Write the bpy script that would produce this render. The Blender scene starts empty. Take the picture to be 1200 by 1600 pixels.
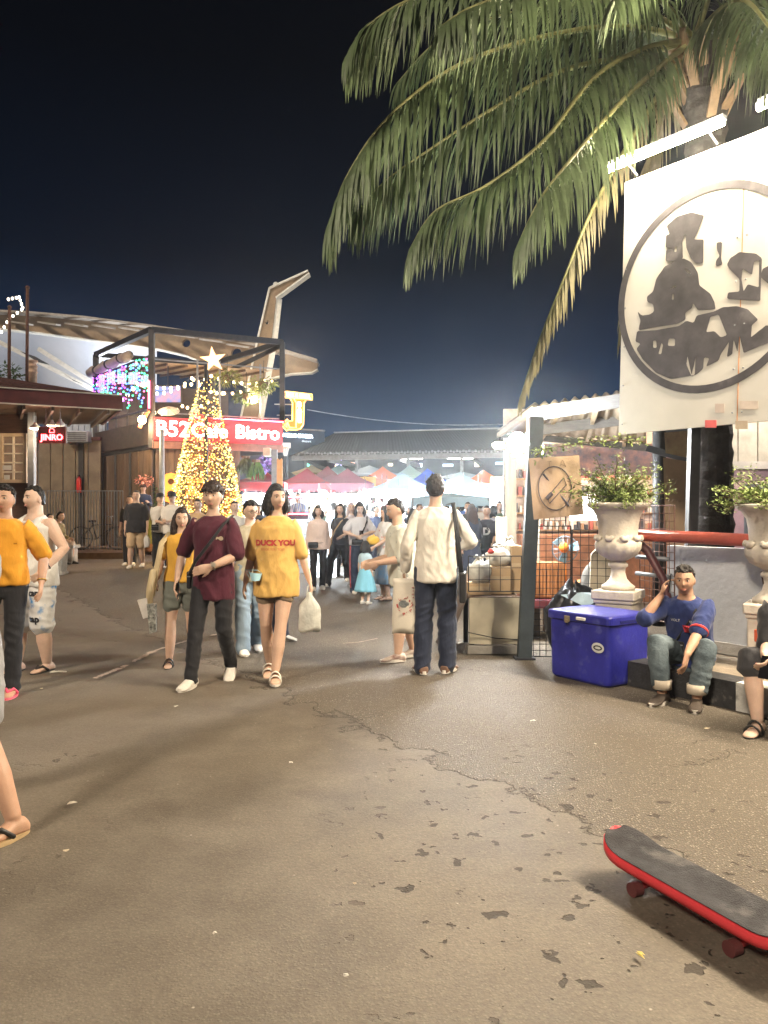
import bpy, bmesh, math, random
from mathutils import Vector, Matrix, noise
V = Vector
R = math.radians
SC = bpy.context.scene
COL = SC.collection
random.seed(7)

# ------------------------------------------------------------------ camera, sky, light, exposure
F = 1202.0 / 1600.0                      # focal length in picture heights
CAMZ = 1.47
cam_data = bpy.data.cameras.new('camera')
cam_data.sensor_fit = 'VERTICAL'
cam_data.sensor_height = 24.0
cam_data.lens = 24.0 * F
cam_data.clip_end = 600
cam_data.clip_start = 0.05
cam = bpy.data.objects.new('camera', cam_data)
COL.objects.link(cam)
cam.location = (0, 0, CAMZ)
cam.rotation_euler = (R(90), 0, 0)
SC.camera = cam

world = bpy.data.worlds.new('World')
SC.world = world
world.use_nodes = True
nt = world.node_tree
bg = nt.nodes['Background']
tc = nt.nodes.new('ShaderNodeTexCoord')
sx = nt.nodes.new('ShaderNodeSeparateXYZ')
cr = nt.nodes.new('ShaderNodeValToRGB')
nt.links.new(tc.outputs['Generated'], sx.inputs[0])
nt.links.new(sx.outputs['Z'], cr.inputs[0])
nt.links.new(cr.outputs[0], bg.inputs[0])
el = cr.color_ramp.elements
el[0].position = 0.0; el[0].color = (0.013, 0.068, 0.165, 1)
el[1].position = 1.0; el[1].color = (0.0012, 0.0016, 0.003, 1)
for pos, c in ((0.10, (0.0105, 0.055, 0.138)), (0.20, (0.0045, 0.021, 0.060)), (0.30, (0.0022, 0.0065, 0.0175)), (0.50, (0.0016, 0.0027, 0.0058))):
    e = el.new(pos); e.color = (*c, 1)
bg.inputs[1].default_value = 0.27

sun_d = bpy.data.lights.new('sun', 'SUN')
sun_d.energy = 1.1
sun_d.angle = R(8)
sun_d.color = (1.0, 0.85, 0.66)
sun = bpy.data.objects.new('sun', sun_d)
COL.objects.link(sun)
sun.rotation_euler = V((0.42, 0.72, -0.62)).to_track_quat('-Z', 'Y').to_euler()   # the lamps of the street behind the viewer

SC.view_settings.view_transform = 'Standard'
SC.view_settings.look = 'None'
SC.view_settings.exposure = 1.5
SC.view_settings.gamma = 1.0
SC.view_settings.use_curve_mapping = False
cy = SC.cycles
cy.max_bounces = 5; cy.diffuse_bounces = 3; cy.glossy_bounces = 3; cy.transmission_bounces = 4; cy.transparent_max_bounces = 8
cy.sample_clamp_indirect = 3.0
cy.sample_clamp_direct = 0.0
cy.caustics_reflective = False; cy.caustics_refractive = False
cy.use_denoising = True

def P(px, py, Y):                        # a point of the place seen along a picture direction, Y metres in front of the viewer
    return V(((px - 600) / 1202.0 * Y, Y, CAMZ + (800 - py) / 1202.0 * Y))
def PX(px, Y): return (px - 600) / 1202.0 * Y
def PZ(py, Y): return CAMZ + (800 - py) / 1202.0 * Y
def sst(a, b, x):
    t = max(0.0, min(1.0, (x - a) / (b - a))); return t * t * (3 - 2 * t)
def gz(x, y):                            # height of the ground: rises a little towards the bistro
    return 0.24 * sst(9.5, 17.5, y) * sst(-1.5, -5.0, x)

# ------------------------------------------------------------------ materials
MATS = {}
def M(name, col, rough=0.65, metal=0.0, var=0.18, scale=6.0, bump=0.0, bscale=40.0, emit=0.0, ecol=None, spec=0.4, detail=4, stretch=None,
      col2=None, dirt=None, trans=0.0, alpha=1.0, sample=True, sub=0.0, sheen=0.0):
    if name in MATS: return MATS[name]
    m = bpy.data.materials.new(name); m.use_nodes = True
    t = m.node_tree; b = t.nodes['Principled BSDF']
    b.inputs['Roughness'].default_value = rough
    b.inputs['Metallic'].default_value = metal
    b.inputs['Specular IOR Level'].default_value = spec
    b.inputs['Alpha'].default_value = alpha
    if trans: b.inputs['Transmission Weight'].default_value = trans
    if sub:
        b.inputs['Subsurface Weight'].default_value = sub
        b.inputs['Subsurface Radius'].default_value = (0.02, 0.008, 0.004)
        b.inputs['Subsurface Scale'].default_value = 0.5
    if sheen: b.inputs['Sheen Weight'].default_value = sheen
    c4 = (*col, 1)
    co = t.nodes.new('ShaderNodeTexCoord')
    src = co.outputs['Object']
    if stretch:
        mp = t.nodes.new('ShaderNodeMapping'); mp.inputs['Scale'].default_value = stretch
        t.links.new(src, mp.inputs[0]); src = mp.outputs[0]
    if var or col2:
        n = t.nodes.new('ShaderNodeTexNoise'); n.inputs['Scale'].default_value = scale; n.inputs['Detail'].default_value = detail
        n.inputs['Roughness'].default_value = 0.62
        t.links.new(src, n.inputs[0])
        r = t.nodes.new('ShaderNodeValToRGB')
        r.color_ramp.elements[0].position = 0.3; r.color_ramp.elements[1].position = 0.72
        a = col2 if col2 else tuple(min(1, x * (1 + var)) for x in col)
        r.color_ramp.elements[0].color = (*[x * (1 - var) for x in col], 1)
        r.color_ramp.elements[1].color = (*a, 1)
        t.links.new(n.outputs[0], r.inputs[0])
        last = r.outputs[0]
        if dirt:
            n2 = t.nodes.new('ShaderNodeTexNoise'); n2.inputs['Scale'].default_value = dirt[1]; n2.inputs['Detail'].default_value = 6
            t.links.new(src, n2.inputs[0])
            r2 = t.nodes.new('ShaderNodeValToRGB'); r2.color_ramp.elements[0].position = dirt[2]; r2.color_ramp.elements[1].position = dirt[2] + 0.14
            t.links.new(n2.outputs[0], r2.inputs[0])
            mx = t.nodes.new('ShaderNodeMixRGB'); t.links.new(r2.outputs[0], mx.inputs[0]); t.links.new(last, mx.inputs[1])
            mx.inputs[2].default_value = (*dirt[0], 1); last = mx.outputs[0]
        t.links.new(last, b.inputs['Base Color'])
    else:
        b.inputs['Base Color'].default_value = c4
    if bump:
        n3 = t.nodes.new('ShaderNodeTexNoise'); n3.inputs['Scale'].default_value = bscale; n3.inputs['Detail'].default_value = 5
        t.links.new(src, n3.inputs[0])
        bp = t.nodes.new('ShaderNodeBump'); bp.inputs['Strength'].default_value = min(1.0, bump); bp.inputs['Distance'].default_value = 0.02
        t.links.new(n3.outputs[0], bp.inputs['Height']); t.links.new(bp.outputs[0], b.inputs['Normal'])
    if emit:
        b.inputs['Emission Color'].default_value = (*(ecol or col), 1)
        b.inputs['Emission Strength'].default_value = emit
        if not sample: m.cycles.emission_sampling = 'NONE'
    MATS[name] = m
    return m

# ------------------------------------------------------------------ mesh helpers
WM = {}                                   # world matrix of each object, kept by hand
def frame(d, up=V((0, 0, 1))):
    d = d.normalized()
    if abs(d.dot(up)) > 0.98: up = V((0, 1, 0))
    x = d.cross(up).normalized(); y = x.cross(d).normalized()
    return x, y, d
class MB:
    def __init__(s): s.v = []; s.f = []; s.mi = []; s.cur = 0
    def mat(s, i): s.cur = i; return s
    def add(s, vs, fs):
        o = len(s.v); s.v.extend([V(a) for a in vs])
        for f in fs: s.f.append([o + i for i in f]); s.mi.append(s.cur)
        return s
    def box(s, c, size, rz=0.0, M4=None):
        hx, hy, hz = size[0] / 2, size[1] / 2, size[2] / 2
        m = M4 or (Matrix.Translation(V(c)) @ Matrix.Rotation(rz, 4, 'Z'))
        vs = [m @ V((x * hx, y * hy, z * hz)) for z in (-1, 1) for y in (-1, 1) for x in (-1, 1)]
        return s.add(vs, [(0, 2, 3, 1), (4, 5, 7, 6), (0, 1, 5, 4), (2, 6, 7, 3), (0, 4, 6, 2), (1, 3, 7, 5)])
    def bbox(s, c, size, bev=0.01, rz=0.0):     # chamfered box
        hx, hy, hz = size[0] / 2, size[1] / 2, size[2] / 2
        bm = bmesh.new(); bmesh.ops.create_cube(bm, size=1)
        for v in bm.verts: v.co = V((v.co.x * size[0], v.co.y * size[1], v.co.z * size[2]))
        bmesh.ops.bevel(bm, geom=bm.edges[:], offset=bev, segments=2, affect='EDGES', profile=0.5)
        m = Matrix.Translation(V(c)) @ Matrix.Rotation(rz, 4, 'Z')
        bm.verts.index_update()
        vs = [m @ v.co for v in bm.verts]; fs = [[v.index for v in f.verts] for f in bm.faces]
        bm.free(); return s.add(vs, fs)
    def bar(s, a, b, w, h=None, up=V((0, 0, 1))):
        a, b = V(a), V(b); h = h or w
        x, y, d = frame(b - a, up)
        vs = [p + x * (sx_ * w / 2) + y * (sy_ * h / 2) for p in (a, b) for sy_ in (-1, 1) for sx_ in (-1, 1)]
        return s.add(vs, [(0, 1, 3, 2), (4, 6, 7, 5), (0, 4, 5, 1), (2, 3, 7, 6), (0, 2, 6, 4), (1, 5, 7, 3)])
    def tube(s, pts, r, n=8, cap=True):
        pts = [V(p) for p in pts]; k = len(pts)
        rs = r if isinstance(r, (list, tuple)) else [r] * k
        rings = []; px_ = None
        for i, p in enumerate(pts):
            d = (pts[min(i + 1, k - 1)] - pts[max(i - 1, 0)])
            if px_ is None: x, y, d = frame(d)
            else:
                d.normalize(); x = (px_ - d * px_.dot(d)).normalized(); y = x.cross(d)
            px_ = x
            rings.append([p + (x * math.cos(a) + y * math.sin(a)) * rs[i] for a in [2 * math.pi * j / n for j in range(n)]])
        return s.rings(rings, cap)
    def rings(s, rings, cap=True):
        n = len(rings[0]); o = len(s.v)
        for r in rings: s.v.extend([V(a) for a in r])
        for i in range(len(rings) - 1):
            for j in range(n):
                s.f.append([o + i * n + j, o + i * n + (j + 1) % n, o + (i + 1) * n + (j + 1) % n, o + (i + 1) * n + j]); s.mi.append(s.cur)
        if cap:
            s.f.append([o + j for j in range(n)][::-1]); s.mi.append(s.cur)
            s.f.append([o + (len(rings) - 1) * n + j for j in range(n)]); s.mi.append(s.cur)
        return s
    def lathe(s, prof, c=(0, 0, 0), n=24, flute=None):
        c = V(c); rings = []
        for k, (r, z) in enumerate(prof):
            rr = []
            for j in range(n):
                a = 2 * math.pi * j / n
                q = r * (1 + (flute[1] * math.cos(a * flute[0]) if flute and flute[2] <= k <= flute[3] else 0))
                rr.append(c + V((math.cos(a) * q, math.sin(a) * q, z)))
            rings.append(rr)
        return s.rings(rings)
    def ell(s, c, r, nu=16, nv=10, Q=None):
        c = V(c); rings = []
        for i in range(1, nv):
            th = math.pi * i / nv; rr = []
            for j in range(nu):
                a = 2 * math.pi * j / nu
                p = V((r[0] * math.sin(th) * math.cos(a), r[1] * math.sin(th) * math.sin(a), -r[2] * math.cos(th)))
                rr.append(c + (Q @ p if Q else p))
            rings.append(rr)
        return s.rings(rings)
    def prism(s, poly, z0, z1, M4=None):        # polygon in xy
        n = len(poly); m = M4 or Matrix()
        vs = [m @ V((p[0], p[1], z0)) for p in poly] + [m @ V((p[0], p[1], z1)) for p in poly]
        fs = [list(range(n))[::-1], list(range(n, 2 * n))] + [[i, (i + 1) % n, n + (i + 1) % n, n + i] for i in range(n)]
        return s.add(vs, fs)
    def mesh(s, name):
        me = bpy.data.meshes.new(name); me.from_pydata([tuple(v) for v in s.v], [], s.f)
        return me
    def build(s, name, mats, parent=None, smooth=False, world=True, **kw):
        me = s.mesh(name)
        if not isinstance(mats, (list, tuple)): mats = [mats]
        for m in mats: me.materials.append(m)
        if len(mats) > 1: me.polygons.foreach_set('material_index', s.mi)
        bm = bmesh.new(); bm.from_mesh(me); bmesh.ops.recalc_face_normals(bm, faces=bm.faces[:]); bm.to_mesh(me); bm.free()
        if smooth: me.polygons.foreach_set('use_smooth', [True] * len(me.polygons))
        return put(name, me, parent, world, **kw)
def put(name, me, parent=None, world=True, label=None, cat=None, group=None, kind=None):
    o = bpy.data.objects.new(name, me); COL.objects.link(o)
    if parent is not None:
        o.parent = parent; W = WM[parent.name]
        if world and me is not None: me.transform(W.inverted())
        WM[o.name] = W
    else: WM[o.name] = Matrix()
    tag(o, label, cat, group, kind)
    return o
def tag(o, label=None, cat=None, group=None, kind=None):
    if label: o['label'] = label
    if cat: o['category'] = cat
    if group: o['group'] = group
    if kind: o['kind'] = kind
    return o
def thing(name, label, cat, loc=(0, 0, 0), rz=0.0, group=None):
    o = bpy.data.objects.new(name, None); COL.objects.link(o)
    o.empty_display_size = 0.1
    o.location = loc; o.rotation_euler = (0, 0, rz)
    WM[o.name] = Matrix.Translation(V(loc)) @ Matrix.Rotation(rz, 4, 'Z')
    return tag(o, label, cat, group)
def dup(root, loc, rz, label=None, group=None, mats=None):
    def cp(o, par):
        c = o.copy(); COL.objects.link(c); c.parent = par
        if mats and o.name.split('.')[0] in mats and o.data:
            c.material_slots[0].link = 'OBJECT'; c.material_slots[0].material = mats[o.name.split('.')[0]]
        for ch in [x for x in KIDS.get(o.name, [])]: cp(ch, c)
        return c
    r = cp(root, None); r.location = loc; r.rotation_euler = (0, 0, rz)
    if label: r['label'] = label
    if group: r['group'] = group
    return r
KIDS = {}
def kids(root):                            # note a prototype's parts and sub-parts before it is copied
    for o in list(bpy.data.objects):
        if o.parent: KIDS.setdefault(o.parent.name, [])
    KIDS.clear()
    for o in list(bpy.data.objects):
        if o.parent: KIDS.setdefault(o.parent.name, []).append(o)
def textmesh(txt, size, depth=0.0, align='CENTER', bevel=0.0, bold=0.0, spacing=1.0):
    cu = bpy.data.curves.new('lettering', 'FONT'); cu.body = txt; cu.size = size; cu.align_x = align; cu.align_y = 'CENTER'
    cu.extrude = depth; cu.offset = bold; cu.space_character = spacing; cu.resolution_u = 3
    o = bpy.data.objects.new('lettering', cu); COL.objects.link(o)
    dg = bpy.context.evaluated_depsgraph_get()
    me = bpy.data.meshes.new_from_object(o.evaluated_get(dg))
    bpy.data.objects.remove(o); bpy.data.curves.remove(cu)
    me.name = 'lettering'; me.materials.clear()
    return me
def plane_matrix(origin, xdir, ydir):      # local xy plane -> world, z = out of the face
    x = V(xdir).normalized(); y = V(ydir).normalized(); z = x.cross(y).normalized(); y = z.cross(x)
    m = Matrix((x, y, z)).transposed().to_4x4(); m.translation = V(origin); return m
def lettering(name, txt, size, M4, mat, parent, depth=0.01, **kw):
    me = textmesh(txt, size, depth, **kw); me.materials.append(mat); me.transform(M4)
    return put(name, me, parent)
def filled(name, splines, mat, parent, M4, thick=0.002):   # flat shape with holes, from closed outlines
    cu = bpy.data.curves.new(name, 'CURVE'); cu.dimensions = '2D'; cu.fill_mode = 'BOTH'; cu.extrude = thick
    for sp in splines:
        s_ = cu.splines.new('POLY'); s_.points.add(len(sp) - 1); s_.use_cyclic_u = True
        for p, q in zip(s_.points, sp): p.co = (q[0], q[1], 0, 1)
    o = bpy.data.objects.new(name, cu); COL.objects.link(o)
    dg = bpy.context.evaluated_depsgraph_get()
    me = bpy.data.meshes.new_from_object(o.evaluated_get(dg))
    bpy.data.objects.remove(o); bpy.data.curves.remove(cu)
    me.materials.clear(); me.materials.append(mat); me.transform(M4)
    return put(name, me, parent)
def lamp(name, loc, energy, col, radius=0.05, parent=None, kind='POINT'):
    d = bpy.data.lights.new(name, kind); d.energy = energy; d.color = col; d.shadow_soft_size = radius
    o = bpy.data.objects.new(name, d); COL.objects.link(o); o.location = loc
    if parent is not None:
        o.parent = parent; o.matrix_parent_inverse = WM[parent.name].inverted()
    return o
# ------------------------------------------------------------------ ground
def ground_material():
    m = bpy.data.materials.new('asphalt'); m.use_nodes = True
    t = m.node_tree; N = t.nodes; L = t.links; b = N['Principled BSDF']
    co = N.new('ShaderNodeTexCoord').outputs['Object']
    def noi(scale, det=5, rough=0.6, src=co):
        n = N.new('ShaderNodeTexNoise'); n.inputs['Scale'].default_value = scale; n.inputs['Detail'].default_value = det; n.inputs['Roughness'].default_value = rough
        L.new(src, n.inputs[0]); return n.outputs[0]
    def ramp(src, a, b_, c0=(0, 0, 0), c1=(1, 1, 1)):
        r = N.new('ShaderNodeValToRGB'); r.color_ramp.elements[0].position = a; r.color_ramp.elements[1].position = b_
        r.color_ramp.elements[0].color = (*c0, 1); r.color_ramp.elements[1].color = (*c1, 1); L.new(src, r.inputs[0]); return r.outputs[0]
    def math_(op, a, b_=None):
        n = N.new('ShaderNodeMath'); n.operation = op
        for i, x in enumerate((a, b_)):
            if x is None: continue
            if isinstance(x, (int, float)): n.inputs[i].default_value = x
            else: L.new(x, n.inputs[i])
        return n.outputs[0]
    def mix(f, a, b_, mode='MIX'):
        n = N.new('ShaderNodeMixRGB'); n.blend_type = mode
        for i, x in enumerate((f, a, b_)):
            if isinstance(x, (int, float)): n.inputs[i].default_value = x
            elif isinstance(x, tuple): n.inputs[i].default_value = (*x, 1)
            else: L.new(x, n.inputs[i])
        return n.outputs[0]
    sep = N.new('ShaderNodeSeparateXYZ'); L.new(co, sep.inputs[0]); X, Y = sep.outputs[0], sep.outputs[1]
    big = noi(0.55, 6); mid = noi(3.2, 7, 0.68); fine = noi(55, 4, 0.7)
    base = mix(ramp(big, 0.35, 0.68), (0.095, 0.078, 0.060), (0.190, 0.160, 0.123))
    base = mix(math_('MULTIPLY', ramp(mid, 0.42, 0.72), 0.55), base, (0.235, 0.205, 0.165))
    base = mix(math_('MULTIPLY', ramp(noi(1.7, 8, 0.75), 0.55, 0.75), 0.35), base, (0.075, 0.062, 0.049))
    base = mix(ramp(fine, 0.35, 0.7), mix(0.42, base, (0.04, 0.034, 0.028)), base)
    # the coarse worn surface right of an irregular broken edge, the smooth sealed one left of it
    s = math_('ADD', math_('MULTIPLY', math_('SUBTRACT', X, 0.2), 0.83), math_('MULTIPLY', math_('SUBTRACT', Y, 4.7), 0.56))
    s = math_('ADD', s, math_('MULTIPLY', math_('SUBTRACT', noi(2.6, 7, 0.65), 0.5), 1.1))
    far_ = ramp(math_('ADD', Y, math_('MULTIPLY', noi(0.9, 4), 4)), 9.5, 12.0)   # stays coarse only near the viewer
    edge = ramp(s, 0.0, 0.03)
    coarse = math_('ADD', math_('MULTIPLY', edge, 0.86), 0.12)
    vo = N.new('ShaderNodeTexVoronoi'); vo.inputs['Scale'].default_value = 85; L.new(co, vo.inputs[0])
    stones = ramp(vo.outputs['Distance'], 0.22, 0.5, (1, 1, 1), (0, 0, 0))
    lum = N.new('ShaderNodeSeparateColor'); L.new(vo.outputs['Color'], lum.inputs[0])
    light = math_('MULTIPLY', ramp(lum.outputs[0], 0.80, 0.86), stones)
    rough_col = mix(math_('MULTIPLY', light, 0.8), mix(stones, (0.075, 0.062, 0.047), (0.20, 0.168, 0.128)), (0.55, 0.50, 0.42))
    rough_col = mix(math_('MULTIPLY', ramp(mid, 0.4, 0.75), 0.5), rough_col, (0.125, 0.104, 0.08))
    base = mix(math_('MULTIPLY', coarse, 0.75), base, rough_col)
    crack = ramp(math_('ABSOLUTE', math_('SUBTRACT', s, 0.012)), 0.0, 0.022, (1, 1, 1), (0, 0, 0))
    # pits, clustered
    vp = N.new('ShaderNodeTexVoronoi'); vp.inputs['Scale'].default_value = 12
    wob = N.new('ShaderNodeVectorMath'); wob.operation = 'ADD'
    nz = N.new('ShaderNodeTexNoise'); nz.inputs['Scale'].default_value = 14; nz.inputs['Detail'].default_value = 4; L.new(co, nz.inputs[0])
    sc_ = N.new('ShaderNodeVectorMath'); sc_.operation = 'SCALE'; sc_.inputs['Scale'].default_value = 0.17
    L.new(nz.outputs[1], sc_.inputs[0]); L.new(co, wob.inputs[0]); L.new(sc_.outputs[0], wob.inputs[1]); L.new(wob.outputs[0], vp.inputs[0])
    vl = N.new('ShaderNodeSeparateColor'); L.new(vp.outputs['Color'], vl.inputs[0])
    size = math_('MULTIPLY', vl.outputs[0], 0.40)
    pit = ramp(math_('SUBTRACT', vp.outputs['Distance'], size), -0.07, 0.05, (1, 1, 1), (0, 0, 0))
    cx = math_('SUBTRACT', X, 0.75); cyy = math_('SUBTRACT', Y, 3.3)
    d2 = math_('ADD', math_('MULTIPLY', cx, cx), math_('MULTIPLY', math_('MULTIPLY', cyy, cyy), 0.45))
    zone = ramp(math_('SUBTRACT', d2, math_('MULTIPLY', noi(1.1, 3), 0.8)), 0.1, 0.9, (1, 1, 1), (0, 0, 0))
    zone = math_('MAXIMUM', zone, math_('MULTIPLY', ramp(noi(0.8, 2), 0.62, 0.68), 0.7))
    pit = math_('MULTIPLY', math_('MULTIPLY', pit, zone), ramp(vl.outputs[1], 0.55, 0.6))
    base = mix(math_('MULTIPLY', pit, 0.92), base, (0.032, 0.024, 0.017))
    base = mix(math_('MULTIPLY', crack, 0.45), base, (0.03, 0.026, 0.022))
    # hairline cracks
    vc = N.new('ShaderNodeTexVoronoi'); vc.feature = 'DISTANCE_TO_EDGE'; vc.inputs['Scale'].default_value = 0.55; L.new(wob.outputs[0], vc.inputs[0])
    hc = math_('MULTIPLY', ramp(vc.outputs['Distance'], 0.0, 0.006, (1, 1, 1), (0, 0, 0)), ramp(noi(0.7, 3), 0.56, 0.64))
    base = mix(math_('MULTIPLY', hc, 0.35), base, (0.028, 0.025, 0.022))
    # pale specks of litter and worn paint
    vs_ = N.new('ShaderNodeTexVoronoi'); vs_.inputs['Scale'].default_value = 9; L.new(co, vs_.inputs[0])
    vsl = N.new('ShaderNodeSeparateColor'); L.new(vs_.outputs['Color'], vsl.inputs[0])
    speck = math_('MULTIPLY', ramp(vs_.outputs['Distance'], 0.03, 0.06, (1, 1, 1), (0, 0, 0)), ramp(vsl.outputs[2], 0.86, 0.88))
    base = mix(math_('MULTIPLY', speck, 0.6), base, (0.42, 0.39, 0.34))
    L.new(base, b.inputs['Base Color'])
    L.new(ramp(math_('ADD', math_('MULTIPLY', big, 0.6), math_('MULTIPLY', mid, 0.4)), 0.3, 0.7, (0.58,) * 3, (0.82,) * 3), b.inputs['Roughness'])
    b.inputs['Specular IOR Level'].default_value = 0.35
    h = math_('ADD', math_('MULTIPLY', fine, 0.10), math_('MULTIPLY', mid, 0.30))
    h = math_('ADD', h, math_('MULTIPLY', math_('MULTIPLY', stones, coarse), 0.30))
    h = math_('SUBTRACT', h, math_('MULTIPLY', pit, 0.9))
    h = math_('SUBTRACT', h, math_('MULTIPLY', math_('ADD', crack, hc), 0.6))
    h = math_('ADD', h, math_('MULTIPLY', edge, 0.5))
    bp = N.new('ShaderNodeBump'); bp.inputs['Strength'].default_value = 0.9; bp.inputs['Distance'].default_value = 0.02
    L.new(h, bp.inputs['Height']); L.new(bp.outputs[0], b.inputs['Normal'])
    return m
def axis(parts):
    out = []
    for a, b, n in parts: out += [a + (b - a) * i / n for i in range(n)]
    return out + [parts[-1][1]]
gx = axis([(-300, -40, 6), (-40, -14, 13), (-14, -4, 20), (-4, 4, 64), (4, 14, 16), (14, 40, 8), (40, 300, 5)])
gy = axis([(-40, 0.5, 8), (0.5, 9, 68), (9, 20, 33), (20, 60, 20), (60, 500, 8)])
g = MB()
for y in gy:
    for x in gx:
        w = sst(14, 8, y) * sst(6, 3, abs(x))
        g.v.append(V((x, y, gz(x, y) + w * (0.012 * noise.noise(V((x * 0.9, y * 0.9, 0))) + 0.003 * noise.noise(V((x * 4, y * 4, 3)))))))
nx = len(gx)
for j in range(len(gy) - 1):
    for i in range(nx - 1):
        g.f.append([j * nx + i, j * nx + i + 1, (j + 1) * nx + i + 1, (j + 1) * nx + i]); g.mi.append(0)
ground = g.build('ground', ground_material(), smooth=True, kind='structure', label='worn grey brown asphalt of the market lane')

# ------------------------------------------------------------------ shared materials
m_dark = M('dark_steel', (0.035, 0.036, 0.042), 0.5, 0.3, 0.3, 8)
m_black = M('matt_black', (0.016, 0.016, 0.018), 0.55, 0, 0.3, 20)
m_rust = M('rusty_steel', (0.10, 0.045, 0.03), 0.75, 0, 0.4, 14, 0.3)
m_red = M('dark_red_paint', (0.07, 0.010, 0.011), 0.6, 0, 0.35, 3, 0.2, 20, dirt=((0.03, 0.012, 0.01), 1.5, 0.6))
m_roofred = M('dark_red_roofing', (0.055, 0.018, 0.016), 0.75, 0, 0.4, 5, 0.3, 30)
m_wood = M('weathered_wood', (0.10, 0.06, 0.034), 0.75, 0, 0.4, 3.5, 0.35, 26, stretch=(6, 6, 0.6))
m_wood2 = M('pale_wood', (0.36, 0.23, 0.12), 0.7, 0, 0.3, 3, 0.3, 30, stretch=(6, 6, 0.8))
m_tan = M('tan_painted_steel', (0.23, 0.155, 0.09), 0.6, 0, 0.25, 1.6, 0.15, 8, dirt=((0.14, 0.09, 0.055), 0.9, 0.58))
m_white = M('white_paint', (0.62, 0.61, 0.58), 0.55, 0, 0.12, 4, 0.05)
m_grey = M('grey_steel', (0.20, 0.21, 0.23), 0.5, 0.3, 0.25, 6)
m_conc = M('stained_concrete', (0.34, 0.32, 0.29), 0.85, 0, 0.25, 3.5, 0.35, 30, dirt=((0.13, 0.11, 0.09), 2.4, 0.60))
m_leaf = M('leaf_green', (0.055, 0.10, 0.025), 0.55, 0, 0.5, 9)
m_leafy = M('leaf_yellow_green', (0.17, 0.20, 0.045), 0.55, 0, 0.4, 14)
m_bulb = M('warm_bulb', (1, 0.75, 0.4), emit=5, ecol=(1.0, 0.68, 0.33), var=0, sample=False)
m_bulbw = M('white_bulb', (1, 0.95, 0.85), emit=3, ecol=(1.0, 0.86, 0.66), var=0, sample=False)
m_cord = M('cable_black', (0.02, 0.02, 0.02), 0.6, var=0)
m_glass = M('dark_glass', (0.03, 0.03, 0.035), 0.12, 0, 0.2, 3, spec=0.6)

def leaf_card(mb, p, d, n_, L_, w):         # one leaf: a folded lozenge
    d = d.normalized(); s_ = d.cross(n_)
    s_ = s_.normalized() if s_.length > 1e-4 else V((1, 0, 0)); u = s_.cross(d)
    mb.add([p, p + d * L_ * 0.45 + s_ * w / 2 + u * L_ * .06, p + d * L_, p + d * L_ * 0.45 - s_ * w / 2 + u * L_ * .06], [(0, 1, 2), (0, 2, 3)])
def foliage(mb, c, r, n, L_, w, rnd, droop=0.3):
    for _ in range(n):
        q = V((rnd.gauss(0, 1), rnd.gauss(0, 1), rnd.gauss(0, 1))); q.normalize(); q *= rnd.random() ** 0.45
        p = V(c) + V((q.x * r[0], q.y * r[1], q.z * r[2]))
        d = V((q.x + rnd.uniform(-.6, .6), q.y + rnd.uniform(-.6, .6), q.z * .6 + rnd.uniform(-.5, .6) - droop))
        leaf_card(mb, p, d, V((rnd.uniform(-1, 1), rnd.uniform(-1, 1), 1)), L_ * rnd.uniform(.6, 1.3), w * rnd.uniform(.7, 1.2))

# ------------------------------------------------------------------ pub at the left edge
t = thing('pub_building', 'brown pub with dark red hipped roof and white paned window at left edge', 'building', (-8.3, 17.4, 0.2))
zf0, zf1 = 3.60, 3.88
E0, E1 = V((-9.2, 14.1, 0)), V((-5.46, 16.0, 0))
dirE = (E1 - E0).normalized(); back = V((-dirE.y, dirE.x, 0))
E2 = E1 + back * 3.2; E3 = E0 + back * 5.5
def at_z(p, z): return V((p.x, p.y, z))
mb = MB(); mb.bar(at_z(E0, (zf0 + zf1) / 2), at_z(E1, (zf0 + zf1) / 2), 0.06, zf1 - zf0)
mb.bar(at_z(E1, (zf0 + zf1) / 2) + back * .035, at_z(E2, (zf0 + zf1) / 2), 0.06, zf1 - zf0)
fas = mb.build('fascia', m_red, t)
mb = MB()
for z in (zf0 - .012, zf1 + .012):
    mb.bar(at_z(E0, z) - back * .04, at_z(E1, z) - back * .04, 0.03, 0.022); 
mb.build('edge_trim', M('trim_pale', (0.45, 0.42, 0.36), 0.5), fas)
mb = MB(); ap = (E0 + E1) / 2 + back * 2.4 - dirE * 0.9
mb.add([at_z(E0, zf1), at_z(E1, zf1), at_z(E2, zf1), at_z(E3, zf1), at_z(ap, 4.55), at_z(ap - dirE * 3, 4.60)],
       [(0, 1, 4, 5), (1, 2, 4), (2, 3, 5, 4), (3, 0, 5)])
roof = mb.build('roof', m_roofred, t)
for k in range(1, 9):
    a = E0.lerp(E1, k / 9.0); mbs = MB(); top = ap.lerp(ap - dirE * 3, 1 - k / 9.0)
    mbs.bar(at_z(a, zf1 + .02), at_z(top, 4.56), 0.035, 0.03); mbs.build('roof_seam', m_roofred, roof)
mb = MB(); mb.add([at_z(E0, zf0 + .02), at_z(E1, zf0 + .02), at_z(E2, zf0 + .02), at_z(E3, zf0 + .02)], [(0, 1, 2, 3)])
sof = mb.build('soffit', M('soffit_brown', (0.07, 0.042, 0.026), 0.8), t)
for k in range(8):
    a = E0.lerp(E1, (k + .5) / 8.0); mbs = MB(); mbs.bar(at_z(a, zf0 - .05), at_z(a + back * 3.0, zf0 - .05), .05, .10); mbs.build('rafter', M('soffit_brown', ()), sof)
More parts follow.
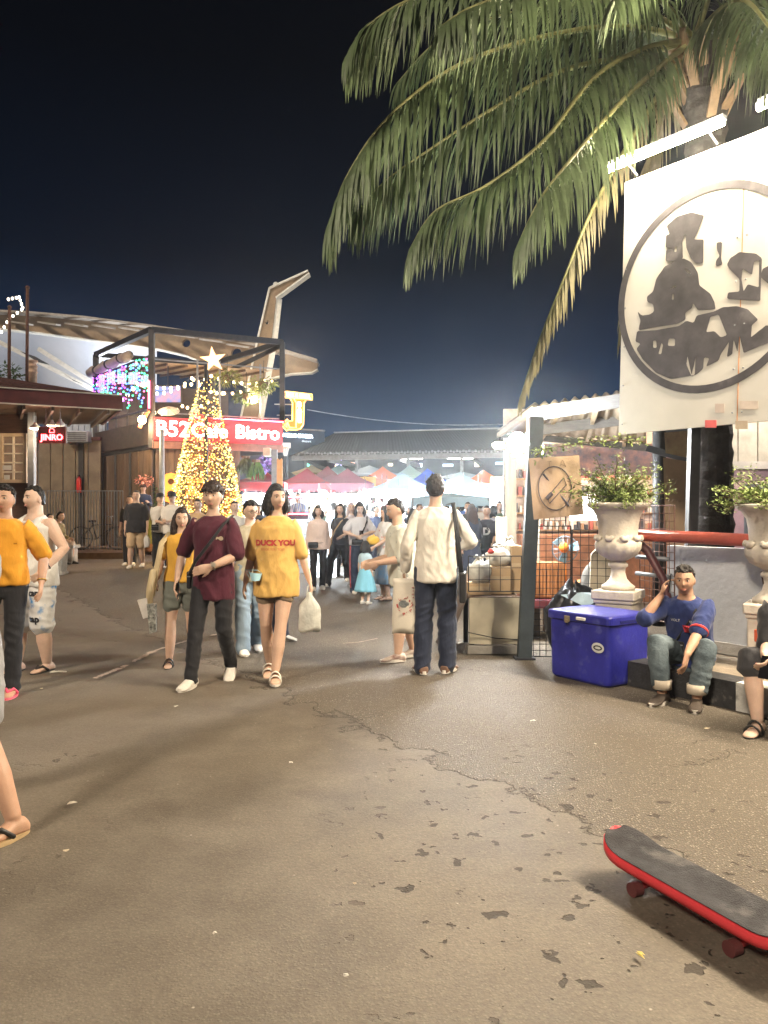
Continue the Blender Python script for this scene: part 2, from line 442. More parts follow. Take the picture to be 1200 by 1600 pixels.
# wall with the window
wy = 16.9
mb = MB(); xr = PX(47, wy); wxl = PX(1, wy)
mb.box(((xr - 1.7), wy + .1, 3.25), (3.4, .18, .75)); mb.box((PX(1, wy) - 1.0, wy + .1, 1.55), (2.0, .18, 2.65))
mb.box(((wxl + xr) / 2, wy + .1, 1.16), (xr - wxl, .17, 1.9))
mb.build('wall', M('pub_brown_boards', (0.07, 0.033, 0.022), 0.75, 0, 0.35, 4, 0.3, 24, stretch=(0.6, 1, 7)), t)
wn = MB(); wx0, wx1, wz0, wz1 = PX(4, wy), PX(41, wy), PZ(752, wy), PZ(680, wy)
for x in (wx0, wx1): wn.box((x, wy - .02, (wz0 + wz1) / 2), (.07, .12, wz1 - wz0 + .07))
for z in (wz0, wz1): wn.box(((wx0 + wx1) / 2, wy - .021, z), (wx1 - wx0, .11, .07))
win = wn.build('window', M('window_frame_cream', (0.55, 0.42, 0.28), 0.6), t)
wn = MB(); wn.box(((wx0 + wx1) / 2, wy - .03, (wz0 + wz1) / 2), (.035, .05, wz1 - wz0 - .07))
for k in range(1, 5): wn.box(((wx0 + wx1) / 2, wy - .032, wz0 + (wz1 - wz0) * k / 5), (wx1 - wx0 - .07, .046, .028))
wn.build('glazing_bar', M('window_bar_white', (0.7, 0.62, 0.5), 0.5), win)
for i in range(2):
    for k in range(5):
        q = MB(); q.box((wx0 + (wx1 - wx0) * (i + .5) / 2, wy + .0, wz0 + (wz1 - wz0) * (k + .5) / 5), ((wx1 - wx0) / 2 - .04, .01, (wz1 - wz0) / 5 - .03))
        q.build('pane', M('pub_pane', (0.10, 0.06, 0.045), 0.15, spec=0.6, var=0.7, scale=5, emit=0.05, ecol=(1, .6, .3)), win)
for z, w in ((PZ(731, wy), .2), (PZ(746, wy), .12)):
    q = MB(); q.box((PX(13, wy), wy - .065, z), (w, .008, .1)); q.build('paper_notice', m_white, win)
mb = MB(); mb.box((PX(50, wy - .3), wy - .3, 1.95), (.13, .13, 3.4)); mb.build('post', m_grey, t)
for px_, py_, lit in ((55, 669, 1), (81, 665, 1), (94, 664, 0)):
    yy = 16.2; c = P(px_, py_, yy)
    tl = thing('pendant_lamp', ['unlit enamel pendant lamp right of the red lit sign top', 'white enamel pendant lamp glowing beside the pub window', 'small glowing pendant lamp above the red lit sign'][(1 if px_ == 55 else 2) if lit else 0], 'lamp', (c.x, c.y, zf0))
    mb = MB(); mb.tube([c + V((0, 0, .10)), V((c.x, c.y, zf0))], .008, 6); mb.build('cord', m_cord, tl)
    r_ = .13 if px_ == 55 else .11
    mb = MB(); mb.lathe([(.03, .12), (.035, .08), (r_ * .7, .045), (r_, .0), (r_ * .96, -.005), (r_ * .6, .03), (.02, .06)], c, 18); mb.build('shade', m_white, tl, True)
    mb = MB(); mb.ell(c + V((0, 0, -.005)), (r_ * .75, r_ * .75, .03)); mb.build('bulb', M('lit_lamp_face', (1, .9, .7), emit=9, ecol=(1, .78, .5), var=0, sample=False) if lit else m_white, tl, True)
    if lit: lamp('lamp_light', c + V((0, 0, -.10)), 14 if px_ == 55 else 6, (1, .74, .45), .08, tl)
# sign with the toad outline
c = P(83, 680, 16.0)
t = thing('lit_bar_sign', 'small black box sign reading JINRO in red neon', 'sign', c)
mb = MB(); mb.bbox(c, (.56, .1, .33), .012); mb.build('box', m_black, t)
mb = MB()
for s_ in (-1, 1): mb.tube([c + V((s_ * .15, 0, .165)), c + V((s_ * .15, 0, .62))], .008, 6)
mb.build('hanger', m_grey, t)
mb = MB()
for a, b in (((-.28, -.165), (.28, -.165)), ((.28, -.165), (.28, .165)), ((-.28, .165), (.28, .165)), ((-.28, -.165), (-.28, .165))):
    mb.bar(c + V((a[0], -.055, a[1])), c + V((b[0], -.055, b[1])), .012)
mb.build('rim', m_rust, t)
PM = plane_matrix(c + V((0, -.062, -.055)), (1, 0, 0), (0, 0, 1))
m_neonred = M('neon_red', (1, .08, .07), emit=9, ecol=(1, .045, .05), var=0, sample=False)
lettering('lettering', 'JINRO', .17, PM, m_neonred, t, .006, bold=.004)
mb = MB(); mb.tube([c + V((x, -.06, z)) for x, z in ((-.05, .05), (-.05, .10), (-.03, .13), (.01, .135), (.045, .11), (.05, .05), (.03, .05), (-.05, .05))], .006, 6); mb.build('toad_outline', m_neonred, t)
lamp('sign_glow', c + V((0, -.3, 0)), 3, (1, .08, .06), .15, t)
# vent stack, poles and plants on the pub roof
c = P(50, 585, 16.6)
t = thing('vent_stack', 'short banded clay vent stack on the red pub roof', 'chimney', c)
mb = MB(); mb.lathe([(.10, -.35), (.10, .02), (.115, .03), (.115, .06), (.10, .07), (.10, .14), (.115, .15), (.115, .19), (.09, .2), (.09, .26), (.12, .27), (.12, .3)], c, 18)
mb.build('stack', M('stack_terracotta', (0.42, 0.28, 0.20), 0.8, var=.3), t, True)
for i, (px_, top, lab) in enumerate(((42, 449, 'tall rusty pole standing on the red pub roof'), (14, 480, 'shorter rusty pole left on the pub roof with bulb string'))):
    a = P(px_, 585, 16.3); b = P(px_ + 1, top, 16.3)
    t = thing('roof_pole', lab, 'pole', a, group='rusty poles on the pub roof')
    mb = MB(); mb.tube([a - V((0, 0, .25)), b], .035, 8); mb.build('shaft', m_rust, t, True)
    mb = MB(); mb.ell(b, (.045, .045, .04)); mb.build('cap', m_rust, t, True)
def bulb_string(name, label, pts, n, r, mat, light=None, cat='lights', group=None, sag=0.0):
    pts = [V(p) for p in pts]; path = []
    for a, b in zip(pts, pts[1:]):
        for i in range(9):
            u = i / 8; q = a.lerp(b, u); q.z -= sag * 4 * u * (1 - u); path.append(q)
    t = thing(name, label, cat, path[0], group=group)
    mb = MB(); mb.tube(path, .008, 5); mb.build('cord', m_cord, t)
    bulb = None; inv = WM[t.name].inverted()
    for i in range(n):
        u = (i + .5) / n * (len(path) - 1); k = int(u); p = path[k].lerp(path[min(k + 1, len(path) - 1)], u - k) - V((0, 0, r * 1.2))
        if bulb is None: mb = MB(); mb.ell((0, 0, 0), (r, r, r * 1.25), 8, 6); bulb = mb.mesh('bulb'); bulb.materials.append(mat); bulb.polygons.foreach_set('use_smooth', [True] * len(bulb.polygons))
        o = bpy.data.objects.new('bulb', bulb); COL.objects.link(o); o.parent = t; o.location = inv @ p
    if light: lamp('string_glow', path[len(path) // 2] - V((0, .2, .3)), light, (1, .74, .42), .3, t)
    return t
bulb_string('bulb_string', 'string of small white bulbs hung between the rusty roof poles', [P(0, 520, 16.3), P(14, 496, 16.3), P(36, 480, 16.3), P(30, 462, 16.3), P(10, 466, 16.3)], 14, .026, m_bulbw)
c = P(15, 588, 16.8); rnd = random.Random(3)
t = thing('roof_shrub', 'small green shrub growing behind the pub roof edge', 'shrub', c)
mb = MB(); foliage(mb, c, (.3, .25, .28), 220, .11, .05, rnd); mb.build('foliage', m_leaf, t)
mb = MB(); mb.tube([c - V((0, 0, .5)), c + V((.02, 0, .1))], .02, 6); mb.build('stem', m_wood, t)

# ------------------------------------------------------------------ yard between pub and bistro
yw = 24.5
t = thing('panelled_wall', 'tan panelled metal wall behind the iron railing', 'wall', (PX(100, yw), yw, .24))
x0, x1 = PX(40, yw), PX(158, yw)
mw = M('tan_panel', (0.15, 0.115, 0.08), 0.7, 0, 0.3, 2, 0.2, 12, dirt=((0.09, 0.065, 0.045), 1.1, 0.58))
n = 6
for k in range(n):
    mb = MB(); w = (x1 - x0) / n; mb.bbox((x0 + w * (k + .5), yw + (.02 if k % 2 else 0), 2.0), (w - .025, .08, 3.5), .015); mb.build('panel', mw, t)
mb = MB(); mb.bar((x0, yw - .02, 3.8), (x1, yw - .02, 3.8), .14, .1); mb.build('top_rail', m_red, t)
mb = MB(); mb.box((PX(128, yw), yw - .06, 2), (.16, .06, 3.5)); mb.build('dark_post', m_black, t)
t = thing('fluted_screen', 'pale blue fluted sheet screen above the tan panelled wall', 'screen', (PX(125, 27), 27, .24))
for k in range(16):
    mb = MB(); x = PX(92, 27) + k * .105; mb.box((x, 27 + (.03 if k % 2 else 0), PZ(668, 27)), (.1, .03, 1.1)); mb.build('sheet', M('pale_blue_sheet', (0.42, 0.47, 0.52), 0.5, var=.2), t)
mb = MB(); mb.box((PX(122, 27.1), 27.2, 2.2), (1.6, .1, 4.0)); mb.build('backing', m_dark, t)
c = P(122, 683, 24.3)
t = thing('aircon_unit', 'grey boxy air conditioner on top of the tan wall', 'air conditioner', c)
mb = MB(); mb.bbox(c, (.75, .35, .36), .03); mb.build('casing', m_grey, t)
for k in range(5): mb = MB(); mb.box(c + V((0, -.18, -.12 + k * .06)), (.62, .012, .018)); mb.build('grille_slat', m_dark, t)
c = V((PX(123, 24.3), 24.32, PZ(757, 24.3)))
t = thing('fire_extinguisher', 'red fire extinguisher hanging on the tan wall', 'extinguisher', c)
mb = MB(); mb.lathe([(.02, -.26), (.075, -.25), (.08, -.22), (.08, .13), (.06, .19), (.025, .21), (.025, .25)], c, 14); mb.build('cylinder', M('extinguisher_red', (.45, .02, .02), .35), t, True)
mb = MB(); mb.box(c + V((0, -.03, .27)), (.05, .12, .04)); mb.tube([c + V((.03, 0, .25)), c + V((.1, -.03, .18)), c + V((.1, -.03, -.05))], .012, 6); mb.build('valve', m_black, t)
# terrace slab in front of the wall
mb = MB(); mb.prism([(PX(62, 20.2), 20.2), (PX(197, 20.2), 20.2), (PX(215, 24.4), 24.4), (PX(40, 24.4), 24.4)], .2, .40)
mb.build('terrace', M('terrace_brown', (0.15, 0.095, 0.06), 0.8, var=.3, bump=.3), kind='structure', label='low brown terrace in front of the tan wall')
yr = 21.0; xa, xb = PX(74, yr), PX(192, yr)
t = thing('iron_railing', 'thin dark iron railing along the terrace edge', 'railing', (xa, yr, .4))
mb = MB(); mb.bar((xa, yr, PZ(767, yr)), (xb, yr, PZ(767, yr)), .03); mb.build('top_rail', m_grey, t)
mb = MB(); mb.bar((xa, yr, .48), (xb, yr, .48), .03); mb.build('bottom_rail', m_grey, t)
nb = 26; bar = MB().box((0, 0, 0), (.018, .018, PZ(767, yr) - .42)).mesh('baluster'); bar.materials.append(m_grey)
for k in range(nb + 1):
    o = put('baluster', bar, t, False); o.location = (xb - xa) * k / nb, 0, (PZ(767, yr) + .42) / 2 - .4
c = V((PX(195, 20.6), 20.6, .4)); t = thing('timber_post', 'pale square timber post at the end of the railing', 'post', c)
mb = MB(); mb.bbox(c + V((0, 0, .36)), (.12, .12, .72), .012); mb.build('shaft', M('post_timber', (0.40, 0.26, 0.11), .7, var=.25), t)
mb = MB(); mb.bbox(c + V((0, 0, .735)), (.14, .14, .03), .008); mb.build('cap', M('post_timber', ()), t)
# bicycle by the railing
c = V((PX(155, 21.8), 21.8, .40)); t = thing('bicycle', 'dark bicycle parked behind the iron railing', 'bicycle', c)
for k, dx in enumerate((-.52, .52)):
    mb = MB(); pts = [c + V((dx + .32 * math.cos(a), 0, .33 + .32 * math.sin(a))) for a in [2 * math.pi * i / 24 for i in range(25)]]
    mb.tube(pts, .02, 6, False); w_ = mb.build('wheel', m_black, t)
    mb = MB()
    for i in range(8): a = math.pi * i / 8; mb.bar(c + V((dx + .31 * math.cos(a), 0, .33 + .31 * math.sin(a))), c + V((dx - .31 * math.cos(a), 0, .33 - .31 * math.sin(a))), .005)
    mb.build('spokes', m_grey, w_)
mb = MB()
for a, b in (((-.52, .33), (-.08, .3)), ((-.08, .3), (-.2, .78)), ((-.52, .33), (-.18, .7)), ((-.18, .7), (.36, .72)), ((-.08, .3), (.38, .66)), ((.52, .33), (.34, .9))):
    mb.tube([c + V((a[0], 0, a[1])), c + V((b[0], 0, b[1]))], .018, 6)
mb.build('bike_frame', m_dark, t)
mb = MB(); mb.ell(c + V((-.2, 0, .81)), (.13, .06, .035)); mb.build('saddle', m_black, t)
mb = MB(); mb.tube([c + V((.30, -.24, .95)), c + V((.35, 0, .93)), c + V((.30, .24, .95))], .014, 6); mb.build('handlebar', m_grey, t)
# potted shrub by the timber post
def tuft(name, label, c, n, h, w, mat, seed, spread=.35):
    rnd = random.Random(seed); t = thing(name, label, 'plant', c)
    mb = MB()
    for _ in range(n):
        a = rnd.random() * 6.28; d = V((math.cos(a) * spread * rnd.random(), math.sin(a) * spread * rnd.random(), 1)).normalized()
        hh = h * rnd.uniform(.6, 1.1); s_ = V((-math.sin(a), math.cos(a), 0)) * w
        p = V(c) + V((math.cos(a), math.sin(a), 0)) * .06
        mb.add([p - s_ / 2, p + s_ / 2, p + d * hh * .6 + s_ * .4, p + d * hh + V((d.x, d.y, -.1)) * hh * .4, p + d * hh * .6 - s_ * .4], [(0, 1, 2, 3, 4)])
    mb.build('leaf_blades', mat, t); 
    mb = MB(); mb.lathe([(.10, -.02), (.14, .0), (.16, .16), (.17, .18), (.14, .18)], V(c) - V((0, 0, .16)), 12); mb.build('pot', M('pot_clay', (.28, .13, .07), .8), t, True)
    return t
tuft('potted_grass', 'bright green spiky potted plant between the strollers near the bistro', V((PX(235, 19.2), 19.2, .24 + .42)), 70, .75, .05, m_leafy, 5)
tuft('potted_grass', 'green spiky plant behind the seated group at left', V((PX(73, 19.8), 19.8, .24 + .6)), 50, .6, .05, m_leaf, 6)
# ------------------------------------------------------------------ bistro
A = V((-6.64, 22.0, 0)); B = V((-3.12, 23.6, 0)); C = V((-9.55, 25.5, 0)); D = B + (C - A)
fx = (B - A).normalized(); fn = V((fx.y, -fx.x, 0))            # along the front, out of the front
lx = (C - A).normalized(); ln = V((-lx.y, lx.x, 0)); ln = ln if ln.x < 0 else -ln
zg, zd, zs, zt = .24, 3.3, 4.2, 6.68
t = bistro = thing('bistro', 'two storey bistro with dark steel frame and open upper deck', 'building', (A.x, A.y, zg))
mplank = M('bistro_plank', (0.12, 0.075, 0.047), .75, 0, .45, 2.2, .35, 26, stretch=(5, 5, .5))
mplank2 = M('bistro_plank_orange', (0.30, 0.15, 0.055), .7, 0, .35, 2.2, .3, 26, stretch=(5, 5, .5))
def boards(a, b, z0, z1, w, mats, name, out, parent, seed=1):
    rnd = random.Random(seed); L_ = (b - a).length; n = max(1, int(L_ / w)); d = (b - a).normalized()
    for k in range(n):
        mb = MB(); p = a + d * (L_ * (k + .5) / n) + out * rnd.uniform(-.012, .012)
        m4 = plane_matrix(V((p.x, p.y, (z0 + z1) / 2)), d, (0, 0, 1))
        mb.box((0, 0, 0), (L_ / n - .012, z1 - z0, .05), M4=m4); mb.build(name, rnd.choice(mats), parent)
wl = MB(); m4 = plane_matrix(V(((A.x + C.x) / 2, (A.y + C.y) / 2, (zg + zd) / 2)) - ln * .06, lx, (0, 0, 1)); wl.box((0, 0, 0), ((C - A).length, zd - zg, .06), M4=m4)
side_wall = wl.build('side_wall', m_black, t)
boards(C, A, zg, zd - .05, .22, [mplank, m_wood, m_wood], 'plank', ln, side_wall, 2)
for k in (0.18, .42, .68):
    p = C.lerp(A, k) + ln * .06; mb = MB(); mb.box((p.x, p.y, 1.75), (.06, .06, 3.0)); mb.build('dark_upright', m_dark, side_wall)
wl = MB(); Bm = A.lerp(B, .66); m4 = plane_matrix(V(((A.x + Bm.x) / 2, (A.y + Bm.y) / 2, (zg + zd) / 2)) - fn * .06, fx, (0, 0, 1)); wl.box((0, 0, 0), ((Bm - A).length, zd - zg, .06), M4=m4)
front_wall = wl.build('front_wall', m_black, t)
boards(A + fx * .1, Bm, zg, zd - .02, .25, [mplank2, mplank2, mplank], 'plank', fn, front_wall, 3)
# painted B52 on the front boards, a glow added to its orange
PMf = plane_matrix(A + fx * .62 + fn * .06 + V((0, 0, 2.12)), fx, (0, 0, 1))
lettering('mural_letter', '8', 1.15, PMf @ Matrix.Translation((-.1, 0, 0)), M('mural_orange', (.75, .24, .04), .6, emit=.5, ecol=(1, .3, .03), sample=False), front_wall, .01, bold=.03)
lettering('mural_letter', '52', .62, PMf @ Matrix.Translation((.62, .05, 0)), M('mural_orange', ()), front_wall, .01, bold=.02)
# deck, fascia and the sign board
mb = MB(); mb.prism([(A.x, A.y), (B.x, B.y), (D.x, D.y), (C.x, C.y)], zd, zd + .1); deck = mb.build('deck', m_dark, t)
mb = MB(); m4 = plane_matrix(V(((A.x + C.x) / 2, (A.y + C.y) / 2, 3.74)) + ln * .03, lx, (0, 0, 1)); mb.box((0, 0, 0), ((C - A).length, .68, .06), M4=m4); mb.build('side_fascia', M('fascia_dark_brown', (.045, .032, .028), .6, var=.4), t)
mid = A.lerp(B, .5); msign = M('sign_red_board', (.42, .03, .035), .5, var=.25, scale=2, emit=.22, ecol=(1, .04, .05), sample=False)
mb = MB(); m4 = plane_matrix(V((mid.x, mid.y, 3.85)) + fn * .08, fx, (0, 0, 1)); mb.box((0, 0, 0), ((B - A).length - .05, .66, .08), M4=m4); sb = mb.build('sign_board', msign, t)
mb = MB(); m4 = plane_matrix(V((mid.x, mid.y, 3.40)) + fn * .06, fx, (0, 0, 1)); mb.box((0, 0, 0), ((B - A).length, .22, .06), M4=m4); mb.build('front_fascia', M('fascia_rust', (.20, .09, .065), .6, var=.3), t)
mb = MB(); mb.tube([A + fn * .12 + fx * 1.2 + V((0, 0, zs + .02)), B + fn * .12 + V((0, 0, zs + .02))], .022, 6); mb.build('neon_tube', M('neon_pink', (1, .1, .15), emit=7, ecol=(1, .06, .12), var=0, sample=False), sb)
m_letter = M('lit_white_letter', (1, .95, .9), emit=5, ecol=(1, .84, .74), var=0, sample=False)
for txt, u, sz in (('B52', .56, .62), ('Cafe', 1.62, .58), ('Bistro', 3.06, .56)):
    lettering('sign_lettering', txt, sz, plane_matrix(A + fx * u + fn * .125 + V((0, 0, 3.84)), fx, (0, 0, 1)), m_letter, sb, .02, bold=.008)
lamp('sign_glow', mid + fn * .9 + V((0, 0, 3.7)), 26, (1, .12, .10), .5, bistro)
# ornaments on the sign: parasol and propeller plane
c = A + fx * .45 + fn * .22 + V((0, 0, 4.44)); tt = thing('paper_parasol', 'pale paper parasol mounted at the left end of the red sign', 'parasol', c)
mb = MB(); rings = []
for i in range(5):
    r_ = .02 + .30 * i / 4; rings.append([c + V((math.cos(a) * r_, -.05 + math.sin(a) * r_ * .25, math.sin(a) * r_ * .42 - .10 * (i / 4) ** 2)) for a in [2 * math.pi * j / 16 for j in range(16)]])
mb.rings(rings, False); mb.build('canopy', M('parasol_paper', (.55, .5, .44), .7, var=.3), tt)
for j in range(8):
    a = 2 * math.pi * j / 8; mb = MB(); mb.tube([c + V((0, -.055, .005)), c + V((math.cos(a) * .31, -.055 + math.sin(a) * .08, math.sin(a) * .13 - .10))], .006, 4); mb.build('rib', m_wood, tt)
c = A + fx * 1.45 + fn * .3 + V((0, 0, 4.15)); tt = thing('model_aeroplane', 'red and white model aeroplane hung over the sign lettering', 'ornament', c)
mb = MB(); mb.tube([c + V((-.32, 0, .2)), c + V((-.1, 0, .08)), c + V((.15, 0, -.02)), c + V((.28, 0, -.06))], [.03, .07, .08, .03], 10); mb.build('fuselage', M('plane_red', (.5, .05, .04), .4), tt, True)
mb = MB(); mb.prism([(-.5, -.07), (.45, -.02), (.45, .06), (-.5, .12)], -.012, .012, Matrix.Translation(c) @ Matrix.Rotation(R(25), 4, 'Y') @ Matrix.Rotation(R(60), 4, 'X')); mb.build('wing', m_white, tt)
mb = MB(); mb.prism([(-.1, 0), (.1, 0), (.04, .16), (-.04, .16)], -.01, .01, Matrix.Translation(c + V((-.28, 0, .22))) @ Matrix.Rotation(R(90), 4, 'X')); mb.build('tail_fin', m_white, tt)
# steel frame over the deck
for p, nm in ((A, 'post'), (B, 'post'), (C, 'post'), (D, 'post')):
    mb = MB(); z0 = zs if p is B else zd
    mb.bar(V((p.x, p.y, z0)), V((p.x, p.y, zt)), .15, .15, V((0, 1, 0))); mb.build(nm, m_dark, t)
for a, b, w in ((A, B, .13), (A, C, .15), (C, D, .1), (B, D, .1)):
    mb = MB(); mb.bar(at_z(a, zt), at_z(b, zt), w, .16); mb.build('top_beam', m_dark, t)
mb = MB(); mb.bar(at_z(B, zt - .1), at_z(A.lerp(B, .66), zt - .75) - fn * 1.2, .08, .12); mb.build('brace', m_dark, t)
mb = MB(); mb.bar(at_z(B, zs), at_z(B, 4.7) , .15, .15, V((0, 1, 0))); mb.bar(at_z(B, zs) + fx * .0, at_z(B, zs) - fx * .35, .08); mb.build('kinked_post', m_dark, t)
for z in (5.95, 4.42):
    mb = MB(); mb.bar(at_z(A, z), at_z(C, z), .06, .06); mb.build('side_rail', m_dark, t)
    mb = MB(); mb.bar(at_z(A, z - .1), at_z(B, z - .1), .035, .035); mb.build('front_rail', m_grey, t)
for k in range(1, 5):
    p = A.lerp(C, k / 5); mb = MB(); mb.box((p.x, p.y, 4.7), (.05, .05, 2.5)); mb.build('stanchion', m_dark, t)
for k in (.33, .5, .82):
    p = A.lerp(B, k); mb = MB(); mb.box((p.x, p.y + .05, 5.0), (.05, .05, 1.9)); mb.build('stanchion', m_grey, t)
# inside the deck: back wall, roof sheet, screen, bar
mb = MB(); q0 = A.lerp(C, .75); q1 = B.lerp(D, .75); mb.add([at_z(q0, zd), at_z(q1, zd), at_z(q1, 5.6), at_z(q0, 5.6)], [(0, 1, 2, 3)]); mb.build('deck_back_wall', M('deck_wall_dark', (.06, .045, .04), .8), t)
mb = MB(); r0, r1, r2, r3 = A.lerp(B, .05) - fn * .4, A.lerp(B, .95) - fn * .4, q1, q0
mb.add([at_z(r0, 5.85), at_z(r1, 5.85), at_z(r2, 6.0), at_z(r3, 6.0)], [(0, 1, 2, 3)]); mb.build('deck_ceiling', M('deck_sheet_tan', (.33, .24, .14), .8, var=.3), t)
for k in range(6):
    a = r0.lerp(r1, (k + .5) / 6); b = r3.lerp(r2, (k + .5) / 6); mb = MB(); mb.bar(at_z(a, 5.80), at_z(b, 5.94), .05, .07); mb.build('ceiling_joist', m_wood, t)
c = V((PX(262, 23.3), 23.3, PZ(616, 23.3))); tt = thing('wall_screen', 'bright blue television screen on the upper deck', 'television', c)
mb = MB(); mb.bbox(c, (.86, .06, .55), .01); mb.build('casing', m_black, tt)
mt = bpy.data.materials.new('screen_picture'); mt.use_nodes = True; _t = mt.node_tree; _b = _t.nodes['Principled BSDF']
_n = _t.nodes.new('ShaderNodeTexNoise'); _n.inputs['Scale'].default_value = 3.5; _r = _t.nodes.new('ShaderNodeValToRGB')
_r.color_ramp.elements[0].color = (.25, .45, 1, 1); _r.color_ramp.elements[1].color = (1, .45, .6, 1); _r.color_ramp.elements[0].position = .4; _r.color_ramp.elements[1].position = .62
_c = _t.nodes.new('ShaderNodeTexCoord'); _t.links.new(_c.outputs['Object'], _n.inputs[0]); _t.links.new(_n.outputs[0], _r.inputs[0]); _t.links.new(_r.outputs[0], _b.inputs['Emission Color']); _b.inputs['Emission Strength'].default_value = .35; _b.inputs['Base Color'].default_value = (.02, .02, .02, 1)
mb = MB(); mb.box(c + V((0, -.034, 0)), (.80, .008, .49)); mb.build('display', mt, tt)
mb = MB(); mb.tube([c + V((0, .03, .27)), c + V((0, .03, .9))], .02, 6); mb.build('bracket', m_dark, tt)
c = V((PX(330, 24.3), 24.3, 3.42)); tt = thing('deck_counter', 'dark bar counter with green lit edge on the upper deck', 'counter', c)
mb = MB(); mb.bbox(c + V((0, 0, .5)), (2.6, .5, 1.0), .02); mb.build('body', m_black, tt)
mb = MB(); mb.box(c + V((-.45, -.26, .93)), (1.0, .03, .05)); mb.build('lit_edge', M('green_glow', (.05, 1, .3), emit=1.6, ecol=(.05, .9, .25), var=0, sample=False), tt)
# neon, awning roll, light curtain
mb = MB(); mb.tube([at_z(A, 5.2) - fx * .09 + fn * .1, at_z(A, 4.42) - fx * .09 + fn * .1], .03, 6); tt = mb.build('neon_tube', M('neon_pink', ()), None, label='vertical pink neon tube on the corner post of the bistro deck', cat='neon light')
mb = MB(); mb.tube([at_z(A, 4.35) - fx * .1 + fn * .12, at_z(A, 4.0) - fx * .3 + fn * .12, at_z(A, 3.85) - fx * .35 + fn * .12], .06, 6); mb.build('bent_pipe', M('pipe_orange', (.55, .10, .03), .5), None, label='orange bent pipe below the pink neon tube', cat='pipe')
a, b = at_z(C, 6.05) + ln * .2, at_z(A.lerp(C, .25), 6.12) + ln * .2
tt = thing('awning_roll', 'pale rolled awning tied under the deck frame', 'awning', a)
mb = MB(); pts = [a.lerp(b, i / 10) + V((0, 0, .03 * math.sin(i * 1.9))) for i in range(11)]; mb.tube(pts, [.14 + .02 * math.sin(i * 2.3) for i in range(11)], 12); mb.build('canvas', M('awning_canvas', (.28, .23, .20), .8, var=.25), tt, True)
for k in (2, 5, 8): mb = MB(); mb.tube([pts[k] - lx * .01, pts[k] + lx * .012], .165, 12); mb.build('strap', m_black, tt)
rnd = random.Random(11)
tt = thing('light_curtain', 'curtain of purple green and blue fairy lights on the deck side', 'lights', at_z(A, 5.9) + ln * .1)
cols = {'purple': (.45, .08, 1), 'blue': (.08, .25, 1), 'green': (.05, 1, .35), 'pink': (1, .12, .4)}
cm = {k: M('fairy_' + k, v, emit=2.2, ecol=v, var=0, sample=False) for k, v in cols.items()}
inv = WM[tt.name].inverted(); bl = {}
for k in cm:
    mb = MB(); mb.ell((0, 0, 0), (.028, .028, .028), 6, 5); me = mb.mesh('bulb'); me.materials.append(cm[k]); bl[k] = me
for i in range(22):
    u = (i + .5) / 22; p = A.lerp(C, u) + ln * .12; dr = rnd.uniform(.7, 1.45)
    mb = MB(); mb.tube([at_z(p, 5.92), at_z(p, 5.92 - dr)], .004, 4); mb.build('strand', m_cord, tt)
    nb = rnd.randint(8, 12)
    for j in range(nb):
        z = 5.9 - dr * (j + rnd.random() * .6) / nb
        w = ('green', 'blue', 'green', 'pink', 'blue') if u < .35 else ('purple', 'blue', 'purple', 'green', 'purple', 'pink')
        o = bpy.data.objects.new('bulb', bl[rnd.choice(w)]); COL.objects.link(o); o.parent = tt; o.location = inv @ (at_z(p, z) + V((rnd.uniform(-.05, .05), rnd.uniform(-.05, .05), 0)))
lamp('curtain_glow', at_z(A.lerp(C, .6), 5.2) + ln * .5, 18, (.45, .3, 1), .4, tt)
# swags of warm bulbs over the deck front
sw = [([(240, 602), (330, 585), (430, 592)], 18, 'upper'), ([(240, 612), (300, 588), (350, 612), (420, 588)], 18, 'middle'), ([(236, 640), (285, 632), (330, 622)], 9, 'lower')]
for k, (pp, n, w) in enumerate(sw):
    bulb_string('bulb_string', 'swag of warm round bulbs, ' + w + ' of those across the bistro deck front', [P(a, b, 22.3 + .5 * k + (a - 240) * .006) for a, b in pp], n, .042, m_bulb, 9, group='bulb swags over the bistro deck', sag=.15)
bulb_string('bulb_string', 'short string of warm bulbs along the bistro deck side rail', [P(178, 628, 24.2), P(215, 596, 23.0), P(236, 590, 22.3)], 9, .05, m_bulb, group='bulb swags over the bistro deck', sag=.1)
# bare lamp on the corner and the one on the right
for px_, py_, y_, en, lab in ((222, 656, 21.6, 90, 'bright bare warm bulb on the bistro corner beside the sign'), (397, 624, 23.2, 50, 'bright round warm lamp above the right end of the red sign')):
    c = P(px_, py_, y_); tt = thing('bare_bulb_lamp', lab, 'lamp', c)
    mb = MB(); mb.ell(c, (.11, .11, .12)); mb.build('bulb', M('hot_bulb', (1, .8, .5), emit=30, ecol=(1, .74, .38), var=0, sample=False), tt, True)
    mb = MB(); mb.tube([c + V((0, 0, .1)), c + V((0, 0, .2)), c + V((.12, .25, .3))], .025, 6); mb.build('socket', m_black, tt)
    lamp('lamp_light', c - V((0, .22, .06)), en, (1, .70, .36), .12, tt)
# hanging planters on deck front
for px_, py_, m_, lab, sd in ((355, 590, m_leafy, 'yellow green hanging fern on the bistro deck behind the star', 1), (412, 600, m_leafy, 'yellow green hanging plant near the right deck post', 2), (385, 618, m_leaf, 'dark green trailing plant between the two hanging ferns', 3)):
    c = P(px_, py_, 23.0); tt = thing('hanging_plant', lab, 'plant', c)
    mb = MB(); foliage(mb, c, (.42, .25, .24), 260, .16, .045, random.Random(sd), .5); mb.build('foliage', m_, tt)
    mb = MB(); mb.lathe([(.03, -.12), (.12, -.08), (.15, .06), (.13, .06)], c, 12); mb.build('basket', m_wood, tt)
    mb = MB(); mb.tube([c, c + V((0, 0, .7))], .008, 4); mb.build('hook_wire', m_cord, tt)
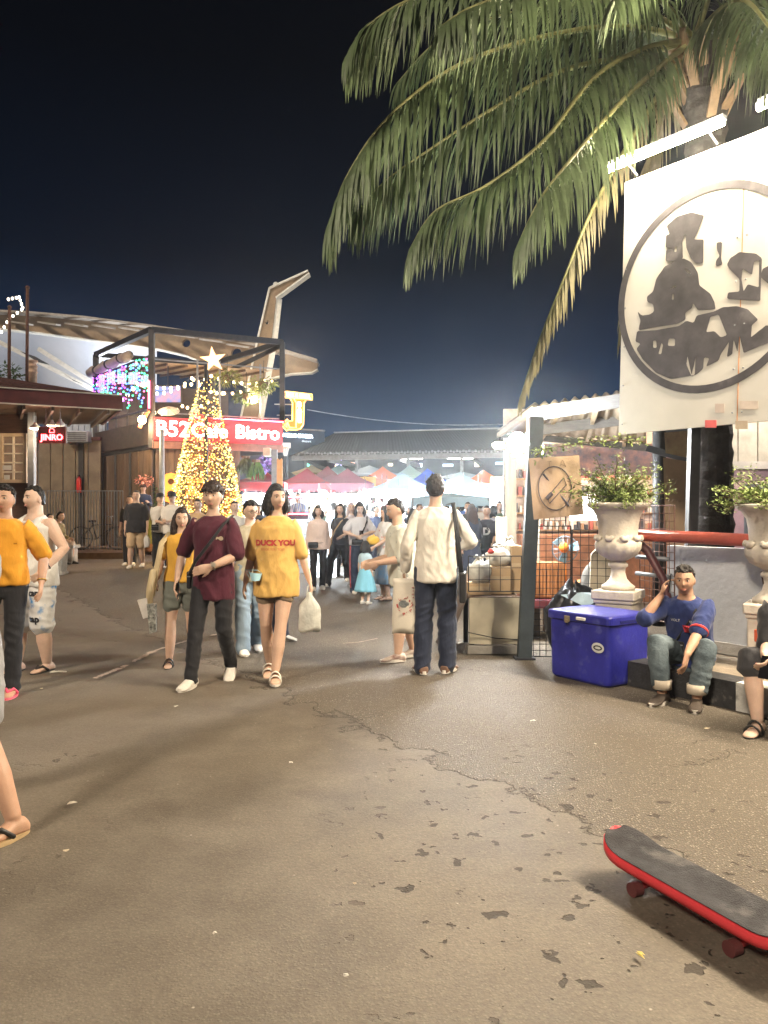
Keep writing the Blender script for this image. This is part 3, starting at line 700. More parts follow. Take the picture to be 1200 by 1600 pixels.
# lamp post in front of the bistro
c = V((PX(253, 21.2), 21.2, .24)); tt = thing('grey_pole', 'slim grey pole standing in front of the painted bistro wall', 'pole', c)
mb = MB(); mb.tube([c, c + V((0, 0, 2.0)), c + V((0, 0, 3.5))], [.085, .08, .065], 12); mb.build('shaft', M('pole_grey', (.24, .25, .26), .6), tt, True)
mb = MB(); foliage(mb, c + V((-.1, -.05, 1.4)), (.12, .12, .7), 150, .1, .05, random.Random(8)); mb.build('climbing_vine', m_leaf, tt)
mb = MB(); foliage(mb, A + V((-.1, -.35, 2.35)), (.25, .12, .14), 140, .09, .05, random.Random(9)); tt = mb.build('flower_spray', M('dry_pink_flower', (.55, .22, .17), .7), None, label='spray of dusty pink flowers at the bistro corner', cat='flowers')
# ------------------------------------------------------------------ big tented roof behind
yb = 38.0
def pl(px, py, y=yb): q = P(px, py, y); return (q.x, q.z)
top = [(-60, 492), (0, 493), (60, 496), (140, 503), (240, 516), (340, 531), (420, 546), (497, 569), (496, 575)]
bot = [(488, 583), (455, 585), (425, 592), (400, 606), (385, 606), (360, 588), (330, 572), (290, 556), (250, 547), (200, 540), (140, 532), (60, 521), (0, 515), (-60, 512)]
outline = [pl(a, b) for a, b in top + bot]
def circ(cx, cy, rx, ry, n=20): return [pl(cx + rx * math.cos(2 * math.pi * i / n), cy + ry * math.sin(2 * math.pi * i / n)) for i in range(n)]
t = thing('stage_roof', 'huge curved tan roof beam with round holes above the bistro', 'roof', P(250, 640, yb))
MX = Matrix(((1, 0, 0, 0), (0, 0, -1, 0), (0, 1, 0, 0), (0, 0, 0, 1)))
filled('main_beam', [outline, circ(292, 537, 6.5, 6.5), circ(370, 553, 8, 9), circ(432, 566, 8, 13)], m_tan, t, Matrix.Translation((0, yb, 0)) @ MX, .16)
mb = MB(); pts = [P(a, b - 2, yb) for a, b in top[:-1]]
for a, b in zip(pts, pts[1:]): mb.bar(a, b, 1.5, .10)
mb.build('top_flange', M('flange_pale', (.30, .26, .22), .6, var=.2), t)
mb = MB(); pts = [P(a, b, yb) for a, b in [(497, 578)] + bot]
for a, b in zip(pts, pts[1:]): mb.bar(a, b, .5, .05)
mb.build('bottom_flange', M('flange_white', (.6, .57, .5), .6), t)
for k in range(10):
    a = P(20 + k * 42, 497 + k * k * .55 + 6, yb - .3); mb = MB(); mb.bar(a, a + V((1.3, -.9, -.35)), .25, .08); mb.build('purlin_end', M('flange_pale', ()), t)
# membrane under the beam
mb = MB(); nu, nv = 26, 10
for j in range(nv + 1):
    for i in range(nu + 1):
        u, v = i / nu, j / nv; px_ = -80 + 325 * u; tp = 512 + 34 * u * u; bt = 655 + 10 * u
        y_ = 40 + 6 * v + 1.2 * math.sin(u * 6)
        mb.v.append(P(px_, tp + (bt - tp) * v + 5 * math.sin(u * 9 + v * 3), y_))
for j in range(nv):
    for i in range(nu): mb.f.append([j * (nu + 1) + i, j * (nu + 1) + i + 1, (j + 1) * (nu + 1) + i + 1, (j + 1) * (nu + 1) + i]); mb.mi.append(0)
mb.build('membrane', M('membrane_white', (.55, .56, .60), .7, var=.1, scale=.4), t, True)
mb = MB()
for a, b in ((( -10, 530), (152, 612)), ((60, 545), (150, 602))): mb.bar(P(*a, 37), P(*b, 37), .14, .2)
mb.build('tie_strut', M('strut_pale', (.5, .48, .44), .6), t)
mb = MB()
for pp in (((30, 548), (60, 566), (78, 570), (55, 557)), ((95, 580), (115, 595), (133, 602), (112, 592))): mb.add([P(a, b, 36.9) for a, b in pp], [(0, 1, 2, 3)])
mb.build('strut_gusset', m_black, t)
lamp('stage_wash', (-13.5, 36.5, 5.2), 1100, (.86, .92, 1.0), .6, t)
lamp('stage_wash', (-6.5, 36.0, 6.3), 200, (1, .84, .64), .5, t)
# bent mast
ym = 34.0; L_ = [(377, 656), (404, 530), (422, 452), (482, 425)]; R_ = [(484, 429), (432, 467), (425, 530), (402, 660)]
t = thing('roof_mast', 'tall bent tan steel mast pointing right above the bistro', 'mast', P(390, 660, ym))
filled('web', [[pl(a, b, ym) for a, b in L_ + R_], [pl(418 + 3 * math.cos(i * .52), 505 + 3 * math.sin(i * .52), ym) for i in range(12)]], m_tan, t, Matrix.Translation((0, ym, 0)) @ MX, .14)
mb = MB()
for S_ in (L_, R_):
    pts = [P(a, b, ym) for a, b in S_]
    for a, b in zip(pts, pts[1:]): mb.bar(a, b, .5, .07)
mb.build('flange', M('flange_white', ()), t)
mb = MB(); mb.ell(P(431, 444, ym), (.12, .12, .1)); mb.build('beacon', m_white, t, True)
lamp('mast_wash', P(455, 560, 31.0), 130, (1, .86, .66), .4, t)

# ------------------------------------------------------------------ lit tree
yt = 19.2; base = V((PX(322, yt), yt, .24)); ztop = PZ(590, yt)
t = thing('christmas_tree', 'tall slim cone Christmas tree wrapped in warm fairy lights', 'tree', base)
mb = MB(); mb.tube([base, V((base.x, base.y, ztop + .3))], .05, 8); mb.build('trunk', m_dark, t)
rnd = random.Random(21); Ht = ztop - .3; bz = .45
def cone_r(z): return .07 + .98 * (1 - (z - bz) / (ztop - bz)) ** 0.78
mb = MB()
for _ in range(5200):
    z = bz + (ztop - bz) * (1 - math.sqrt(rnd.random())); a = rnd.random() * 6.283; r_ = cone_r(z) * rnd.uniform(.72, 1.0)
    p = V((base.x + math.cos(a) * r_, base.y + math.sin(a) * r_, z)); d = V((math.cos(a), math.sin(a), rnd.uniform(-.6, .2)))
    leaf_card(mb, p, d + V((rnd.uniform(-.4, .4), rnd.uniform(-.4, .4), 0)), V((0, 0, 1)), rnd.uniform(.09, .17), .035)
mb.build('foliage', M('tinsel_green', (.07, .085, .025), .5, var=.5, scale=12), t)
lts = [MB(), MB(), MB()]
for _ in range(5600):
    z = bz - .1 + (ztop - bz + .1) * (1 - math.sqrt(rnd.random())); a = rnd.random() * 6.283
    if math.sin(a) > .35: continue
    r_ = cone_r(max(z, bz)) * rnd.uniform(.97, 1.08); p = V((base.x + math.cos(a) * r_, base.y + math.sin(a) * r_, z))
    k = rnd.choice((0, 0, 0, 1, 1, 2)); s_ = rnd.uniform(.009, .020); lts[k].ell(p, (s_, s_, s_), 5, 4)
for k, (c_, e_) in enumerate((((1, .58, .11), 1.7), ((1, .66, .20), 2.8), ((1, .50, .07), 1.1))):
    tag(lts[k].build('fairy_lights', M('tree_light_%s' % 'abc'[k], c_, emit=e_, ecol=c_, var=0, sample=False), t), kind='stuff')
star = MB(); cs = P(333, 562, yt); pts = []
for i in range(10):
    a = math.pi / 2 + i * math.pi / 5 + .12; r_ = .34 if i % 2 == 0 else .13; pts.append(cs + V((math.cos(a) * r_, 0, math.sin(a) * r_)))
star.v = pts + [cs - V((0, .07, 0)), cs + V((0, .07, 0))]
for i in range(10): star.f += [[i, (i + 1) % 10, 10], [(i + 1) % 10, i, 11]]; star.mi += [0, 0]
st_o = star.build('star', M('star_gold', (1, .65, .3), .35, var=.1, emit=1.4, ecol=(1, .55, .22)), t)
for dz, en in ((.9, 18), (2.2, 15), (3.4, 8)): lamp('tree_glow', (base.x - .2, base.y - 1.35, base.z + dz), en, (1, .66, .26), .5, t)
# ------------------------------------------------------------------ orange arch panel, column and plants right of the lit tree
c = V((PX(366, 21.6), 21.6, .24)); t = thing('arch_panel', 'orange round topped panel standing behind the lit tree', 'panel', c)
arch = [(-.35, 0), (.22, 0), (.22, 1.5)] + [(-.06 + .28 * math.cos(a), 1.5 + .42 * math.sin(a)) for a in [math.pi * i / 10 for i in range(1, 10)]] + [(-.35, 1.5)]
mb = MB(); mb.prism(arch, -.03, .03, plane_matrix(c, (1, 0, 0), (0, 0, 1))); mb.build('board', M('panel_orange', (.62, .20, .05), .6, emit=.0), t)
mb = MB(); pts = [c + V((x, -.04, z)) for x, z in arch[1:]]; mb.tube(pts, .025, 6); mb.build('edge', m_black, t)
c = V((PX(429, 22.6), 22.6, .1)); t = thing('grey_column', 'slim grey column at the right end of the bistro sign', 'column', c)
mb = MB(); mb.box(c + V((0, 0, 1.6)), (.16, .16, 3.2)); mb.build('shaft', m_grey, t)
mb = MB(); mb.bbox(V((PX(418, 22.6), 22.55, PZ(707, 22.6))), (.22, .24, .24), .02); mb.build('junction_box', M('box_beige', (.42, .36, .28), .6), t)
for px_, py_, lab, sd in ((400, 728, 'bright green fern hanging under the right end of the red sign', 4), (384, 722, 'smaller dull green fern hanging next to the lit tree', 5)):
    c = P(px_, py_, 22.4); tt = thing('hanging_plant', lab, 'plant', c); mb = MB(); rnd = random.Random(sd)
    for _ in range(150):
        a = rnd.random() * 6.28; d = V((math.cos(a) * rnd.uniform(.1, .5), math.sin(a) * rnd.uniform(.1, .5), -1)); leaf_card(mb, c + V((math.cos(a) * .1, math.sin(a) * .1, .12)), d, V((math.cos(a), math.sin(a), .4)), rnd.uniform(.25, .6), .05)
    mb.build('fronds', M('fern_green', (.10, .22, .04), .5, var=.3) if sd == 4 else m_leaf, tt)
    mb = MB(); mb.lathe([(.02, .0), (.1, .05), (.13, .18), (.11, .18)], c, 10); mb.build('pot', m_wood, tt)
c = P(413, 726, 23.5); t = thing('blue_flower_ball', 'blue and violet flower bunch hanging by the grey column', 'flowers', c)
mb = MB(); foliage(mb, c, (.22, .2, .22), 220, .1, .08, random.Random(2), 0); mb.build('petals', M('petal_blue', (.10, .2, .62), .6, var=.5, scale=9, col2=(.42, .16, .5)), t)
mb = MB(); mb.tube([c, c + V((0, 0, .6))], .008, 4); mb.build('stem', m_cord, t)
# paddle board, hoop, truss with neon
c = V((PX(437, 20), 20, 0)); t = thing('paddle_board', 'upright orange wooden paddle board standing behind the woman in yellow', 'board', c)
z0, z1 = PZ(782, 20), PZ(716, 20)
mb = MB(); mb.prism([(-.06, 0), (.06, 0), (.075, .2), (.07, z1 - z0 - .03), (.05, z1 - z0), (.0, z1 - z0 - .05), (-.05, z1 - z0), (-.07, z1 - z0 - .03), (-.075, .2)], -.02, .02, plane_matrix(c + V((0, 0, z0)), (1, 0, 0), (0, 0, 1))); mb.build('blade', M('paddle_orange', (.6, .30, .12), .6, var=.2), t)
mb = MB(); mb.tube([c, c + V((0, 0, z0 + .05))], .03, 8); mb.build('handle', m_wood, t)
c = P(447, 696, 26); t = thing('basketball_hoop', 'white basketball backboard with hanging net left of the market roof', 'hoop', c)
m4 = plane_matrix(c, (1, .1, 0), (0, 0, 1)); mb = MB(); mb.box((0, 0, 0), (.30, .18, .03), M4=m4); mb.build('backboard', m_white, t)
mb = MB(); mb.box((0, -.02, .02), (.12, .08, .012), M4=m4); mb.build('target_box', m_dark, t)
mb = MB(); rc = c + V((0, -.16, -.1)); mb.tube([rc + V((.12 * math.cos(a), .12 * math.sin(a), 0)) for a in [i * .524 for i in range(13)]], .012, 6, False); mb.build('rim', M('rim_orange', (.6, .2, .05), .5), t)
mb = MB()
for i in range(10):
    a = i * .628; mb.tube([rc + V((.12 * math.cos(a), .12 * math.sin(a), 0)), rc + V((.05 * math.cos(a + .4), .05 * math.sin(a + .4), -.27))], .008, 4); mb.tube([rc + V((.12 * math.cos(a), .12 * math.sin(a), 0)), rc + V((.05 * math.cos(a - .4), .05 * math.sin(a - .4), -.27))], .008, 4)
mb.build('net', m_white, t)
mb = MB(); mb.tube([V((c.x, c.y + .1, 0)), V((c.x, c.y + .1, c.z))], .06, 8); mb.build('support', m_dark, t)
c = V((PX(467, 18.5), 18.5, 0)); t = thing('truss_counter', 'grey ribbed counter with steel truss rail edged in red neon', 'counter', c)
w = (482 - 452) / 1202 * 18.5 / 2; zt1, zt0 = PZ(778, 18.5), PZ(803, 18.5)
mb = MB()
for z in (zt0, zt1):
    for y in (-.1, .1): mb.tube([c + V((-w, y, z)), c + V((w, y, z))], .02, 6)
mb.build('chord', m_grey, t)
mb = MB()
for k in range(6):
    x0_, x1_ = -w + 2 * w * k / 6, -w + 2 * w * (k + 1) / 6; a, b = (zt0, zt1) if k % 2 else (zt1, zt0); mb.tube([c + V((x0_, -.1, a)), c + V((x1_, -.1, b))], .012, 5); mb.tube([c + V((x0_, .1, b)), c + V((x1_, .1, a))], .012, 5)
mb.build('lattice', m_grey, t)
for z in (zt0, zt1 + .02):
    mb = MB(); mb.tube([c + V((-w, -.14, z)), c + V((w, -.14, z))], .018, 6); mb.build('neon_tube', M('neon_pink', ()), t)
for k in range(7):
    mb = MB(); mb.box(c + V((0, -.12 + (k % 2) * .01, .1 + zt0 * .13 * k)), (2 * w, .04, zt0 * .125)); mb.build('ribbed_slat', M('slat_grey', (.38, .40, .43), .45, var=.15), t)
mb = MB(); mb.box(c + V((0, .05, zt0 / 2)), (2 * w, .25, zt0 - .05)); mb.build('body', m_dark, t)
# ------------------------------------------------------------------ neon arrow sign and the korea board
yn = 27.0; t = thing('neon_arrow_sign', 'yellow orange neon arrow sign bent like a J on thin brackets', 'sign', P(465, 660, yn))
NP = lambda x, y: P(420 + x / 10.0, 600 + y / 10.0, yn)
MXn = Matrix.Translation((0, yn, 0)) @ MX
def npl(pts): return [((NP(a, b).x), (NP(a, b).z)) for a, b in pts]
m_or = M('sign_orange_face', (.6, .14, .02), .5, emit=.16, ecol=(1, .20, .02), var=.1, sample=False)
m_ny = M('neon_yellow', (1, .75, .25), emit=1.7, ecol=(1, .50, .06), var=0, sample=False)
m_nw = M('neon_cream', (1, .9, .75), emit=2.2, ecol=(1, .82, .5), var=0, sample=False)
stem = [(340, 230), (600, 240), (555, 300), (545, 640), (500, 705), (430, 725), (310, 715), (290, 740), (205, 645), (300, 560), (320, 590), (375, 585), (380, 300)]
filled('arrow_body', [npl(stem)], m_or, t, MXn, .12)
filled('header_body', [npl([(245, 140), (300, 135), (685, 180), (680, 250), (250, 215)])], M('sign_cream_face', (.6, .35, .12), .5, emit=.35, ecol=(1, .55, .15), var=0, sample=False), t, MXn, .16)
mb = MB(); pts = [NP(a, b) - V((0, .16, 0)) for a, b in stem + stem[:1]]; mb.tube(pts, .024, 6); mb.build('neon_outline', m_ny, t)
mb = MB(); mb.tube([NP(a, b) - V((0, .2, 0)) for a, b in ((245, 140), (300, 135), (685, 180), (680, 250), (250, 215), (245, 140))], .03, 6); mb.tube([NP(a, b) - V((0, .17, 0)) for a, b in ((400, 240), (440, 310), (432, 690), (330, 690), (300, 600))], .03, 6)
mb.tube([NP(a, b) - V((0, .17, 0)) for a, b in ((255, 650), (290, 610), (290, 690), (255, 650))], .03, 6); mb.build('neon_inline', m_ny, t)
for k, ch in enumerate('BABE'):
    lettering('arrow_letter', ch, .24, plane_matrix(NP(487, 330 + k * 82) - V((0, .15, 0)), (1, 0, 0), (0, 0, 1)), m_nw, t, .01, bold=.01)
lettering('header_lettering', 'BAR & GRILL', .15, plane_matrix(NP(470, 195) - V((0, .2, 0)), (1, 0, -.1), (.1, 0, 1)), m_nw, t, .006, bold=.004)
mb = MB(); mb.tube([NP(380, 320), NP(60, 285) + V((0, .5, 0))], .02, 6); mb.tube([NP(380, 490), NP(100, 460) + V((0, .5, 0))], .02, 6); mb.build('bracket', m_white, t)
lamp('sign_glow', P(462, 655, yn - .8), 3, (1, .55, .12), .4, t)
yk = 31.5; t = thing('korea_board', 'dark blue fascia board with white lit letters HELLO KOREA', 'sign', P(465, 690, yk))
filled('board', [[(P(a, b, yk).x, P(a, b, yk).z) for a, b in ((426, 668), (507, 673), (507, 690), (455, 712), (426, 712))]], M('board_navy', (.03, .06, .11), .5, var=.2), t, Matrix.Translation((0, yk, 0)) @ MX, .1)
mb = MB(); mb.bar(P(426, 668, yk - .12), P(508, 673, yk - .12), .06, .06); mb.build('edge_trim', m_grey, t)
PK = plane_matrix(P(466, 681.5, yk) - V((0, .115, 0)), (1, 0, -.055), (.055, 0, 1)); m_kl = M('lit_cool_letter', (.9, .97, 1), emit=4, ecol=(.75, .93, 1), var=0, sample=False)
lettering('lettering', 'HELLO KOREA', .185, PK, m_kl, t, .01, bold=.008)
lettering('small_lettering', 'dessert', .13, PK @ Matrix.Translation((.36, -.2, 0)), M('dim_letter', (.5, .6, .65), emit=.5, ecol=(.7, .85, 1), var=0, sample=False), t, .008)
# overhead cable
mb = MB(); a, b = P(480, 640, 29), P(800, 662, 31); mb.tube([a.lerp(b, i / 10) - V((0, 0, .25 * 4 * (i / 10) * (1 - i / 10))) for i in range(11)], .02, 5)
mb.build('overhead_cable', m_grey, label='thin overhead cable crossing the dark sky above the market roof', cat='cable')
# ------------------------------------------------------------------ market hall
ze = 4.0
ea, eb = V((PX(456, 33.4), 33.4, ze)), V((15, 29.5, ze)); ra, rb = V((PX(522, 42), 42, PZ(677, 42))), V((20, 39.0, PZ(660, 38.5) + .1))
t = thing('market_hall', 'long dark market hall roof on steel columns above the stalls', 'building', (4, 38, 0))
mroof = bpy.data.materials.new('corrugated_roof'); mroof.use_nodes = True; _t = mroof.node_tree; _b = _t.nodes['Principled BSDF']
_b.inputs['Base Color'].default_value = (.034, .042, .056, 1); _b.inputs['Roughness'].default_value = .6
wv = _t.nodes.new('ShaderNodeTexWave'); wv.inputs['Scale'].default_value = 2.2; wv.inputs['Distortion'].default_value = .2
bp = _t.nodes.new('ShaderNodeBump'); bp.inputs['Strength'].default_value = .35; bp.inputs['Distance'].default_value = .04
_c = _t.nodes.new('ShaderNodeTexCoord'); _t.links.new(_c.outputs['Object'], wv.inputs[0]); _t.links.new(wv.outputs['Fac'], bp.inputs['Height']); _t.links.new(bp.outputs[0], _b.inputs['Normal'])
bk = V((0, 12, 0))
mb = MB(); mb.add([ea, eb, rb, ra], [(0, 1, 2, 3)]); roof = mb.build('roof', mroof, t)
mb = MB(); mb.add([ea, ra, ra + bk * .8 - V((0, 0, ra.z - ze)), ea + bk * 1.6], [(0, 1, 2, 3)]); mb.build('roof_hip', mroof, roof)
# corrugated eave edge
mb = MB(); n = 150
for k in range(n):
    p = ea.lerp(eb, (k + .5) / n); mb.box(p + V((0, -.03, -.02 + (.02 if k % 2 else -.01))), ((eb - ea).length / n * .62, .04, .09))
tag(mb.build('eave_corrugation', M('eave_pale', (.32, .34, .37), .5, var=.2), roof), kind='stuff')
mb = MB(); mb.bar(ea + V((0, .1, -.18)), eb + V((0, .1, -.18)), .12, .22); mb.build('gutter', M('gutter_grey', (.24, .26, .28), .5), t)
mb = MB(); mb.bar(ra + V((0, 0, .04)), rb + V((0, 0, .04)), .18, .06); mb.build('ridge_cap', M('eave_pale', ()), roof)
mb = MB(); mb.add([ea + V((0, .2, -.02)), eb + V((0, .2, -.02)), eb + V((3, 11, 1)), ea + V((2, 11, 1))], [(0, 1, 2, 3)]); mb.build('underside', M('underside_grey', (.16, .18, .21), .7), t)
for k in range(9):
    p = ea.lerp(eb, .03 + k / 8.5) + V((0, .5, 0)); mb = MB(); mb.box((p.x, p.y, 1.9), (.13, .13, 3.8)); mb.build('column', m_grey, t)
for k in range(6):
    p = ea.lerp(eb, .08 + k / 6) + V((0, 1.2, -.2)); mb = MB(); mb.bar(p, p + V((1.2, 7, .1)), .1, .2); mb.build('rafter', m_grey, t)
for k, px_ in enumerate((573, 640, 720, 860)):
    c = P(px_, 715.5, 34.5); names = ('leftmost', 'second from left', 'third from left', 'rightmost')
    tt = thing('strip_light', names[k] + ' of the white strip lights under the market roof edge', 'light', c, group='strip lights under the market roof')
    mb = MB(); mb.bbox(c + V((0, 0, .07)), (1.25, .16, .06), .01); mb.build('fitting', m_grey, tt)
    mb = MB(); mb.tube([c + V((-.58, 0, 0)), c + V((.58, 0, 0))], .055, 8); mb.build('tube', M('tube_white', (1, .97, .9), emit=16, ecol=(1, .93, .8), var=0, sample=False), tt, True)
    lamp('tube_light', c - V((0, 0, .15)), 60, (1, .95, .86), .3, tt)
# back of the market: dim shop fronts with small lit signs
yb2 = 47; mb = MB(); mb.box((8, yb2, 2.6), (60, .4, 5.2)); bw = mb.build('market_back_wall', M('back_wall_blue', (.05, .06, .08), .8, var=.5, scale=.6), None, label='dim blue back wall of the market behind the stalls', cat='wall')
rnd = random.Random(5)
for k, (px_, py_, w, h, col, e) in enumerate(((481, 726, 5, 5, (.1, 1, .5), 3), (518, 727, 14, 4, (1, .65, .25), 1.6), (530, 723, 8, 9, (.5, .4, 1), 2), (462, 716, 10, 3, (1, .9, .7), 1.4), (495, 733, 18, 5, (1, .8, .4), 1.3), (550, 725, 9, 5, (1, .5, .4), 1), (655, 727, 9, 6, (.6, .8, 1), 1.5), (700, 727, 16, 4, (.5, .7, 1), .9), (745, 726, 7, 6, (1, .8, .5), 1.8), (610, 726, 7, 4, (1, .85, .6), 1.6), (780, 724, 12, 4, (.5, .8, 1), 1.2))):
    c = P(px_, py_, yb2 - .3); u = yb2 / 1202
    col_name = 'green' if col[1] == 1 else ('violet' if col[2] == 1 and col[0] == .5 and col[1] == .4 else ('blue' if col[2] == 1 else ('amber' if col[1] > .6 else 'red')))
    mb = MB(); mb.bbox(c, (w * u, .1, h * u), .03); mb.build('far_shop_sign', M('far_sign_%d' % k, col, emit=e, ecol=col, var=0, sample=False), None, label='small far %s lit sign, number %s from the left at the back of the market' % (col_name, ('four', 'six', 'seven', 'two', 'three', 'eight', 'ten', 'eleven', 'twelve', 'nine', 'thirteen')[k]) if 0 else 'tiny %s lit sign at the far back, %s' % (col_name, ('above the crimson tent', 'above the mauve tents', 'tall one above the mauve tents', 'by the hall roof corner', 'long one above the crimson tent', 'left of the grey gable', 'above the blue tent', 'right of the seen column', 'above the right orange tent', 'above the grey tent', 'next to the shack post')[k]), cat='sign', group='lit signs at the back of the market')
# ------------------------------------------------------------------ tents and stalls
def tent(px_, py_, y_, w, d, pk, col, label, val=.22, rz=0.0, lit=0):
    e = PZ(py_, y_); c = V((PX(px_, y_), y_, 0)); t = thing('market_tent', label, 'tent', c, rz, 'market stall tents')
    W = WM[t.name]; w2, d2 = w / 2, d / 2; n = 6
    mcol = M('tent_%.2f_%.2f_%.2f' % col, col, .75, var=.16, scale=1.3, bump=.15, bscale=6)
    mb = MB(); cs = [V((-w2, -d2, e)), V((w2, -d2, e)), V((w2, d2, e)), V((-w2, d2, e))]; top_ = V((0, 0, e + pk))
    for i in range(4):
        a, b = cs[i], cs[(i + 1) % 4]; rows = []
        for r_ in range(n + 1):
            u = r_ / n; row = []
            for s_ in range(n + 1):
                p = a.lerp(b, s_ / n).lerp(top_, u); p.z -= .10 * pk * math.sin(math.pi * u) + .03 * math.sin(math.pi * s_ / n) * (1 - u); row.append(W @ p)
            rows.append(row)
        o = len(mb.v)
        for row in rows: mb.v.extend(row)
        for r_ in range(n):
            for s_ in range(n): mb.f.append([o + r_ * (n + 1) + s_, o + r_ * (n + 1) + s_ + 1, o + (r_ + 1) * (n + 1) + s_ + 1, o + (r_ + 1) * (n + 1) + s_]); mb.mi.append(0)
    mb.build('canopy', mcol, t, True)
    mb = MB()
    for i in range(4):
        a, b = cs[i], cs[(i + 1) % 4]; k = 8; o = len(mb.v)
        for s_ in range(k + 1):
            p = a.lerp(b, s_ / k); off = (V((0, 0, 1)).cross(b - a)).normalized() * .03 * math.sin(s_ * 2.2)
            mb.v.extend([W @ (p + V((0, 0, -.001))), W @ (p + off - V((0, 0, val + .02 * math.sin(s_ * 1.7))))])
        for s_ in range(k): mb.f.append([o + 2 * s_, o + 2 * s_ + 1, o + 2 * s_ + 3, o + 2 * s_ + 2]); mb.mi.append(0)
    mb.build('valance', mcol, t, True)
    leg = MB().bar(V((0, 0, 0)), V((0, 0, e)), .05).mesh('leg'); leg.materials.append(m_grey)
    for q in cs: o = put('leg', leg, t, False); o.location = (q.x * .98, q.y * .98, 0)
    return t
CR, MR, MV, GB, GT, OR, BL, TL, YL, DK = (.30, .03, .045), (.17, .03, .05), (.20, .06, .10), (.14, .19, .25), (.22, .25, .27), (.55, .13, .035), (.02, .06, .45), (.24, .36, .40), (.62, .36, .08), (.035, .04, .05)
tent(412, 755, 25, 1.6, 2, .42, (.40, .025, .025), 'bright red stall tent seen under the bistro sign')
tent(440, 748, 27, 1.5, 2, .45, DK, 'black stall tent behind the paddle board')
tent(480, 757, 26, 1.75, 2, .55, CR, 'crimson stall tent right of the paddle board')
tent(487, 740, 34, 1.6, 2, .4, (.35, .27, .16), 'tan tent peak behind the crimson one')
tent(512, 752, 31, 1.7, 2, .62, MR, 'maroon tent behind, highest of the red ones')
tent(519, 757, 27.5, 1.5, 2, .38, MV, 'small mauve tent between crimson and larger mauve tent')
tent(543, 757, 26, 1.8, 2, .55, MV, 'larger mauve stall tent left of the orange one')
tent(530, 741, 34, 1.5, 2, .45, TL, 'small teal tent peak between the maroon tents')
tent(577, 742, 34, 2.6, 2, .42, GT, 'wide pale grey tent behind the orange one')
tent(598, 751, 27, 1.6, 2, .50, OR, 'bright orange stall tent left of the grey blue one')
tent(628, 766, 24, 2.1, 2, .55, GB, 'grey blue stall tent left of the blue one')
tent(640, 745, 32, 1.4, 2, .5, TL, 'pale teal tent peak behind the grey blue one')
tent(668, 757, 26, 1.6, 2, .55, BL, 'vivid blue stall tent left of the man in cream')
tent(718, 767, 23, 2.2, 2, .55, GB, 'grey blue stall tent right of the man in cream')
tent(722, 748, 33, 2.8, 2, .3, GT, 'pale grey tent behind the right grey blue one')
tent(755, 757, 26, 1.6, 2, .5, OR, 'orange stall tent next to the right roof post')
tent(798, 757, 27, 1.7, 2, .5, (.20, .17, .15), 'dull brown stall tent behind the right roof post')
tent(700, 778, 19.5, 1.9, 1.5, .14, (.30, .42, .50), 'flat pale blue awning tent right of the man in cream')
for px_, w, h, y_, lab in ((574, 27, 15, 25.7, 'yellow banner hung at the left of the orange tent'), (779, 25, 14, 24.6, 'orange yellow banner hung right of the orange tent')):
    c = P(px_, 752, y_); u = y_ / 1202; tt = thing('stall_banner', lab, 'banner', c)
    mb = MB(); nn = 8; o = 0
    for i in range(nn + 1):
        x = -w * u / 2 + w * u * i / nn; yy = .03 * math.sin(i * 1.6); mb.v.extend([c + V((x, yy, h * u / 2)), c + V((x, yy * 1.5, -h * u / 2))])
    for i in range(nn): mb.f.append([2 * i, 2 * i + 1, 2 * i + 3, 2 * i + 2]); mb.mi.append(0)
    mb.build('cloth', M('banner_yellow', (.66, .36, .08), .8, var=.15), tt, True)
    mb = MB(); mb.tube([c + V((-w * u / 2, 0, h * u / 2)), c + V((w * u / 2, 0, h * u / 2))], .015, 5); mb.build('batten', m_wood, tt)
m_hot = M('stall_led', (1, 1, 1), emit=60, ecol=(.80, .93, 1.0), var=0, sample=False)
m_hotw = M('stall_bulb_warm', (1, .9, .7), emit=30, ecol=(1, .82, .55), var=0, sample=False)
gcols = [M('goods_%d' % i, c_, .5, var=.2) for i, c_ in enumerate(((.38, .10, .08), (.10, .16, .30), (.50, .40, .22), (.55, .53, .50), (.16, .20, .14), (.05, .05, .06), (.42, .28, .32), (.36, .22, .13)))]
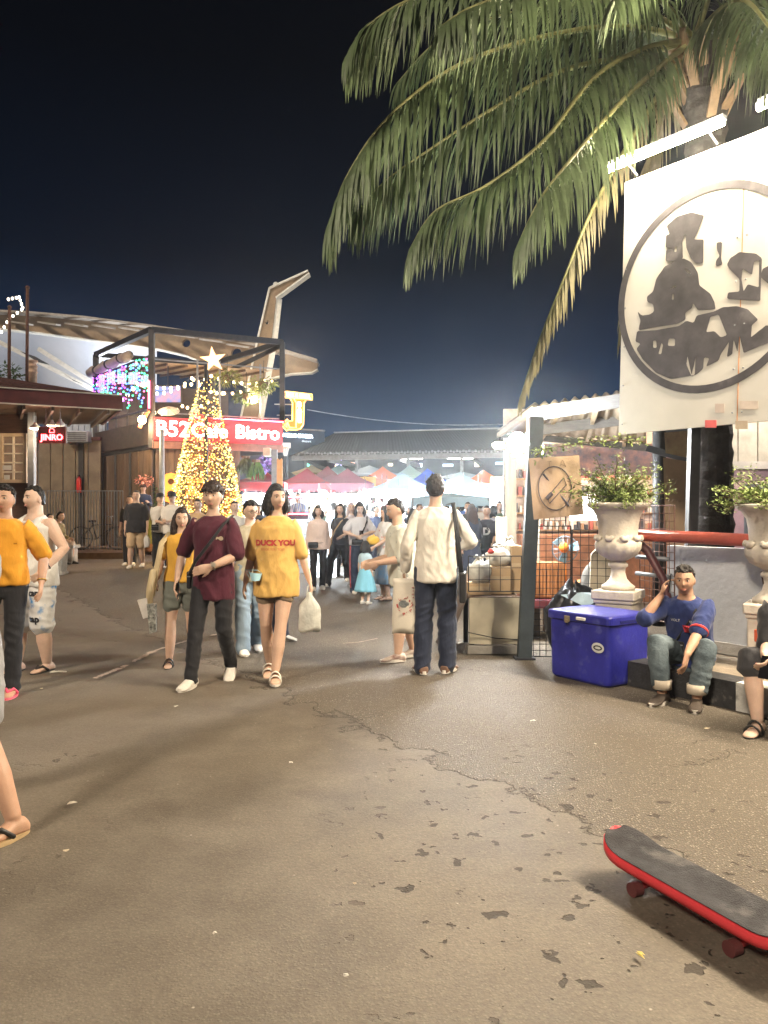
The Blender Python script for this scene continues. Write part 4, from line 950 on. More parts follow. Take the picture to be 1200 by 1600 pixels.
def stall(px_, y_, w, label, seed, energy, warm=False, rack=False, board=True):
    rnd = random.Random(seed); c = V((PX(px_, y_), y_, 0)); t = thing('market_stall', label, 'stall', c, 0, 'stalls under the tents')
    mb = MB(); mb.bbox(c + V((0, 0, .78)), (w, .8, .05), .01); tt_ = mb.build('table_top', m_white, t)
    mb = MB(); nn = 14; o = 0
    for i in range(nn + 1):
        x = -w / 2 + w * i / nn; yy = -.41 + .02 * math.sin(i * 2.1); mb.v.extend([c + V((x, yy, .775)), c + V((x, yy * 1.04, .06))])
    for i in range(nn): mb.f.append([2 * i, 2 * i + 1, 2 * i + 3, 2 * i + 2]); mb.mi.append(0)
    mb.build('table_skirt', rnd.choice([M('skirt_white', (.6, .62, .65), .8), M('skirt_blue', (.1, .2, .35), .8), M('skirt_red', (.4, .06, .06), .8)]), t, True)
    mb = MB()
    for s_ in (-1, 1):
        for y in (-.35, .35): mb.box(c + V((s_ * (w / 2 - .05), y, .38)), (.04, .04, .75))
    mb.build('trestle', m_grey, t)
    if board:
        mb = MB(); mb.bbox(c + V((0, .75, 1.25)), (w, .04, 1.7), .01); mb.build('backboard', M('backboard_white', (.72, .74, .76), .6), t)
    gs = [MB() for _ in gcols]
    for i in range(70):
        x, y = rnd.uniform(-w / 2 + .08, w / 2 - .08), rnd.uniform(-.35, .35); h = rnd.uniform(.04, .2); k = rnd.randrange(len(gs))
        if rnd.random() < .5: gs[k].box(c + V((x, y, .806 + h / 2)), (rnd.uniform(.05, .14), rnd.uniform(.05, .12), h), rnd.random())
        else: gs[k].lathe([(.03, 0), (.045, .01), (.045, h * .7), (.02, h * .85), (.02, h)], c + V((x, y, .806)), 8)
    if board:
        for i in range(60):
            k = rnd.randrange(len(gs)); gs[k].box(c + V((rnd.uniform(-w / 2 + .1, w / 2 - .1), .70, rnd.uniform(.95, 2.0))), (rnd.uniform(.06, .2), .03, rnd.uniform(.06, .22)))
    if rack:
        for i in range(26):
            k = rnd.randrange(len(gs)); x = -w / 2 + w * (i + .5) / 26; gs[k].prism([(-.02, 0), (.02, 0), (.035, -.5 - rnd.random() * .2), (-.035, -.55)], -.2, .2, plane_matrix(c + V((x, -.2, 1.75)), (1, 0, 0), (0, 0, 1)))
        mb = MB(); mb.tube([c + V((-w / 2, -.2, 1.78)), c + V((w / 2, -.2, 1.78))], .015, 6); mb.build('clothes_rail', m_grey, t)
    for k, gmb in enumerate(gs):
        if gmb.v: tag(gmb.build('goods', gcols[k], t), kind='stuff')
    nl = 3
    for i in range(nl):
        p = c + V((-w / 2 + w * (i + .5) / nl, -.15, 2.05 + rnd.uniform(-.08, .1)))
        mb = MB(); mb.ell(p, (.075, .075, .09), 10, 8); b_ = mb.build('lamp_bulb', m_hotw if warm else m_hot, t, True)
        mb = MB(); mb.tube([p + V((0, 0, .08)), p + V((0, 0, .5))], .008, 4); mb.build('lamp_cord', m_cord, b_)
        if energy: lamp('lamp_light', p - V((0, .13, .06)), energy / nl, (1, .80, .55) if warm else (.80, .92, 1.0), .12, t)
    return t
stall(410, 24.6, 1.5, 'stall of small white goods under the bright red tent', 1, 331)
stall(480, 25.6, 1.7, 'clothes stall under the crimson tent with hanging garments', 2, 331, rack=True)
stall(540, 25.4, 1.9, 'warm lit stall of small goods under the mauve tents', 3, 229, warm=True)
stall(597, 23.5, 1.5, 'brightly lit accessory stall under the orange tent', 4, 663)
stall(640, 22.5, 2.0, 'dazzling white stall behind the floral dress woman', 5, 1071)
stall(690, 23.5, 1.5, 'dazzling stall behind the man in cream', 6, 1071)
stall(722, 21.5, 1.3, 'white stall under the flat pale blue awning', 7, 612)
stall(778, 24.5, 1.6, 'bright cosmetics stall next to the right roof post', 8, 663)
stall(820, 26, 1.5, 'dim goods stall behind the right roof post', 9, 280, warm=True)
# white glowing light box in front of the pink blouse woman
c = V((PX(505, 17.3), 17.3, 0)); t = thing('light_box_counter', 'glowing white food counter behind the woman in pink blouse', 'counter', c)
mb = MB(); mb.bbox(c + V((0, 0, .62)), (.62, .5, 1.2), .02); mb.build('glowing_front', M('counter_glow', (.9, .95, 1), .5, emit=1.6, ecol=(.82, .93, 1), var=0), t)
mb = MB(); mb.bbox(c + V((0, 0, 1.24)), (.68, .56, .05), .012); mb.build('worktop', m_grey, t)
mb = MB()
for s_ in (-1, 1): mb.tube([c + V((s_ * .28, .1, 1.25)), c + V((s_ * .28, .1, 1.62))], .012, 5)
mb.tube([c + V((-.28, .1, 1.62)), c + V((.28, .1, 1.62))], .012, 5); mb.build('lamp_frame', m_grey, t)
mb = MB(); mb.ell(c + V((.05, -.05, 1.55)), (.2, .1, .05)); mb.build('lamp_shade', m_hot, t, True)
lamp('counter_light', c + V((.05, -.35, 1.45)), 30, (.85, .94, 1), .15, t)
# ------------------------------------------------------------------ right side: directions along and across the kerb
kd = V((.55, -.835, 0)).normalized(); kn = V((-kd.y, kd.x, 0)); kn = kn if kn.x < 0 else -kn      # kn points to the lane
K0 = V((2.447, 5.93, 0))                                              # a point of the kerb's foot
def K(s, o=0.0, z=0.0): return K0 + kd * s - kn * o + V((0, 0, z))    # s metres towards the viewer, o metres back from the kerb
mb = MB(); rail_len = 6.0
m_kb, m_kw = M('kerb_black', (.03, .03, .032), .7, 0, .4, 9, .4, 40, dirt=((.2, .19, .17), 7, .60)), M('kerb_white', (.5, .49, .46), .75, 0, .2, 9, .4, 40, dirt=((.07, .065, .06), 6, .55))
kerb = thing('kerb', 'black and white painted kerb under the seated men', 'kerb', K(0))
for k in range(-2, 4):
    s0 = k * .62 + .28; mb = MB(); m4 = plane_matrix(K(s0 + .31, .11, .105), kd, -kn); mb.box((0, 0, 0), (.612, .22, .21), M4=m4); mb.build('kerb_stone', m_kw if k in (0, 2) else m_kb, kerb)
mb = MB(); pts = [K(-.96, .22), K(3.4, .22), K(3.4, 5), K(-.96, 5)]; mb.prism([(p.x, p.y) for p in pts], 0, .20); mb.build('raised_pavement', M('pavement_brown', (.20, .165, .125), .8, 0, .3, 5, .35, 30), kind='structure', label='raised pavement behind the painted kerb')
# low grey wall, red rail and its curved end
t = thing('low_wall', 'stained grey low wall with a worn hole behind the seated man', 'wall', K(0, .95))
mb = MB(); zw = 1.15; m4 = plane_matrix(K(.63, 1.05, (.2 + zw) / 2), kd, (0, 0, 1)); mb.box((0, 0, 0), (3.34, zw - .2, .12), M4=m4)
mb.build('rendered_face', M('wall_render', (.40, .41, .43), .8, 0, .12, 2, .2, 18, dirt=((.24, .22, .20), 1.6, .57)), t)
mb = MB(); m4 = plane_matrix(K(-.05, .985, .90), kd, (0, 0, 1)); mb.prism([(-.05, .06), (-.01, .08), (.03, .04), (.05, -.03), (.0, -.09), (-.03, -.04)], 0, .012, m4); mb.build('worn_hole', M('hole_brown', (.10, .05, .025), .9), t)
mb = MB(); m4 = plane_matrix(K(.63, 1.04, .26), kd, (0, 0, 1)); mb.box((0, 0, 0), (3.36, .1, .15), M4=m4); mb.build('skirting', m_conc, t)
m_rail = M('rail_red', (.40, .085, .06), .45, 0, .25, 5, .1, 20, dirt=((.2, .06, .05), 4, .62))
t = thing('red_rail', 'thick red pipe rail with curved dark red bracket behind the urns', 'rail', K(-.4, .7))
z_r = PZ(842, 7.0)
mb = MB(); mb.tube([K(-1.3, .72, z_r + .03), K(.2, .85, z_r), K(2.4, .95, z_r - .02)], .055, 12); mb.build('pipe', m_rail, t, True)
mb = MB(); pts = [K(-1.25, .72, z_r), K(-1.05, .72, z_r - .12), K(-.88, .72, .85), K(-.78, .72, .5), K(-.76, .72, .2)]; mb.tube(pts, [.042, .042, .038, .035, .035], 10); mb.build('curved_bracket', M('rail_dark_red', (.07, .022, .026), .5, var=.3), t, True)
for z in (z_r - .18, z_r - .34):
    mb = MB(); mb.tube([K(-1.2, .74, z), K(-.85, .76, z - .01)], .02, 8); mb.build('thin_bar', m_grey, t, True)
# ------------------------------------------------------------------ urns
m_stone = M('urn_stone', (.52, .47, .40), .75, 0, .16, 5, .25, 40, dirt=((.30, .25, .19), 3.4, .60))
prof = [(.10, .0), (.145, .0), (.145, .035), (.11, .06), (.075, .10), (.06, .16), (.065, .20), (.085, .215), (.085, .24), (.06, .26), (.10, .285), (.16, .32), (.195, .38), (.20, .43), (.185, .455), (.165, .47), (.17, .52), (.175, .60), (.19, .68), (.225, .74), (.265, .765), (.275, .785), (.27, .80), (.225, .795), (.2, .74), (.15, .70)]
def urn(loc, rz, label, seed):
    t = thing('garden_urn', label, 'urn', loc, rz, 'stone urns on pedestals'); W = WM[t.name]; x, y, z = 0, 0, 0
    S = 1.05
    def bx(w, z0, z1): return MB().bbox((0, 0, (z0 + z1) / 2), (w, w, z1 - z0), .012)
    ped = bx(.34, .05, .50); 
    for w, a, b in ((.42, .0, .06), (.37, .50, .535), (.40, .536, .62)): 
        q = bx(w, a, b); o = len(ped.v); ped.v += q.v; ped.f += [[i + o for i in f] for f in q.f]; ped.mi += [0] * len(q.f)
    ped.v = [W @ v for v in ped.v]; ped.build('pedestal', m_stone, t)
    mb = MB(); rnd = random.Random(seed)
    for a in range(14):
        an = a * .449; mb.ell(W @ V((.055 * math.cos(an), -.175, .28 + .055 * math.sin(an))), (.018, .012, .018), 6, 5)
    mb.ell(W @ V((0, -.175, .28)), (.025, .015, .025), 8, 6); mb.build('rosette', m_stone, t, True)
    mb = MB(); pr = [(r_ * S, .62 + zz * 1.02) for r_, zz in prof]; mb.lathe(pr, (0, 0, 0), 48, (14, .035, 10, 13)); mb.v = [W @ v for v in mb.v]; mb.build('bowl', m_stone, t, True)
    for a in range(9):                                     # swags of carved fruit round the bowl
        mb = MB(); an = a * .7 + .2; pts = [W @ V((.203 * math.cos(an + k * .12), .203 * math.sin(an + k * .12), 1.125 - .03 * math.sin(k * 1.05))) for k in range(4)]
        mb.tube(pts, [.02, .028, .026, .018], 8); mb.build('carved_swag', m_stone, t, True)
    return t
zu = .2
urn((PX(966, 7.25), 7.25, zu - .08), R(-33), 'cream stone urn on a square pedestal behind the blue cooler', 1)
urn((PX(1207, 6.35), 6.35, zu - .1), R(-33), 'cream stone urn cut by the right picture edge', 2)
def shrub(c, r, seed, label, nb=34, name='urn_shrub'):
    rnd = random.Random(seed); t = thing(name, label, 'shrub', c); mb = MB(); lf = MB(); c = V(c)
    for b in range(nb):
        a = rnd.random() * 6.28; up = rnd.uniform(.15, 1.0); d = V((math.cos(a) * (1.15 - up * .6), math.sin(a) * (1.15 - up * .6), up)).normalized(); L_ = r * rnd.uniform(.5, 1.15)
        pts = [c + V((math.cos(a), math.sin(a), 0)) * .03]
        for k in range(6):
            d = (d + V((rnd.uniform(-.25, .25), rnd.uniform(-.25, .25), rnd.uniform(-.22, .08)))).normalized(); pts.append(pts[-1] + d * L_ / 6)
        mb.tube(pts, [.008, .007, .006, .005, .004, .003, .002], 4)
        for k in range(1, 7):
            for _ in range(14):
                p = pts[k].lerp(pts[k - 1], rnd.random()) + V((rnd.gauss(0, .03), rnd.gauss(0, .03), rnd.gauss(0, .022)))
                leaf_card(lf, p, V((rnd.uniform(-1, 1), rnd.uniform(-1, 1), rnd.uniform(-.5, .7))), V((rnd.uniform(-.5, .5), rnd.uniform(-.5, .5), 1)), rnd.uniform(.025, .05), rnd.uniform(.014, .024))
    mb.build('twigs', m_wood, t); lf.build('foliage', M('urn_leaf', (.12, .19, .045), .5, var=.4, scale=15, col2=(.27, .34, .09)), t)
    return t
shrub((PX(966, 7.25), 7.25, 1.58), .46, 4, 'bushy small leaved shrub in the urn behind the cooler', 70)
shrub((PX(1207, 6.35), 6.35, 1.52), .44, 6, 'thin leafy shrub in the urn at the right edge', 40)
# trailing vine from the shrub along the shack
rnd = random.Random(9); vn = MB(); t = thing('trailing_vine', 'thin leafy vine trailing from the shrub towards the shack lamps', 'plant', P(930, 690, 7.4))
pts = [P(a, b, 7.4) for a, b in ((1010, 690), (965, 688), (925, 690), (885, 696), (850, 702), (838, 712))]
mb = MB(); mb.tube(pts, .006, 5); mb.build('stem', m_wood, t)
for i in range(260):
    u = rnd.random() * (len(pts) - 1.001); k = int(u); p = pts[k].lerp(pts[k + 1], u - k) + V((rnd.gauss(0, .04), rnd.gauss(0, .04), rnd.gauss(0, .03))); leaf_card(vn, p, V((rnd.uniform(-1, 1), rnd.uniform(-1, 1), rnd.uniform(-.8, .5))), V((0, -.4, 1)), rnd.uniform(.03, .06), .022)
vn.build('foliage', MATS['urn_leaf'], t)
# ------------------------------------------------------------------ billboard with the locomotive
BL_, BR_ = V((2.385, 7.78, 0)), V((2.385, 7.78, 0)) + V((.62, -.785, 0)).normalized() * 7.32
bd = (BR_ - BL_).normalized(); bn = V((-bd.y, bd.x, 0)); bn = bn if bn.y < 0 else -bn
bz0, bz1 = PZ(679, 7.78), PZ(290, 7.78)
t = billboard = thing('billboard', 'large white billboard with a black locomotive in a ring', 'billboard', BL_)
m_bb = M('billboard_white', (.57, .55, .51), .45, 0, .07, 2, .04, 20, dirt=((.41, .365, .31), 1.1, .62))
tilt = .03
def BB(u, z, o=0.0): return BL_ + bd * (u + (z - bz0) * tilt) + bn * o + V((0, 0, z))
for k in range(6):  # panels past the view are added to carry the unseen strip lights
    u0, u1 = k * 1.22, k * 1.22 + 1.214; mb = MB()
    vs = [BB(u, z, o) for o in (-.02, .02) for u, z in ((u0, bz0), (u1, bz0), (u1, bz1 + (.02 if k else 0)), (u0, bz1))]
    mb.add(vs, [(0, 1, 2, 3), (4, 5, 6, 7), (0, 1, 5, 4), (1, 2, 6, 5), (2, 3, 7, 6), (3, 0, 4, 7)]); pn = mb.build('panel', m_bb, t)
    mb = MB()
    for u in (u0 + .04, u1 - .04):
        for i in range(7): mb.ell(BB(u, bz0 + .1 + (bz1 - bz0 - .2) * i / 6, .021), (.009, .009, .009), 6, 4)
    mb.build('screw_heads', m_grey, pn)
mb = MB(); mb.bar(BB(1.217, bz0, .012), BB(1.217, bz1, .012), .012, .02); mb.build('rust_seam', M('seam_rust', (.42, .17, .05), .8), t)
mb = MB()
for z in (bz0 + .15, (bz0 + bz1) / 2, bz1 - .15): mb.bar(BB(.05, z, -.05), BB(7.2, z, -.05), .06, .06)
mb.build('back_frame', m_rust, t)
for u in (.75, 2.3, 4.2, 6.6): mb = MB(); mb.bar(BB(u, bz0 + .6, -.10) , V((BB(u, 0, -.10).x, BB(u, 0, -.10).y, .2)), .09, .09, V((0, 1, 0))); mb.build('post', m_black, t)
# picture direction -> place on the board's face
def on_board(px, py):
    r_ = V(((px - 600) / 1202.0, 1, (800 - py) / 1202.0)); k = (BL_ - V((0, 0, 0))).dot(bn) / V((r_.x, r_.y, 0)).dot(bn)
    p = V((r_.x * k, r_.y * k, CAMZ + r_.z * k)); return ((p - BL_).dot(bd), p.z)
PB = Matrix.Translation(BL_ + bn * .0235) @ Matrix(((bd.x, 0, bn.x, 0), (bd.y, 0, bn.y, 0), (0, 1, 0, 0), (0, 0, 0, 1)))
bx2 = lambda pts: [on_board(930 + a * .325, 180 + b * .325) for a, b in pts]
m_ink = M('billboard_ink', (.075, .07, .078), .6, 0, .3, 6, dirt=((.16, .15, .155), 3, .62))
# ring
c0 = on_board(930 + 425 * .325, 180 + 835 * .325)
le, to = on_board(930 + 118 * .325, 180 + 900 * .325), on_board(930 + 600 * .325, 180 + 318 * .325); bo = on_board(930 + 460 * .325, 180 + 1345 * .325)
cu, cz, rz_ = None, (to[1] + bo[1]) / 2, (to[1] - bo[1]) / 2; cu = le[0] + rz_ * .98
ring = lambda r_: [(cu + r_ * .98 * math.cos(2 * math.pi * i / 72), cz + r_ * math.sin(2 * math.pi * i / 72)) for i in range(72)]
filled('ring', [ring(rz_), ring(rz_ * .925)], m_ink, t, PB, .0015)
em = [
 [(350, 535), (400, 490), (470, 470), (530, 485), (500, 560), (480, 600), (528, 600), (525, 715), (490, 715), (465, 690), (445, 640), (440, 575), (425, 610), (428, 690), (400, 705), (345, 705), (348, 650), (375, 640), (345, 640), (348, 580), (365, 575)],
 [(385, 660), (390, 632), (400, 632), (398, 660)],
 [(430, 690), (470, 710), (500, 760), (507, 820), (560, 860), (580, 900), (585, 935), (500, 940), (478, 905), (470, 930), (440, 950), (440, 985), (400, 1005), (300, 1020), (215, 1035), (225, 990), (210, 945), (230, 965), (270, 960), (290, 945), (285, 910), (258, 900), (255, 875), (285, 850), (300, 790), (340, 730), (390, 705)],
 [(375, 890), (376, 862), (385, 862), (384, 890)], [(365, 840), (385, 820), (398, 825), (380, 835)], [(435, 740), (450, 742), (468, 765), (455, 762)],
 [(208, 1040), (300, 1035), (410, 1015), (445, 990), (480, 1000), (495, 965), (580, 945), (620, 925), (690, 920), (740, 935), (790, 985), (760, 1010), (755, 1070), (830, 1010), (850, 1020), (860, 1090), (800, 1110), (720, 1145), (700, 1060), (690, 1140), (672, 1080), (665, 1150), (640, 1165), (650, 1090), (610, 1150), (600, 1180), (540, 1210), (555, 1170), (530, 1165), (525, 1220), (490, 1250), (370, 1270), (300, 1240), (235, 1175), (205, 1125), (225, 1100), (200, 1090)],
 [(285, 1120), (285, 1085), (300, 1085), (303, 1120)], [(355, 1110), (360, 1075), (390, 1075), (390, 1112)], [(310, 1150), (325, 1095), (333, 1105), (325, 1150)], [(445, 1200), (450, 1158), (470, 1250), (490, 1160), (485, 1250), (470, 1258)], [(540, 1045), (560, 970), (600, 960), (640, 1060), (610, 1070), (580, 1040)],
 [(655, 690), (700, 660), (780, 668), (808, 690), (800, 895), (720, 890), (640, 885), (645, 855), (700, 850), (700, 790), (650, 740), (640, 720)],
 [(715, 740), (760, 770), (770, 705), (795, 700), (793, 830), (740, 815), (720, 850), (710, 790)],
 [(590, 615), (616, 612), (612, 690), (618, 720), (585, 728), (588, 700), (605, 680), (592, 650)],
 [(812, 740), (860, 720), (860, 830), (800, 780)]]
def soft(p):                                               # rounded, slightly wavering brush edges
    out = []
    for k, (a, b) in enumerate(zip(p, p[1:] + p[:1])):
        L2 = math.hypot(b[0] - a[0], b[1] - a[1]); w = min(.2, 5 / max(L2, 1)); n = max(1, int(L2 / 22))
        for i in range(n + 1):
            f = w + (1 - 2 * w) * i / n; j = 1.3 * noise.noise(V((a[0] * .05 + f * 4, k, 0))) if 0 < i < n else 0
            out.append((a[0] + (b[0] - a[0]) * f + j, a[1] + (b[1] - a[1]) * f + j))
    return out
for grp in ((0, 1), (2, 3, 4, 5), tuple(range(6, 12)), (12, 13), (14,), (15,)): filled('locomotive_shape', [bx2(soft(em[i])) for i in grp], m_ink, t, PB, .0015)
for (a, b, w, h, cc, nm) in ((562, 1485, 55, 36, (.62, .12, .12), 'red_sticker'), (710, 1490, 60, 40, (.42, .34, .26), 'brown_sticker'), (605, 1410, 45, 44, (.52, .43, .38), 'faded_sticker'), (745, 1395, 90, 40, (.54, .46, .40), 'faded_sticker')):
    filled(nm, [bx2([(a - w / 2, b - h / 2), (a + w / 2, b - h / 2), (a + w / 2, b + h / 2), (a - w / 2, b + h / 2)])], M('sticker_%s_%d' % (nm, a), cc, .6, var=.2), t, PB, .001)
# strip lights along the top edge; those outside the view are added foreground light
m_tube = M('tube_hot', (1, .9, .7), emit=140, ecol=(1, .84, .62), var=0)
m_tube2 = M('tube_twin', (1, .9, .7), emit=620, ecol=(1, .84, .62), var=0)  # brighter tube for the unseen strip lights added to brighten the foreground
for k, (u0, u1, lab) in enumerate(((-.06, 1.12, 'glaring warm strip light over the top left edge of the billboard'), (1.42, 2.5, 'second strip light over the billboard top at the right edge'), (2.8, 3.9, 'third strip light over the billboard outside the view'), (4.0, 5.1, 'fourth strip light over the billboard outside the view'), (5.3, 6.4, 'last strip light over the billboard outside the view'))):
    tt = thing('strip_light', lab, 'light', BB(u0, bz1 + .12, .2), group='strip lights over the billboard')
    a, b = BB(u0, bz1 + .10, .22), BB(u1, bz1 + .10, .22)
    mb = MB(); mb.tube([a, b], .034, 10); mb.build('tube', m_tube if k < 2 else m_tube2, tt, True)
    mb = MB(); mb.bar(a + V((0, 0, .055)) - bn * .03, b + V((0, 0, .055)) - bn * .03, .07, .035); mb.build('housing', m_grey, tt)
    mb = MB()
    for u in (.15, .85): p = a.lerp(b, u); MB().tube([p + V((0, 0, .05)), p - bn * .23 + V((0, 0, -.06))], .012, 6).build('arm', m_grey, tt)
# ------------------------------------------------------------------ palm
yp = 8.8; pc = V((PX(1112, yp), yp, 0)); crown = P(1085, 62, yp)
t = thing('palm_tree', 'tall palm with drooping fronds behind the billboard', 'tree', (pc.x, pc.y, .2))
mbt = bpy.data.materials.new('palm_bark'); mbt.use_nodes = True
mb = MB(); rings = []; rnd = random.Random(4); NN = 64
for k in range(NN + 1):
    u = k / NN; p = pc.lerp(V((crown.x + .1, crown.y, 0)), u * u); z = .2 + (crown.z - .35) * u
    r0 = (.235 + .02 * (k % 2)) * (1 - .15 * u) + (.06 * sst(.8, 1, u))
    rings.append([V((p.x + math.cos(a) * r0 * (1 + rnd.uniform(-.05, .05)), p.y + math.sin(a) * r0 * (1 + rnd.uniform(-.05, .05)), z + rnd.uniform(-.012, .012))) for a in [2 * math.pi * j / 18 for j in range(18)]])
mb.rings(rings); mb.build('trunk', M('palm_trunk', (.038, .034, .032), .9, 0, .4, 10, .6, 30), t)
mb = MB()
for k in range(46):
    a = rnd.random() * 6.28; z = crown.z - rnd.uniform(.1, 1.0); p = V((crown.x + .1 + math.cos(a) * .2, crown.y + math.sin(a) * .2, z)); mb.bar(p, p + V((math.cos(a) * .22, math.sin(a) * .22, rnd.uniform(.25, .5))), .10, .03)
mb.build('leaf_bases', M('palm_fibre', (.24, .17, .10), .85, var=.3), t)
m_fr = M('palm_leaflet', (.080, .115, .050), .5, 0, .45, 3.0, spec=.4); m_fr2 = M('palm_leaflet_dry', (.15, .135, .07), .6, 0, .35, 3.0); m_rach = M('palm_rachis', (.22, .22, .09), .5, var=.25)
def frond(pts, n, L_, seed, mat=m_fr, droop=1.25, parent=t, w=.030):
    rnd = random.Random(seed); pts = [V(p) for p in pts]; path = []; m_ = len(pts)
    for i in range(41):                                   # Catmull-Rom through the points
        u = i / 40 * (m_ - 1); k = min(int(u), m_ - 2); f = u - k; p0, p1, p2, p3 = pts[max(k - 1, 0)], pts[k], pts[k + 1], pts[min(k + 2, m_ - 1)]
        path.append(.5 * ((2 * p1) + (p2 - p0) * f + (2 * p0 - 5 * p1 + 4 * p2 - p3) * f * f + (3 * p1 - p0 - 3 * p2 + p3) * f ** 3))
    mb = MB(); mb.tube(path, [.032 * (1 - i / 40) + .005 for i in range(41)], 6); fr = mb.build('frond', m_rach, parent, True)
    lf = MB()
    for i in range(n):
        u = .12 + .88 * (i / n) ** .95; k = min(int(u * 40), 39); p = path[k].lerp(path[k + 1], u * 40 - k); tg = (path[min(k + 1, 40)] - path[k]).normalized(); sd = tg.cross(V((0, 0, 1)))
        sd = sd.normalized() if sd.length > .05 else V((1, 0, 0))
        for s_ in (-1, 1):
            ln_ = L_ * (.45 + .75 * math.sin(math.pi * min(1, u * .93 + .06))) * rnd.uniform(.75, 1.12)
            d = (sd * s_ * rnd.uniform(.55, .95) + tg * rnd.uniform(.45, .9) + V((0, 0, rnd.uniform(-.75, -.1)))).normalized()
            q = p; prev = None; ww = w * rnd.uniform(.8, 1.2); wd = (d.cross(V((0, 0, 1)))).normalized(); o = len(lf.v)
            segs = 5
            for j in range(segs + 1):
                f = j / segs; wj = ww * (.55 + 1.2 * f if f < .35 else 1.0 * (1 - (f - .35) / .65) ** .7 + .04)
                lf.v.extend([q - wd * wj / 2, q + wd * wj / 2]); d = (d + V((0, 0, -droop * (.22 + .30 * f))) + V((rnd.uniform(-.05, .05), rnd.uniform(-.05, .05), 0))).normalized(); q = q + d * ln_ / segs
            for j in range(segs): lf.f.append([o + 2 * j, o + 2 * j + 1, o + 2 * j + 3, o + 2 * j + 2]); lf.mi.append(0)
    lf.build('leaflets', mat, fr)
c0_ = crown
frond([c0_, P(980, 42, 8.4), P(860, 55, 7.9), P(720, 100, 7.5), P(610, 180, 7.2), P(545, 270, 7.1), P(515, 345, 7.1)], 150, 0.93, 1)
frond([c0_, P(1000, 85, 8.3), P(880, 110, 7.9), P(770, 170, 7.6), P(670, 235, 7.4), P(600, 285, 7.3), P(555, 335, 7.3)], 137, 0.78, 2)
frond([c0_, P(1010, 75, 8.2), P(930, 120, 7.6), P(850, 220, 7.2), P(760, 290, 7.0), P(680, 330, 7.0), P(640, 390, 7.0)], 131, 0.71, 3)
frond([c0_, P(1030, 105, 8.1), P(970, 160, 7.5), P(900, 240, 7.1), P(845, 310, 6.9), P(808, 385, 6.9)], 125, 0.71, 4)
frond([c0_, P(1040, 130, 8.6), P(985, 220, 8.4), P(925, 330, 8.2), P(880, 440, 8.1), P(840, 540, 8.1), P(812, 625, 8.1)], 87, 0.46, 5, m_fr2, 1.4)
frond([c0_, P(1000, 10, 8.2), P(900, -40, 7.6), P(760, -40, 7.1), P(640, 0, 6.8), P(570, 45, 6.8), P(543, 85, 6.8)], 137, 0.71, 6)
frond([c0_, P(1020, -10, 8.0), P(940, -30, 7.2), P(840, -20, 6.6), P(740, 10, 6.3), P(690, 40, 6.2)], 125, 0.71, 7)
frond([c0_, P(1010, 20, 9.2), P(920, 0, 9.8), P(800, 20, 10.2), P(690, 60, 10.5), P(620, 130, 10.6)], 125, 0.93, 8)
frond([c0_, P(1110, -20, 8.0), P(1100, -80, 7.0), P(1060, -100, 6.2), P(1000, -60, 5.6), P(960, 0, 5.4)], 112, 0.62, 9)
frond([c0_, P(1150, 10, 8.6), P(1230, -20, 8.2), P(1320, 40, 8.0), P(1380, 140, 8)], 100, 0.93, 10)
frond([c0_, P(1130, 30, 9.6), P(1180, 10, 10.6), P(1220, 60, 11.4), P(1240, 160, 11.8)], 100, 0.93, 11)
frond([c0_, P(1050, 60, 9.8), P(1000, 60, 11), P(950, 140, 12), P(930, 260, 12.4)], 112, 0.93, 12)
frond([c0_, P(1060, 110, 9.3), P(1010, 260, 9.6), P(985, 400, 9.7), P(970, 520, 9.7)], 87, 0.65, 13, m_fr2, 1.4)
frond([c0_, P(1120, 20, 8.0), P(1160, 0, 7.0), P(1200, 40, 6.2), P(1240, 120, 5.8)], 100, 0.78, 14)
# ------------------------------------------------------------------ blue cooler
cA, cB = V((1.475, 6.93, 0)), V((1.86, 6.36, 0)); cl = (cB - cA).length; rzc = math.atan2((cB - cA).y, (cB - cA).x); cw = .55
cdir = (cB - cA).normalized(); cin = V((-cdir.y, cdir.x, 0)); ctr = (cA + cB) / 2 + cin * cw / 2
t = thing('ice_cooler', 'large scuffed blue plastic ice cooler beside the seated man', 'cooler', ctr, rzc)
W = WM[t.name]; m_cool = M('cooler_blue', (.022, .024, .25), .42, 0, .35, 2.5, .2, 18, dirt=((.07, .08, .30), 9, .585), spec=.45)
def loc(mb): mb.v = [W @ v for v in mb.v]; return mb
bm_ = MB(); hz = .52; ins = .018
o = []
for z, k in ((.0, .03), (.02, .012), (.04, .008), (hz, 0)):
    w2, d2 = cl / 2 - k - .006, cw / 2 - k - .006; rr = .045; ringp = []
    for cx_, cy_, a0 in ((w2 - rr, d2 - rr, 0), (-w2 + rr, d2 - rr, 90), (-w2 + rr, -d2 + rr, 180), (w2 - rr, -d2 + rr, 270)):
        for s_ in range(5): a = R(a0 + s_ * 22.5); ringp.append(V((cx_ + rr * math.cos(a), cy_ + rr * math.sin(a), z)))
    o.append(ringp)
bm_.rings(o); loc(bm_).build('body', m_cool, t)
def lid_ring(z, k):
    w2, d2 = cl / 2 + .012 - k, cw / 2 + .012 - k; rr = .05; ringp = []
    for cx_, cy_, a0 in ((w2 - rr, d2 - rr, 0), (-w2 + rr, d2 - rr, 90), (-w2 + rr, -d2 + rr, 180), (w2 - rr, -d2 + rr, 270)):
        for s_ in range(5): a = R(a0 + s_ * 22.5); ringp.append(V((cx_ + rr * math.cos(a), cy_ + rr * math.sin(a), z)))
    return ringp
mb = MB(); mb.rings([lid_ring(hz + .004, .006), lid_ring(hz + .008, 0), lid_ring(hz + .065, 0), lid_ring(hz + .078, .008), lid_ring(hz + .082, .03)]); lid = loc(mb).build('lid', m_cool, t)
